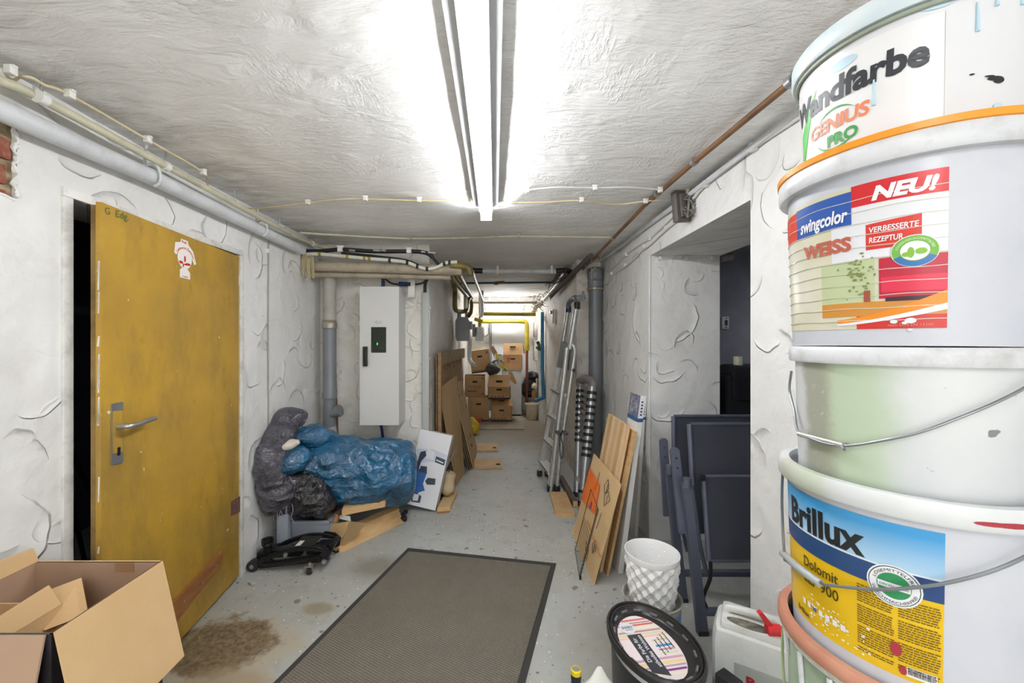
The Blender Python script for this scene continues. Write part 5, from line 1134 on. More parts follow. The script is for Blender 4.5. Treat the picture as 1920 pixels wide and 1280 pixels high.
# shelf boards with printed end sleeves
M_shelf = mat('white_shelf_board', 'e4e3df', .35, var=.04); M_shback = mat('shelf_core_brown', 'b5a68c', .7)
for (nm, lab, y0, y1, xb, xt, z1) in (('shelf_board', 'nearer white shelf board with printed blue sleeve leaning on the right', 2.483, 2.66, .765, .905, 1.10), ('shelf_board', 'farther white shelf board with printed sleeve against the pillar wall', 2.95, 3.12, 1.030, 1.095, 1.01)):
    t, q = lean(nm, lab, y0, y1, xb, xt, z1, .022 if y0 > 2.8 else .030, M_shelf, 'shelf board', part='board')
    def SB(u, v, o=.0012, q=q): return q[0].lerp(q[1], u).lerp(q[3].lerp(q[2], u), v)+Vector((-o, 0, 0))
    def SE(u, v, o=.0012, q=q, th=.03 if y0 < 2.8 else .022): return q[0].lerp(q[3], v)+Vector((u*th, -o, 0))
    v0 = .855
    sl2 = t.part('sleeve', MB().board([SB(-.01, v0), SB(1.01, v0), SB(1.01, 1.003), SB(-.01, 1.003)], -.001), mat('sleeve_grey_print', '8e90a4', .4, c2='4a4e68', vs=22, var=.5))
    t.part('sleeve_side', MB().board([SE(-.05, v0), SE(1.05, v0), SE(1.05, 1.003), SE(-.05, 1.003)], .001), M_white, sl2)
    t.part('sleeve_edge', MB().board([SB(-.01, v0, .003), SB(1.01, v0, .003), SB(1.01, v0+.022, .003), SB(-.01, v0+.022, .003)], -.001), mat('sleeve_blue', '2d5f96', .4), sl2)
    t.part('sleeve_edge', MB().board([SE(-.05, v0, .003), SE(1.05, v0, .003), SE(1.05, v0+.02, .003), SE(-.05, v0+.02, .003)], .001), bpy.data.materials['sleeve_blue'], sl2)
    m = MB(); [m.add([SE(.3, .89+k*.018, .0025), SE(.7, .89+k*.018, .0025), SE(.7, .900+k*.018, .0025), SE(.3, .900+k*.018, .0025)], [(0, 1, 2, 3)]) for k in range(5)]; t.part('side_print', m, M_dprint, sl2)['kind'] = 'stuff'
    m = MB().add([SB(.15, .91, .0035), SB(.45, .91, .0035), SB(.45, .975, .0035), SB(.15, .975, .0035)], [(0, 1, 2, 3)]).add([SB(.5, .90, .0035), SB(.85, .90, .0035), SB(.85, .99, .0035), SB(.5, .99, .0035)], [(0, 1, 2, 3)]); t.part('sleeve_picture', m, mat('sleeve_picture_print', 'c6c8d4', .4, c2='3a3d58', vs=50), sl2)
t = Thing('black_case', 'black flat object standing between the carton and the white shelf board', 'case', (.80, 2.75, 0))
t.part('case', MB().box((.765, 2.84, .21), (.08, .22, .42), (0, .16, 0), .01), M_blk)

# ---------------------------------------------------------------- thermostat and machine in the dark room
a = P(1359.5, 605, 3.39); t = Thing('thermostat', 'small white thermostat on the dark wall inside the niche', 'thermostat', a)
t.part('housing', MB().box(a, (.06, .02, .105), b=.006), M_clip); t.part('display', MB().box(a+Vector((.004, -.011, 0)), (.022, .003, .045)), M_dprint)
for s in (-1, 1): t.part('button', MB().tube([a+Vector((.004, -.009, s*.038)), a+Vector((.004, -.013, s*.038))], .006, 6), M_dprint)
a = Vector((1.90, 2.95, 0)); t = Thing('drill_press', 'black machine standing in the dark room beyond the niche', 'machine', a)
t.part('column', MB().box((1.80, 3.0, .6), (.22, .2, 1.2), b=.02), M_blk)
t.part('head', MB().box((1.84, 2.98, 1.14), (.24, .2, .26), b=.03), M_blk)
for k in range(3): t.part('lever', MB().cyl((1.92, 2.92, 1.02+k*.08), (2.03, 2.92, 1.03+k*.08), .012), M_al)
t.part('cream_tank', MB().tube([(1.78, 2.93, 1.2), (1.78, 2.93, 1.33)], .03, 12), M_cream); t.part('knob', MB().tube([(1.9, 2.92, 1.19), (1.94, 2.92, 1.15)], .02, 10), M_cream)
t = Thing('cable_entry_tube', 'short grey pipe end at the top inside the niche', 'pipe', P(1365, 480, 3.0))
t.part('tube', MB().tube([P(1350, 485, 2.95), P(1372, 481, 2.95)], .028, 12), M_alup)
for k, (a, b_) in enumerate(((P(1385, 385, 2.2), P(1404, 462, 2.2)), (P(1398, 380, 2.0), P(1405, 455, 2.0)))): pass

# ---------------------------------------------------------------- folded garden chairs
M_chf = mat('chair_anthracite_frame', '5a5e6e', .42, .2, var=.06)
M_chd = mat('chair_black_plastic', '1e2026', .5)
def fabric():
    n = NT('anthracite_mesh_fabric'); w1 = n.n('ShaderNodeTexWave', {'Vector': n.co(), 'Scale': 210.}, bands_direction='Z').outputs[1]
    w2 = n.n('ShaderNodeTexWave', {'Vector': n.co(), 'Scale': 150.}, bands_direction='X').outputs[1]
    h = n.math('ADD', w1, w2); return n.set(n.mix(n.mapr(n.noise(3, 3), .3, .7), lin('474a55'), lin('3d414b')), .75, 0, n.bump(h, .0006))
M_fab = fabric()
def chair(label, leg_t, leg_b, arm, back, seat, Yb, Ys, xr, bar_z, full=True):
    """legs, arm rest and panels given by their left-hand points; xr = right side of the frame"""
    t = Thing('folding_chair', label, 'chair', (leg_b.x+.27, leg_b.y, 0), 'folded garden chairs')
    def flat(a, b_, w_, d_, bev=.003):   # tapered flat bar
        ax_ = (b_-a).normalized(); return MB().hexa([a+Vector(q) for q in ((-w_/2, -d_/2, 0), (w_/2, -d_/2, 0), (w_/2, d_/2, 0), (-w_/2, d_/2, 0))]+[b_+Vector(q) for q in ((-w_/2*.8, -d_/2, 0), (w_/2*.8, -d_/2, 0), (w_/2*.8, d_/2, 0), (-w_/2*.8, d_/2, 0))])
    dxr = Vector((xr-leg_b.x, 0, 0))
    for s in (0, 1):
        o = dxr*s
        t.part('leg', flat(leg_b+o, leg_t+o, .05, .028), M_chf); t.part('leg_cap', MB().tube([leg_t+o-Vector((0, .012, .02)), leg_t+o+Vector((0, -.012, .03))], .02, 10), M_chf)
        t.part('foot', MB().box(leg_b+o+Vector((0, 0, .008)), (.05, .035, .022), b=.004), M_chd)
        a0, a1 = arm; ar = t.part('arm_rest', MB().prism([(-.024, 0), (.024, 0), (.022, (a0-a1).length-.01), (.012, (a0-a1).length), (-.012, (a0-a1).length), (-.024, (a0-a1).length-.012)], a1+o, (1, 0, 0), (a0-a1).normalized(), (0, .018, 0)), M_chf)
        for k in (.12, .24): t.part('bolt', MB().tube([a0.lerp(a1, k)+o, a0.lerp(a1, k)+o+Vector((0, -.003, 0))], .005, 6), M_chd, ar)
    bk = [Vector((p[0], Yb[i > 1], p[1])) for i, p in enumerate(back)]   # BL, BR, TR, TL
    t.part('back_panel', MB().board(bk, .006), M_fab)
    t.part('back_frame', MB().tube([bk[0]+Vector((-.004, 0, -.25)), bk[0]+Vector((-.004, 0, 0)), bk[3]+Vector((-.004, 0, 0))], .014, 10), M_chf)
    t.part('back_frame', MB().tube([bk[3], bk[2]], .011, 8), M_chf); t.part('back_frame', MB().tube([bk[1], bk[2]], .014, 8), M_chf)
    if seat:
        sp_ = [Vector((p[0], Ys[i > 1], p[1])) for i, p in enumerate(seat)]
        t.part('seat_panel', MB().board(sp_, .008), M_fab)
        t.part('seat_frame', MB().tube([sp_[0]+Vector((-.006, 0, 0)), sp_[3]+Vector((-.006, 0, 0))], .013, 10), M_chf)
        t.part('seat_frame', MB().tube([sp_[1], sp_[2]], .013, 10), M_chf); t.part('seat_frame', MB().tube([sp_[0], sp_[1]], .010, 8), M_chf); t.part('seat_frame', MB().tube([sp_[3], sp_[2]], .010, 8), M_chf)
        t.part('pivot', MB().box(sp_[3]+Vector((-.03, -.01, 0)), (.05, .03, .035), b=.008), M_chd)
        t.part('curved_strut', MB().tube([sp_[0], sp_[0]+Vector((.01, .02, -.10)), sp_[0]+Vector((-.02, .03, -.20)), leg_b+Vector((.03, .02, .12))], .009, 8, smooth=3), M_chd)
    t.part('cross_bar', MB().tube([leg_b.lerp(leg_t, bar_z)+Vector((.02, .01, 0)), leg_b.lerp(leg_t, bar_z)+dxr+Vector((-.02, .01, 0))], .020, 12), M_chf)
    t.part('inner_strut', MB().tube([leg_t+Vector((.045, .03, -.02)), leg_b.lerp(leg_t, .55)+Vector((.05, .03, 0)), leg_b.lerp(leg_t, .35)+Vector((.07, .03, 0))], .011, 8), M_chf)
    return t
def xz(px_, py_, Y): p = P(px_, py_, Y); return (p.x, p.z)
Y1 = 2.02; xr1 = 1.56
chair('nearer folded anthracite garden chair with its seat facing the camera', P(1286, 905, 2.05), PFL(1317, 1188, .0)+Vector((0, .0, 0)), (P(1266, 840, 2.12), P(1283, 1000, 2.03)),
      [xz(1300, 905, 2.12), (xr1, xz(1300, 905, 2.12)[1]), (xr1, xz(1294, 795, 2.2)[1]), xz(1294, 795, 2.2)], [xz(1332, 1050, 1.99), (xr1-.02, xz(1332, 1050, 1.99)[1]), (xr1, xz(1321, 893, 2.07)[1]), xz(1321, 893, 2.07)], (2.12, 2.2), (1.99, 2.07), 1.54, .135)
chair('farther folded anthracite garden chair against the niche wall', P(1254, 880, 2.30), Vector((P(1280, 1128, 2.22).x, 2.22, 0)), (P(1245, 822, 2.38), P(1253, 968, 2.32)),
      [xz(1268, 1000, 2.33), (xr1+.03, xz(1268, 1000, 2.33)[1]), (xr1+.03, xz(1264, 780, 2.44)[1]), xz(1264, 780, 2.44)], None, (2.33, 2.44), None, 1.53, .20)
# ---------------------------------------------------------------- rubber backed mat
c0 = PFL(765, 1028); c1 = PFL(1043, 1057); dv = Vector((-.285, -.958, 0)).normalized()*1.62
def mat_mat():
    n = NT('ribbed_mat_pile'); v = n.scaled(1, 1, 1, rot=(0, 0, .5))
    w1 = n.n('ShaderNodeTexWave', {'Vector': v, 'Scale': 40., 'Distortion': 1.2, 'Detail': 1., 'Detail Scale': 4.}, bands_direction='X').outputs[1]
    w2 = n.n('ShaderNodeTexWave', {'Vector': v, 'Scale': 27., 'Distortion': 1.2, 'Detail': 1., 'Detail Scale': 4.}, bands_direction='Y').outputs[1]
    h = n.math('MULTIPLY', w1, w2); a = n.noise(3, 7, .7)
    col = n.mix(n.mapr(h, .1, .6), lin('6a655a'), lin('9a9385')); col = n.mix(n.mapr(a, .4, .7, 0, .4), col, lin('6b6456'))
    sp = n.mapr(n.noise(60, 2, .5), .765, .775); col = n.mix(sp, col, lin('c9c5b8'))
    return n.set(col, .95, 0, n.bump(h, .004))
t = Thing('doormat', 'large grey-brown ribbed mat with black rubber edge on the floor', 'mat', (c0+c1)/2+dv*.5)
q = [c0+dv, c1+dv, c1, c0]; cc = sum(q, Vector())/4
t.part('rubber_edge', MB().hexa([p for p in q]+[p+Vector((0, 0, .005)) for p in q]), mat('black_rubber', '3b3a37', .7))
k = [cc+(p-cc)*(1-.045/(p-cc).length*1.3) for p in q]
t.part('pile', MB().hexa([p+Vector((0, 0, .004)) for p in k]+[p+Vector((0, 0, .011)) for p in k]), mat_mat())
# plaster crumbs and paint chips on the floor
m = MB()
for i in range(260):
    y = R.uniform(1.5, 6.5); x = R.uniform(-1.5 if y < 3.4 else -.4, 1.0 if y < 4.1 else .75)
    if R.random() < .35: x = R.choice((-1.5, 1.05 if y < 2.9 else .8))+R.uniform(-.08, .08); 
    if y > 3.5 and x < -.5: continue
    s = R.uniform(.002, .007)
    x = min(x, .8 if y > 4.1 else 1.08)
    m.box((x, y, s*.3), (s, s*R.uniform(.5, 1.5), s*.6), (0, 0, R.uniform(0, 3)))
m.box((-1.45, 2.38, .006), (.035, .02, .012), (0, 0, -.5), .003)
tag(single('floor_crumbs', m, mat('plaster_crumb', 'cfcabd', .9, c2='8e8778', vs=40), 'plaster crumbs and paint chips scattered over the floor', 'crumbs'), kind='stuff')

# ---------------------------------------------------------------- paint tin, faceted pot
tx, ty, tz = .730, 1.86, .262
M_tin = mat('tin_metal', 'c8c5b8', .35, .6, vs=14, dirt=.3)
t = Thing('paint_tin', 'round metal paint tin with blue label under the white pot', 'tin', (tx, ty, 0))
t.part('body', MB().lathe([(0, .004), (.122, .004), (.126, 0), (.126, .008), (.123, .012), (.123, tz-.012), (.131, tz-.006), (.132, tz), (.127, tz+.002), (.121, tz-.004), (.119, tz-.03), (0, tz-.03)], 40, (tx, ty, 0)), M_tin)
t.part('label', MB().lathe([(.1238, .02), (.1238, tz-.03)], 40, (tx, ty, 0)), mat('tin_blue_label', '3f6db5', .4, c2='b9c4d6', vs=7))
t = Thing('plant_pot', 'white plant pot with faceted diamond relief standing on the paint tin', 'pot', (tx, ty, tz))
M_pot = mat('white_pot_plastic', 'e9e9e8', .38, var=.02)
m = MB(); NS, NR = 24, 7; z0, z1 = tz-.028, .467
rad = lambda f: .091+.030*f**.8
vs, fs = [], []
for j in range(NR+1):
    f = j/NR*.88
    for i in range(NS): a = 2*math.pi*i/NS; r = rad(f)+.001; vs.append((tx+r*math.cos(a), ty+r*math.sin(a), z0+(z1-z0)*f))
for j in range(NR):
    f = (j+.5)/NR*.88
    for i in range(NS):
        a = 2*math.pi*(i+.5)/NS; r = rad(f)+(.0085 if (i+j) % 2 else -.0075); c = len(vs); vs.append((tx+r*math.cos(a), ty+r*math.sin(a), z0+(z1-z0)*f))
        q = [j*NS+i, j*NS+(i+1) % NS, (j+1)*NS+(i+1) % NS, (j+1)*NS+i]
        fs += [(q[k], q[(k+1) % 4], c) for k in range(4)]
m.add(vs, fs); t.part('relief_wall', m, M_pot, ang=3)
rt = rad(.88)
t.part('rim', MB().lathe([(rt, z0+(z1-z0)*.88), (rt+.0035, z1-.004), (rt+.003, z1), (rt-.0005, z1), (rt-.003, z1-.01), (.092, z0+.02), (0, z0+.018)], 52, (tx, ty, 0)), M_pot)
t.part('base', MB().lathe([(.0, z0), (.093, z0)], 52, (tx, ty, 0)), M_pot)

# ---------------------------------------------------------------- oval paint bucket with printed lid
ox, oy, oz = .588, 1.485, .335; ea, eb, orot = .205, .150, math.radians(100)
OM = Matrix.Translation((ox, oy, 0)) @ Matrix.Rotation(orot, 4, 'Z')
t = Thing('oval_paint_bucket', 'oval white paint bucket with black rimmed printed lid', 'bucket', (ox, oy, 0))
M_bw = mat('bucket_white_clear', 'c9cbd0', .35, var=.05); M_lidb = mat('lid_black_plastic', '2e2c2b', .3, var=.2, vs=20)
L = lambda prof, m=0, seg=56: MB(OM).lathe([(r, z) for r, z in prof], seg, (0, 0, 0), m, 0, ea/.2, eb/.2)
t.part('body', L([(0, 0), (.168, 0), (.172, .006), (.186, oz-.03), (.196, oz-.028), (.198, oz-.008)]), M_bw)
t.part('label', L([(.1765, .03), (.1868, oz-.05)]), mat('label_black_print', '222226', .4))
ld = t.part('lid', L([(.198, oz-.022), (.206, oz-.02), (.208, oz+.002), (.203, oz+.008), (.197, oz+.006), (.195, oz-.002), (.190, oz+.004), (.184, oz+.004), (.182, oz-.004), (.168, oz-.018), (.160, oz-.020), (0, oz-.020)]), M_lidb)
for k in range(14):
    a = 2*math.pi*k/14+.2; c = OM @ Vector((.171*ea/.2*math.cos(a), .171*eb/.2*math.sin(a), oz-.009)); t.part('lid_tab', MB().box(c, (.03, .008, .008), (0, 0, math.atan2(.171*eb/.2*math.cos(a), -.171*ea/.2*math.sin(a))+orot), .002), mat('lid_grey_tab', '6f7076', .4) if 'lid_grey_tab' not in bpy.data.materials else bpy.data.materials['lid_grey_tab'], ld)
# lid sticker (stadium) with coloured stripes, axis along the long side of the oval
zl = oz-.0194
def LP(x, y, o=0.): return OM @ Vector((x, y, zl+o))
ells = lambda sx, sy, n=36: [(sx*math.cos(2*math.pi*i/n), sy*math.sin(2*math.pi*i/n)) for i in range(n)]
lb = t.part('lid_label', MB(OM).prism([(.152*ea/.2*math.cos(2*math.pi*i/48), .158*eb/.2*math.sin(2*math.pi*i/48)*(1 if math.sin(2*math.pi*i/48) > -.2 else .74)) for i in range(48)], (0, 0, zl), (1, 0, 0), (0, 1, 0), (0, 0, .0006)), mat('lid_label_cream', 'ecdfe0', .3, var=.02), ld)
hy = lambda x: .158*eb/.2*math.sqrt(max(0, 1-(x/(.152*ea/.2))**2))*.97
cs = [('d97d6e', .132, .010), ('9b4a4a', .116, .004), ('d4675c', .104, .009), ('f2e6cf', .090, .014), ('c0958f', .070, .009), ('d8dcb2', .056, .009), ('f2c9a8', .042, .009), ('c8d67c', .018, .006), ('4f9ac8', -.010, .010), ('caa3a0', -.028, .008), ('dbe0b8', -.044, .008), ('cfa3bd', -.066, .010), ('efd69a', -.084, .013), ('b9a5b5', -.100, .008), ('8b4a83', -.116, .009), ('eee4cf', -.132, .010)]
for i, (cc_, x, w2) in enumerate(cs):
    y0_, y1_ = -hy(x)*.72, hy(x)
    if -.05 < x < .03: y0_, y1_ = -.07, -.01
    m = MB().add([LP(x-w2/2, y0_, .0011), LP(x+w2/2, y0_, .0011), LP(x+w2/2, y1_ if not -.06 < x < .03 else -.005, .0011), LP(x-w2/2, y1_ if not -.06 < x < .03 else -.005, .0011)], [(0, 1, 2, 3)])
    t.part('colour_stripe', m, mat('stripe_'+cc_, cc_, .35, var=.03), lb)
t.part('dark_panel', MB().add([LP(.058, .018, .0016), LP(.058, .075, .0016), LP(-.118, .075, .0016), LP(-.140, .018, .0016)], [(0, 1, 2, 3)]), mat('panel_charcoal', '3c3d44', .4), lb)
m = MB()
text_on(m, 'Die Farbe für', lambda u, v: LP(-.075+u, .050+v, .0021), .021, .115, bold=.012)
text_on(m, 'stilvolles Wohnen', lambda u, v: LP(-.100+u, .026+v, .0021), .021, .150, bold=.012)
t.part('lettering', m, M_white, lb)
m = MB()
for k in range(4):
    for q in range(9): x_ = -.055+.01*k+q*.0085; y_ = -.018-.017*k; m.add([LP(x_, y_, .0021), LP(x_+R.uniform(.003, .0075), y_, .0021), LP(x_+.006, y_+.005, .0021), LP(x_, y_+.005, .0021)], [(0, 1, 2, 3)])
t.part('small_print', m, M_dprint, lb)['kind'] = 'stuff'
m = MB().prism(ells(.030, .030), LP(.092, .055, .0022), (math.cos(orot), math.sin(orot), 0), (-math.sin(orot), math.cos(orot), 0), (0, 0, .0005)); rs = t.part('round_sticker', m, M_white, lb)
m = MB()
for k in range(13):
    y = .034+k*.0034; w2 = R.choice((.0008, .0014, .002)); m.add([LP(.088, y, .0032), LP(.102, y, .0032), LP(.102, y+w2, .0032), LP(.088, y+w2, .0032)], [(0, 1, 2, 3)])
for k in range(6): m.add([LP(.079, .038+k*.005, .0032), LP(.083, .038+k*.005, .0032), LP(.083, .041+k*.005, .0032), LP(.079, .041+k*.005, .0032)], [(0, 1, 2, 3)])
t.part('barcode', m, M_blk, lb)['kind'] = 'stuff'

# ---------------------------------------------------------------- bottles
bp = P(1080, 1253, 1.33); bx0 = bp.x; bz = bp.z
t = Thing('glass_bottle', 'dark blue bottle with yellow and black cap near the oval bucket', 'bottle', (bx0, 1.33, 0))
t.part('body', MB().lathe([(0, 0), (.028, 0), (.032, .006), (.032, bz-.11), (.022, bz-.07), (.0155, bz-.045), (.0155, bz-.03)], 24, (bx0, 1.33, 0)), mat('blue_bottle', '1e4a86', .2, c2='14355f'))
cp = t.part('cap', MB().lathe([(.0155, bz-.034), (.017, bz-.033), (.017, bz-.014), (.0145, bz-.012)], 24, (bx0, 1.33, 0)), M_blk)
t.part('cap_ring', MB().lathe([(.0172, bz-.016), (.0172, bz-.003), (.0135, bz+.001), (.0125, bz-.002)], 24, (bx0, 1.33, 0)), mat('cap_yellow', 'e3c81c', .4), cp)
t.part('cap_top', MB().lathe([(.0, bz-.002), (.013, bz-.002)], 20, (bx0, 1.33, 0)), M_steel, cp)
bp = P(1124, 1254, 1.31); bx1, bz = bp.x, bp.z+.006
t = Thing('spray_bottle', 'white plastic bottle with sloping shoulders left of the oval bucket', 'bottle', (bx1, 1.31, 0))
t.part('body', MB().lathe([(0, 0), (.058, 0), (.063, .01), (.063, bz-.10), (.050, bz-.06), (.028, bz-.035), (.012, bz-.006), (.008, bz), (0, bz)], 28, (bx1, 1.31, 0), 0, 0, 1, .55), mat('white_bottle_plastic', 'dfdfd8', .35))
single('lime_cap', MB().lathe([(0, 0), (.014, 0), (.014, .20), (.006, .245), (0, .25)], 12, (P(1146, 1270, 1.24).x, 1.24, 0)), mat('lime_plastic', 'b9d936', .4), 'lime green stick-like container beside the white bottle', 'container')

# ---------------------------------------------------------------- white jerry can with red tap
rz = math.radians(-33); JM = Matrix.Translation((.935, 1.43, 0)) @ Matrix.Rotation(rz, 4, 'Z')
jl, jd, jh = .27, .20, .43
t = Thing('jerry_can', 'white plastic jerry can with red tap beside the bucket stack', 'canister', (.965, 1.43, 0))
M_jc = mat('jerry_can_plastic', 'd3d4d0', .32, c2='c6cacc', vs=3, dirt=.25, dc='8c8672')
m = MB(JM).box((0, 0, jh/2), (jl, jd, jh), b=.05); t.part('body', m, M_jc)
t.part('top_dome', MB(JM).box((-.01, .0, jh-.005), (jl-.07, jd-.05, .04), b=.018), M_jc)
t.part('handle', MB(JM).tube([(-.09, 0, jh+.005), (-.085, 0, jh+.028), (.0, 0, jh+.034), (.045, 0, jh+.028), (.05, 0, jh+.005)], .014, 12, smooth=4), M_jc)
t.part('grip_recess', MB(JM).prism(ells(.07, .022, 24), (-.02, -.045, jh+.0155), (1, 0, 0), (0, 1, 0), (0, 0, .0008)), mat('grip_recess_tone', '8f8a79', .6, c2='4f4c44', vs=30))  # darker mottled ellipse laid on top marks the grip recess
t.part('neck', MB(JM).lathe([(.030, jh-.005), (.032, jh+.022), (.026, jh+.026), (0, jh+.026)], 20, (.098, -.02, 0)), mat('neck_cream', 'd6d2bd', .4))
tp = P(1444, 1172, 1.37)
tap = t.part('tap', MB().tube([tp+Vector((-.012, 0, -.014)), tp+Vector((.03, -.008, -.012))], .019, 14).tube([tp+Vector((.03, -.008, -.012)), tp+Vector((.06, -.01, -.014))], .014, 12), mat('tap_red', 'd8262c', .35))
t.part('lever', MB().hexa([tp+Vector(q) for q in ((-.012, -.008, -.002), (.006, -.008, .004), (.006, .008, .004), (-.012, .008, -.002), (-.043, -.008, .044), (-.031, -.008, .050), (-.031, .008, .050), (-.043, .008, .044))]), bpy.data.materials['tap_red'], tap)
lab = MB(JM).box((.02, -jd/2-.0012, .235), (.17, .002, .20)); lb = t.part('label', lab, mat('can_label_grey', 'b2b6b2', .4))
m2 = MB(); text_on(m2, 'R', lambda u, v: JM @ Vector((-.03+u, -jd/2-.003, .276+v)), .038, .034, bold=.05); t.part('lettering', m2, mat('mark_red', 'a8262f', .4), lb)
t = Thing('black_box', 'black folded carton corner in front of the jerry can', 'box', (.705, 1.205, 0))
t.part('carton', MB().box((.705, 1.205, .215), (.045, .06, .43), (0, 0, .5), .003), M_blk)

# ---------------------------------------------------------------- large open carton on the left
M_boxin = mat('carton_inside_shaded', 'a98a72', .85, var=.08); M_boxout = mat('carton_dark_print', '1a201e', .35, c2='241a26', vs=3)  # inside brown darkened, shade painted into the cardboard colour
M_flap = mat('carton_flap', 'd3b284', .85, c2='c9a778', vs=3, bump=.0006, bs=150)
bx0, bx1, by0, by1, zt = -1.50, -1.087, .98, 1.308, .722; th = .006
t = Thing('open_carton', 'large open cardboard box with dark printed sides in the left foreground', 'box', ((bx0+bx1)/2, (by0+by1)/2, 0))
t.part('base', MB().box(((bx0+bx1)/2, (by0+by1)/2, .004), (bx1-bx0, by1-by0, .008)), M_boxin)
def wall2(name, c, d, inner):   # outer dark face, inner plain face
    t.part(name, MB().box(c, d), M_boxout)
    nn = Vector(inner); c2 = Vector(c)+nn*(th*.6); t.part('lining', MB().box(c2, [x-.002 if not abs(n_) else th*.5 for x, n_ in zip(d, nn)]), M_boxin)
zc = zt/2
wall2('side', (bx1-th/2, (by0+by1)/2, zc), (th, by1-by0, zt), (-1, 0, 0)); wall2('side', (bx0+th/2, (by0+by1)/2, zc), (th, by1-by0, zt), (1, 0, 0))
wall2('side', ((bx0+bx1)/2, by0+th/2, zc), (bx1-bx0, th, zt), (0, 1, 0)); wall2('side', ((bx0+bx1)/2, by1-th/2, zc), (bx1-bx0, th, zt), (0, -1, 0))
V = Vector
def flap(pts, n_, m=M_flap, lab=None):
    p = t.part('flap', bq(pts, .005, n_), m)
    if lab: p['label'] = lab
flap([V((bx1, by0+.004, zt+.002)), V((bx1, by1-.004, zt+.002)), V((-1.016, by1-.005, .415)), V((-1.012, by0+.0, .415))], (.9, 0, .3))
flap([V((bx0+.01, by0, zt)), V((bx1-.012, by0, zt)), V((bx1-.025, by0-.05, zt-.33)), V((bx0+.01, by0-.05, zt-.33))], (0, -1, .2), mat('flap_front_brown', 'b3957c', .85, var=.06))
flap([V((bx0+.004, by0, zt)), V((bx0+.004, by1, zt)), V((bx0-.008, by1-.005, zt+.045)), V((bx0-.008, by0, zt+.07))], (1, 0, .1))
flap([V((bx0+.01, by1-.002, zt)), V((bx1-.008, by1-.002, zt)), V((bx1-.02, by1+.015, zt-.15)), V((bx0+.01, by1+.015, zt-.15))], (0, 1, .1))
t.part('tape', MB().box((bx1-.115, by1-th-.004, zt-.015), (.06, .002, .03)), mat('brown_tape', '9a7454', .5))
# small nested box
t = Thing('nested_carton', 'smaller open cardboard box inside the large open carton', 'box', (-1.40, 1.10, .42))
n0_, n1_, m0, m1 = -1.488, -1.30, 1.0, 1.20; z2 = .655
for (c, d) in ((((n0_+n1_)/2, m0, .53), (n1_-n0_, .005, .25)), (((n0_+n1_)/2, m1, .53), (n1_-n0_, .005, .25)), ((n0_, (m0+m1)/2, .53), (.005, m1-m0, .25)), ((n1_, (m0+m1)/2, .53), (.005, m1-m0, .25))): t.part('side', MB().box(c, d), M_flap)
t.part('base', MB().box(((n0_+n1_)/2, (m0+m1)/2, .41), (n1_-n0_, m1-m0, .006)), M_boxin)
def fl2(pts, n_): t.part('flap', bq(pts, .004, n_), M_flap)
fl2([P(70, 1114, 1.225), P(153, 1083, 1.265), P(166, 1150, 1.20), P(84, 1182, 1.15)], (.3, -.6, .5))
fl2([V((n1_, m0+.005, z2)), V((n1_, m1-.005, z2)), V((n1_-.03, m1-.01, z2+.06)), V((n1_-.02, m0+.03, z2+.05))], (1, 0, 0))
t = Thing('packing_support', 'block of cardboard packing filling the bottom of the large open carton', 'packing', (-1.29, 1.14, .01))
t.part('block', MB().box((-1.295, 1.142, .205), (.38, .29, .39)), M_boxin)
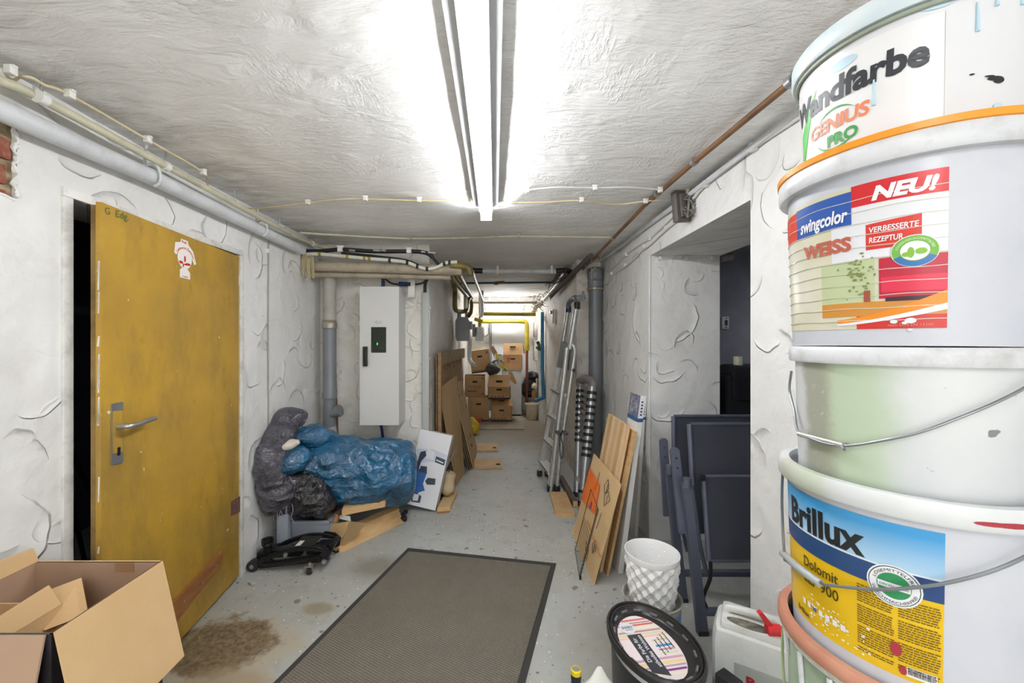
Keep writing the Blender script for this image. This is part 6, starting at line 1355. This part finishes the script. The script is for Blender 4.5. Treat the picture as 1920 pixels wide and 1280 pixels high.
# ---------------------------------------------------------------- stack of paint buckets on the right
SX, SY = .66, .65
class Bucket:
    def __init__(s, label, z0, z1, rb, rt, cx=SX, cy=SY, group='stacked paint buckets'):
        s.z0, s.z1, s.rb, s.rt, s.c = z0, z1, rb, rt, Vector((cx, cy, 0)); s.t = Thing('paint_bucket', label, 'bucket', (cx, cy, z0), group)
        s.th0 = math.atan2(-cy, -cx)
    def r(s, z): return s.rb+(s.rt-s.rb)*(z-s.z0)/(s.z1-s.z0)
    zm = None
    def pt(s, th, z, off=0.):
        if s.zm and off > 0: z = s.zm(z)
        return s.pt0(th, z, off)
    def pt0(s, th, z, off=0.): r = s.r(z)+off; return Vector((s.c.x+r*math.cos(th), s.c.y+r*math.sin(th), z))
    def hit(s, px_, py_):            # angle and height of the wall point seen at a pixel
        a = (px_-CX)/F; z = (s.z0+s.z1)/2; th = s.th0
        for _ in range(12):
            r = s.r(z); A = a*a+1; B = -2*(a*s.c.x+s.c.y); Cc = s.c.x**2+s.c.y**2-r*r; D_ = max(0, B*B-4*A*Cc); t_ = (-B-math.sqrt(D_))/(2*A)
            z = max(s.z0-.1, min(s.z1+.1, H-(py_-CY)/F*t_)); th = math.atan2(t_-s.c.y, a*t_-s.c.x)
        if th < 0: th += 2*math.pi
        return th, z
    def strip(s, mb, th0, th1, lo, hi, off=.001, n=24, m=0):
        lo_ = lo if callable(lo) else (lambda f: lo); hi_ = hi if callable(hi) else (lambda f: hi); vs = []
        for i in range(n+1):
            f = i/n; th = th0+(th1-th0)*f; vs += [s.pt(th, lo_(f), off), s.pt(th, hi_(f), off)]
        mb.add(vs, [(2*i, 2*i+2, 2*i+3, 2*i+1) for i in range(n)], m); return mb
    def fn(s, th0, z0, off, slope=0.): return lambda u, v: s.pt(th0+u/s.rt, z0+v+u*slope, off)
    def ell(s, mb, th, z, rx, rz, off, n=28):
        mb.add([s.pt(th+rx*math.cos(6.2832*i/n)/s.rt, z+rz*math.sin(6.2832*i/n), off) for i in range(n)]+[s.pt(th, z, off)], [(i, (i+1) % n, n) for i in range(n)]); return mb
    def body(s, m, rimm, rim=.010, lip=.028, ribs=True, seg=96):
        z0, z1 = s.z0, s.z1; R_ = s.r
        s.b = s.t.part('wall', MB().lathe([(0, z0+.003), (s.rb-.006, z0+.003), (s.rb, z0)]+[(R_(z), z) for z in (z0+.01, z1-.03, z1-.001)]+[(s.rt-.002, z1-.001), (s.rt-.004, z1-.03), (s.rb-.004, z0+.012), (0, z0+.012)], seg, s.c), m)
        p = [(R_(z1-lip), z1-lip), (s.rt+rim*.8, z1-lip), (s.rt+rim, z1-lip+.004), (s.rt+rim, z1-.006), (s.rt+rim-.004, z1), (s.rt-.003, z1), (s.rt-.004, z1-.01)]
        s.rim = s.t.part('rim', MB().lathe(p, seg, s.c), rimm)
M_bk = mat('bucket_white_used', 'c6c8cf', .3, c2='bcbfc8', vs=3, dirt=.2, dc='9aa0ac')
M_bk3 = mat('bucket_white_smeared', 'cfd1d3', .32, c2='c3c6ca', vs=4, dirt=.25, dc='9a9d9a')
M_bk1 = mat('bucket_white_clean', 'dcdde0', .28, c2='d2d4d8', vs=3)
M_rimw = mat('rim_white', 'd7d9dc', .35, dirt=.3, vs=8)
M_bkg = mat('bucket_green_smeared', 'a9b8a2', .4, c2='97ab93', vs=5, dirt=.4, dc='6e7f68')
def overlay(name, cols, rough=.3, **k): pass
# two hidden buckets that carry the stack
for (z0, z1, l) in ((0, .375, 'lowest white paint bucket at the foot of the stack'), (.355, .695, 'second lowest white paint bucket of the stack')):
    b = Bucket(l, z0, z1, .138, .15); b.body(M_bk, M_rimw, .008)
# fifth from top: green smeared bucket with terracotta rim
b = Bucket('green smeared paint bucket with terracotta rim under the yellow labelled one', .665, .962, .142, .152); b.body(M_bkg, mat('rim_terracotta', 'b0705a', .5, c2='c08a72', vs=9, dirt=.3, dc='8d9a80'), .012, .022)
b.t.part('skirt', MB().lathe([(.154, .929), (.160, .931), (.160, .941), (.155, .941)], 96, b.c), mat('skirt_white_crusted', 'c3c2b6', .6, bump=.004, bs=120))
m = MB(); ths = [2.35+i*.09 for i in range(28)]
m.tube([b.pt(th, .912-.20*math.sin(min(1, max(0, (th-2.3)/2.4))*math.pi), .008) for th in ths], .0024, 7, smooth=2); b.t.part('wire_handle', m, mat('wire_green_paint', '8f9c70', .5))
for k in range(5): 
    th = 2.7+k*.35; m = MB().tube([b.pt(th, .927, .004), b.pt(th+.02, .887-.03*(k % 2), .003)], .004, 6); b.t.part('paint_drip', m, M_rimw)
# fourth: yellow and blue labelled bucket
b = Bucket('paint bucket with yellow and blue label and wire handle', .944, 1.232, .1405, .150); b.body(M_bk, M_rimw, .013, .030)
B4 = b
thR, zR = b.hit(1772, 1011); thR2, zb_ = b.hit(1781, 1290); thL = 2.30
zt4 = 1.190; zbot = .978
base4 = b.strip(MB(), thL, thR, zbot, zt4, .0006, 40); lb = b.t.part('label', base4, mat('label_yellow', 'e0b714', .3, c2='d2a80f', vs=5))
zblu = lambda f: 1.122+.0*f
n = NT('label_sky_print'); g = n.mapr(n.n('ShaderNodeSeparateXYZ', {0: n.co()}).outputs[2], .163, .235); c_ = n.mix(g, lin('c4dbe8'), lin('3f95cc')); n.set(c_, .3)
b.t.part('label_sky', b.strip(MB(), thL, thR, 1.118, zt4, .0009, 40), n.m, lb)
b.t.part('label_navy_band', b.strip(MB(), thL, thR, 1.096, 1.125, .0012, 40), mat('label_navy', '1f3f78', .3, c2='2f5170', vs=5), lb)
b.t.part('label_line', b.strip(MB(), thL, thR, 1.1255, 1.1275, .0013, 40), M_white, lb)
th, z = b.hit(1486, 965); m = MB(); text_on(m, 'Brillux', b.fn(th+.02, 1.131, .0016), .058, .132, bold=.035); b.t.part('lettering', m, mat('print_black', '1f2124', .4), lb)
th, z = b.hit(1512, 1040); m = MB(); text_on(m, 'Dolomit', b.fn(th-.03, 1.070, .0016), .023, .062, bold=.012); text_on(m, 'ELF 900', b.fn(th-.03, 1.044, .0016), .023, .062, bold=.012); b.t.part('lettering', m, mat('print_dark_olive', '4d4414', .4), lb)
th, z = b.hit(1676, 1050)
for (rr_, mm, oo) in ((.0285, M_white, .0018), (.0265, mat('seal_black', '2a3a30', .4), .0021), (.0255, M_white, .0023), (.0175, mat('seal_green', '2e8a55', .4), .0026)): b.t.part('seal', b.ell(MB(), th, 1.103, rr_, rr_*1.0, oo), mm, lb)
b.t.part('seal_band', b.strip(MB(), th-.0165/b.rt, th+.0165/b.rt, 1.0985, 1.1065, .0028, 8), M_white, lb)
m = MB(); text_on(m, 'DIN EN 13 300', b.fn(th-.0145/b.rt, 1.1008, .0030), .0042, .029)
def ring(u, v, th=th):
    a = math.radians(165-150*u/.055); r = .0195+v; return B4.pt(th+r*math.cos(a)/B4.rt, 1.103+r*math.sin(a), .0028)
def ring2(u, v, th=th):
    a = math.radians(195+150*u/.055); r = .0242-v; return B4.pt(th+r*math.cos(a)/B4.rt, 1.103+r*math.sin(a), .0028)
text_on(m, 'LÖSEMITTELFREI', ring, .0052, .055); text_on(m, 'WEICHMACHERFREI', ring2, .0052, .055); b.t.part('lettering', m, mat('print_black2', '26302b', .4), lb)
m = MB(); th1 = b.hit(1607, 1080)[0]; th2 = b.hit(1690, 1100)[0]
rl = random.Random(3)
for col_, (ta, tb, zA, zB) in enumerate(((th1, b.hit(1676, 1090)[0], 1.088, .992), (b.hit(1684, 1100)[0], b.hit(1765, 1120)[0], 1.088, .992))):
    z = zA; k = 0
    while z > zB:
        k += 1
        if k % 9 == 0: z -= .0035; continue
        u = ta
        while u < tb-.02:
            w2 = rl.uniform(.012, .05); b.strip(m, u, min(tb, u+w2), z-.0016, z, .0014, 1); u += w2+.006
        z -= .0034
b.t.part('small_print', m, mat('print_olive', '6b5510', .4), lb)['kind'] = 'stuff'
for k in range(7): b.t.part('pictogram', b.strip(MB(), b.hit(1509, 1150)[0]+k*.077, b.hit(1509, 1150)[0]+k*.077+.045, 1.004, 1.013, .0014, 3), M_white if k != 2 else M_bprint, lb)
m = MB(); text_on(m, 'Brillux', b.fn(b.hit(1503, 1140)[0]-.04, .985, .0016), .012, .03, bold=.02); b.t.part('lettering', m, bpy.data.materials['print_dark_olive'], lb)
thb = b.hit(1700, 1235)[0]; b.t.part('barcode_field', b.strip(MB(), thb, thb+.20, .984, .997, .0014, 6), M_white, lb)
m = MB(); u = thb+.01
while u < thb+.19: w2 = rl.choice((.0015, .003, .0045)); b.strip(m, u, u+w2, .987, .9965, .0019, 1); u += w2+.0035
b.t.part('barcode', m, M_blk, lb)['kind'] = 'stuff'
for k, (x, y, r1, r2) in enumerate(((1845, 990, .018, .003), (1880, 1000, .022, .0035), (1680, 1215, .006, .010), (1693, 1255, .004, .006))):
    th_, z_ = b.hit(x, y)
    if k < 2: z_ = 1.214
    b.t.part('red_smear', b.ell(MB(), th_, z_, r1, r2, .0142 if k < 2 else .0022, 12), mat('red_paint_smear', 'a82f3c', .4) if 'red_paint_smear' not in bpy.data.materials else bpy.data.materials['red_paint_smear'])
m = MB()
for k in range(60): 
    b.ell(m, rl.uniform(3.1, 3.7), rl.uniform(.985, 1.03), rl.uniform(.0006, .003), rl.uniform(.0006, .002), .0022, 7)
b.t.part('white_paint_splash', m, mat('splash_white', 'dfe3e6', .5))['kind'] = 'stuff'
# wire handle and grip: swings down in front
def hpt(px_, py_, off=.006):
    th_, z_ = B4.hit(px_, py_); return B4.pt(th_, z_, off)
wire = [B4.pt(2.42, 1.195, .008), B4.pt(2.36, 1.15, .012), B4.pt(2.40, 1.10, .012), hpt(1484, 1045, .010), hpt(1492, 1055, .012), hpt(1550, 1090, .012), hpt(1575, 1095, .012), hpt(1640, 1099, .012), hpt(1700, 1095, .012), hpt(1770, 1083, .012), hpt(1850, 1058, .012), hpt(1925, 1020, .012), hpt(1990, 985, .012), hpt(2050, 950, .01)]
M_wire = mat('wire_steel', '8b8f92', .35, .7, vs=14)
hw = B4.t.part('wire_handle', MB().tube(wire, .0023, 8, smooth=4), M_wire)
B4.t.part('grip', MB().tube([hpt(1480, 1040, .012), hpt(1512, 1064, .013), hpt(1551, 1092, .013)], .0062, 14, smooth=3), mat('grip_grey', 'a4a8ab', .4), hw)
# third: plain smeared bucket with wire handle
b = Bucket('plain white paint bucket smeared green, with metal wire handle', 1.198, 1.432, .1325, .1385); b.body(M_bk3, M_rimw, .009, .026)
n = NT('green_smear_film'); a = n.noise(5, 6, .6); n.set(n.mix(n.mapr(a, .4, .6), lin('a3b98b'), lin('8fa878')), .35); 
def smear(bk, th0, th1, z0, z1, c, off, seed):   # hand-smeared paint with ragged outline
    lo = [z0+rl.uniform(0, .02) for _ in range(25)]; hi = [z1-rl.uniform(0, .02) for _ in range(25)]
    return bk.strip(MB(), th0, th1, lambda f: lo[int(f*24)], lambda f: hi[int(f*24)], off, 24)
def wall_paint(name, base, c1, c2, t1, w1, t2, w2, cx=SX, cy=SY):
    """bucket plastic with two vertical bands for worn stains and painted reflections at given bearings round the bucket"""
    n = NT(name); p = n.n('ShaderNodeSeparateXYZ', {0: n.co()}); th_ = n.math('ARCTAN2', n.math('MULTIPLY', p.outputs[1], -1), n.math('MULTIPLY', p.outputs[0], -1))
    th_ = n.math('ADD', th_, n.math('MULTIPLY_ADD', n.noise(5, 7, .7), .7, -.35))
    def m_(t0, w_): return n.mapr(n.math('ABSOLUTE', n.math('SUBTRACT', th_, t0)), w_, w_*.35, 0, 1, True)
    col = n.mix(n.mapr(n.noise(4, 5), .35, .7), lin(base), lin('bfc3c6'))
    col = n.mix(n.math('MULTIPLY', m_(t1, w1), .75), col, lin(c1)); col = n.mix(n.math('MULTIPLY', m_(t2, w2), .8), col, lin(c2))
    sp = n.mapr(n.noise(45, 5, .7), .6, .68, 0, .6); col = n.mix(n.math('MULTIPLY', sp, m_(t2, w2)), col, lin('dfe3dc'))
    s2 = n.mapr(n.noise(30, 3, .5), .70, .73, 0, .8); col = n.mix(s2, col, lin('565a58'))
    return n.set(col, .34)
# bearings: world angle minus pi (object origin sits on the bucket axis)
b.b.data.materials[0] = wall_paint('bucket_three_plastic', 'd0d2d2', 'adc29c', '969486', .26, .62, -.06, .30)
B3 = b
def hp3(px_, py_, off=.006): th_, z_ = B3.hit(px_, py_); return B3.pt(th_, z_, off)
wire = [B3.pt(2.46, 1.385, .006), B3.pt(2.44, 1.35, .010), hp3(1497, 770, .006), hp3(1506, 800, .010), hp3(1514, 812, .010), hp3(1555, 830, .010), hp3(1596, 834, .010), hp3(1650, 825, .010), hp3(1720, 808, .010), hp3(1790, 780, .010), hp3(1860, 748, .010), hp3(1920, 712, .010), hp3(1980, 670, .008)]
hw = B3.t.part('wire_handle', MB().tube(wire, .0020, 8, smooth=4), M_wire)
B3.t.part('grip', MB().tube([hp3(1512, 814, .011), hp3(1590, 834, .011)], .0042, 10), mat('grip_bare_metal', 'c2c4be', .35, .5), hw)
B3.t.part('rim_hook', MB().box(hp3(1592, 836, .008), (.005, .005, .012)), M_steel, hw)
# second: red, white and blue labelled bucket with orange rim
b = Bucket('paint bucket with red sofa label and orange rim, second from the top', 1.434, 1.722, .1415, .1495); b.body(M_bk, M_rimw, .013, .034)
b.t.part('orange_ring', MB().lathe([(.1605, 1.722-.004), (.1640, 1.722-.003), (.1645, 1.728), (.158, 1.7295), (.150, 1.727), (.148, 1.718)], 96, b.c), mat('rim_orange', 'f0981e', .35, var=.08))
B2 = b; b.zm = lambda z: 1.458+(z-1.4505)*1.069
thR = b.hit(1777, 470)[0]; thL = 2.28; za, zb_ = 1.4505, 1.646
lb = b.t.part('label', b.strip(MB(), thL, thR, za, zb_, .0006, 44), mat('label_two_cream', 'd5d3c4', .28, c2='b9b58a', vs=3))
for (nm, x0, x1, z0, z1, cc_, off) in (('label_white_field', 1560, 1777, 1.545, 1.617, 'dcdde2', .0009), ('label_red_top', 1598, 1777, 1.617, 1.646, 'cc1f26', .0010), ('label_blue_field', 1497, 1598, 1.594, 1.640, '2a56a5', .0012), ('label_red_left', 1476, 1497, 1.594, 1.638, 'd8402c', .0012), ('label_sofa', 1648, 1777, 1.490, 1.543, 'b81838', .0012), ('label_sofa_seat', 1652, 1777, 1.498, 1.518, 'd8284a', .0014), ('label_sofa_shade', 1660, 1777, 1.486, 1.4915, '3a1526', .0015), ('label_wall', 1540, 1640, 1.487, 1.545, 'b9c49a', .0008), ('label_floor', 1540, 1777, 1.468, 1.487, 'c98a3a', .0010), ('label_red_bottom', 1605, 1777, 1.4505, 1.468, 'c92a22', .0010), ('label_red_box', 1624, 1728, 1.556, 1.594, 'cf3428', .0011)):
    t0, t1 = b.hit(x0, 470)[0] if x0 > 1480 else thL, b.hit(x1, 470)[0]
    hi = z1 if nm != 'label_red_box' else (lambda f, z1=z1: z1-.004*(1-f))
    b.t.part(nm, b.strip(MB(), t0, t1, z0, hi, off, 24), mat('p_'+nm, cc_, .28, var=.10, vs=5), lb)
t0, t1 = b.hit(1570, 560)[0], thR
b.t.part('label_swoosh', b.strip(MB(), t0, t1, lambda f: 1.457+.024*f**1.6, lambda f: 1.4635+.034*f**1.6, .0016, 24), mat('p_swoosh_orange', 'e58a1c', .3), lb)
b.t.part('label_swoosh', b.strip(MB(), t0, t1, lambda f: 1.4555+.018*f**1.6, lambda f: 1.4585+.023*f**1.6, .0018, 24), M_white, lb)
m = MB(); text_on(m, 'NEU!', b.fn(b.hit(1634, 365)[0], 1.6215, .0018), .024, .066, bold=.05, shear=.25); b.t.part('lettering', m, M_white, lb)
m = MB(); text_on(m, 'swingcolor', b.fn(b.hit(1503, 415)[0], 1.601, .0020), .026, .080, bold=.03, shear=.2); b.t.part('lettering', m, M_white, lb)
m = MB(); text_on(m, 'GRATIS', b.fn(thL+.03, 1.611, .0020), .014, .030, bold=.03, shear=.2); b.t.part('lettering', m, M_white, lb)
m = MB(); text_on(m, 'WEISS', b.fn(b.hit(1509, 470)[0], 1.560, .0018), .026, .078, bold=.05); b.t.part('lettering', m, mat('p_weiss_red', 'b9604a', .35), lb)
m = MB(); text_on(m, 'VERBESSERTE', b.fn(b.hit(1630, 440)[0], 1.5785, .0020), .010, .050, bold=.02, shear=.1); text_on(m, 'REZEPTUR', b.fn(b.hit(1630, 440)[0], 1.565, .0020), .010, .035, bold=.02, shear=.1); b.t.part('lettering', m, M_white, lb)
m = MB(); text_on(m, 'nach DIN EN 13300', b.fn(b.hit(1665, 600)[0], 1.4535, .0020), .005, .045); b.t.part('lettering', m, M_pink, lb)
th = b.hit(1715, 460)[0]
for (rr_, mm, oo) in ((.0225, M_white, .0022), (.0215, mat('seal_leaf_green', '6fae3c', .35), .0025), (.0135, M_white, .0029)): b.t.part('seal', b.ell(MB(), th, 1.548, rr_*1.06, rr_*.9, oo), mm, lb)
m = MB(); n_ = 14; pts = [b.pt(th+.0218*math.cos(a)/b.rt*1.06, 1.548+.0196*math.sin(a), .0027) for a in [math.radians(205+130*i/n_) for i in range(n_+1)]]; pi_ = [b.pt(th+.0145*math.cos(a)/b.rt*1.06, 1.548+.0130*math.sin(a), .0027) for a in [math.radians(205+130*i/n_) for i in range(n_+1)]]
m.add(pts+pi_, [(i, i+1, i+n_+2, i+n_+1) for i in range(n_)]); b.t.part('seal', m, mat('seal_blue', '2d6fb0', .35), lb)
m = MB(); b.ell(m, th-.004/b.rt*1, 1.546, .0035, .007, .0032, 10); b.ell(m, th+.006/b.rt, 1.547, .006, .004, .0032, 10); b.ell(m, th-.008/b.rt, 1.544, .005, .003, .0032, 10); b.t.part('seal_leaf', m, mat('leaf_green', '7fb52e', .35), lb)
def arc2(u, v, th=th): a = math.radians(170-160*u/.05); r = .0155+v; return B2.pt(th+r*math.cos(a)*1.06/B2.rt, 1.548+r*math.sin(a)*.9, .0029)
m = MB(); text_on(m, 'KONSERVIERUNGSMITTELFREI', arc2, .0042, .05); b.t.part('lettering', m, mat('seal_text_green', 'd9e8c0', .4), lb)
m = MB()   # plant in the label picture
for k in range(46): b.ell(m, b.hit(1612, 500)[0]+rl.gauss(0, .05), 1.527+rl.gauss(0, .013), rl.uniform(.001, .0035), rl.uniform(.0008, .002), .0019, 6)
b.t.part('label_plant', m, mat('plant_olive_print', '7d8a4a', .4), lb)['kind'] = 'stuff'
b.t.part('label_pot', b.strip(MB(), b.hit(1620, 500)[0], b.hit(1632, 500)[0], 1.487, 1.502, .0019, 4), mat('pot_brown_print', '9a4c34', .4), lb)
m = MB()
for k in range(11):   # horizontal ribs that show through the film
    z = 1.462+k*.0165; m.tube([b.pt(thL+(thR-thL)*i/30, z+.0006*math.sin(i*.7+k), .0012) for i in range(31)], .0007, 4, cap=True)
b.t.part('film_crease', m, mat('crease_gloss', 'cfcdbb', .15), lb)['kind'] = 'stuff'
for (x, y, rr_) in ((1676, 614, .004), (1707, 612, .006), (1696, 616, .003), (1706, 628, .003)):
    th_, z_ = b.hit(x, y); b.t.part('white_paint_blob', b.ell(MB(), th_, z_, rr_, rr_*.6, .0022, 10), bpy.data.materials['splash_white'])
# top: bucket with green and orange lettering
b = Bucket('topmost paint bucket with black, green and orange lettering', 1.668, 1.935, .128, .1365, .668, .655); B1 = b; b.body(M_bk1, mat('rim_pale_blue', 'c3d6de', .35, c2='d9dfe0', vs=10), .010, .034)
b.t.part('groove', MB().lathe([(.1375, 1.893), (.1405, 1.894), (.1405, 1.899), (.1375, 1.900)], 96, b.c), mat('groove_olive_grey', '9aa392', .5))
thL, thR = 2.3, b.hit(1770, 150)[0]
lb = b.t.part('label', b.strip(MB(), thL, thR, 1.695, 1.883, .0005, 44), mat('label_one_white', 'e3e3e4', .28, var=.02))
b.t.part('label_edge', b.strip(MB(), thR, thR+.004, 1.695, 1.883, .0008, 1), M_alup, lb)
tA, zA = b.hit(1513, 235); m = MB(); text_on(m, 'Wandfarbe', b.fn(b.hit(1508, 235)[0]-.16, 1.820, .0014), .050, .206, bold=.04, shear=.05); b.t.part('lettering', m, mat('print_charcoal', '2f3338', .4), lb)
m = MB(); text_on(m, 'GENIUS', b.fn(b.hit(1524, 250)[0]-.02, 1.777, .0016), .029, .096, bold=.03, shear=.1, ); b.t.part('lettering', m, mat('print_salmon', 'e8855c', .4), lb)
m = MB(); text_on(m, 'PRO', b.fn(b.hit(1552, 250)[0], 1.752, .0016), .024, .046, bold=.04); b.t.part('lettering', m, mat('print_green', '3f9a4a', .4), lb)
thc = b.hit(1566, 250)[0]
m = MB()
for (a0, a1, w2) in ((35, 150, .003), (200, 330, .0035)):
    n_ = 20; o_ = [b.pt(thc+.036*math.cos(math.radians(a0+(a1-a0)*i/n_))/b.rt, 1.777+.033*math.sin(math.radians(a0+(a1-a0)*i/n_)), .0013) for i in range(n_+1)]
    i_ = [b.pt(thc+(.036-w2*math.sin(math.pi*i/n_))*math.cos(math.radians(a0+(a1-a0)*i/n_))/b.rt, 1.777+(.033-w2*math.sin(math.pi*i/n_))*math.sin(math.radians(a0+(a1-a0)*i/n_)), .0013) for i in range(n_+1)]
    m.add(o_+i_, [(i, i+1, i+n_+2, i+n_+1) for i in range(n_)])
b.t.part('logo_ring', m, bpy.data.materials['print_green'], lb)
b.t.part('green_wedge', b.strip(MB(), b.hit(1507, 250)[0]-.03, b.hit(1532, 230)[0]+.02, lambda f: 1.73+.128*f, lambda f: 1.80+.06*f, .0010, 10), mat('wedge_green', '5cc05a', .35), lb)
b.t.part('dark_strip', b.strip(MB(), b.hit(1532, 290)[0], b.hit(1595, 290)[0]+.05, 1.727, 1.734, .0012, 10), mat('strip_charcoal', '4a4c50', .4), lb)
m = MB(); text_on(m, 'WEISS - hochdeckend', b.fn(b.hit(1540, 290)[0], 1.7287, .0018), .005, .05); b.t.part('lettering', m, M_white, lb)
m = MB()
for (x, y, rr_, rz_) in ((1866, 147, .010, .003), (1872, 150, .007, .0045), (1855, 143, .006, .0012), (1822, 140, .003, .0012)):
    th_, z_ = b.hit(x, y); b.ell(m, th_, z_, rr_, rz_, .0008, 12)
b.t.part('black_smudge', m, M_blk)['kind'] = 'stuff'
M_ltb = mat('pale_blue_paint', 'bcd8e6', .35)
for (x, y0_, y1_) in ((1639, 150, 198), (1832, 5, 60), (1868, -10, 12), (1915, -10, 10)):
    p0_, p1_ = b.hit(x, y0_), b.hit(x, y1_); b.t.part('paint_drip', MB().tube([b.pt(p0_[0], p0_[1], .001), b.pt(p1_[0], p1_[1], .0012)], lambda q: .0012+.0012*q, 8), M_ltb)
for k, (x, y) in enumerate(((1700, 18), (1760, 5), (1580, 120), (1870, 200))):
    th_, z_ = b.hit(x, y); b.t.part('paint_smear', b.ell(MB(), th_, z_, .02 if k < 3 else .006, .008 if k < 3 else .005, .0011, 16), M_ltb)

print('HITS', [(x, round(B3.hit(x, 760)[0]-math.pi, 3)) for x in (1497, 1510, 1530, 1560, 1600, 1640, 1700, 1800)])
# faint greenish reflection painted into the rim colour of the fourth bucket
for bk, nm in ((B4, 'rim_four'),):
    bk.rim.data.materials[0] = wall_paint('bucket_four_rim_plastic', 'd4d6d6', 'b5bfa6', 'b9b7a8', .0, .45, -.3, .2)
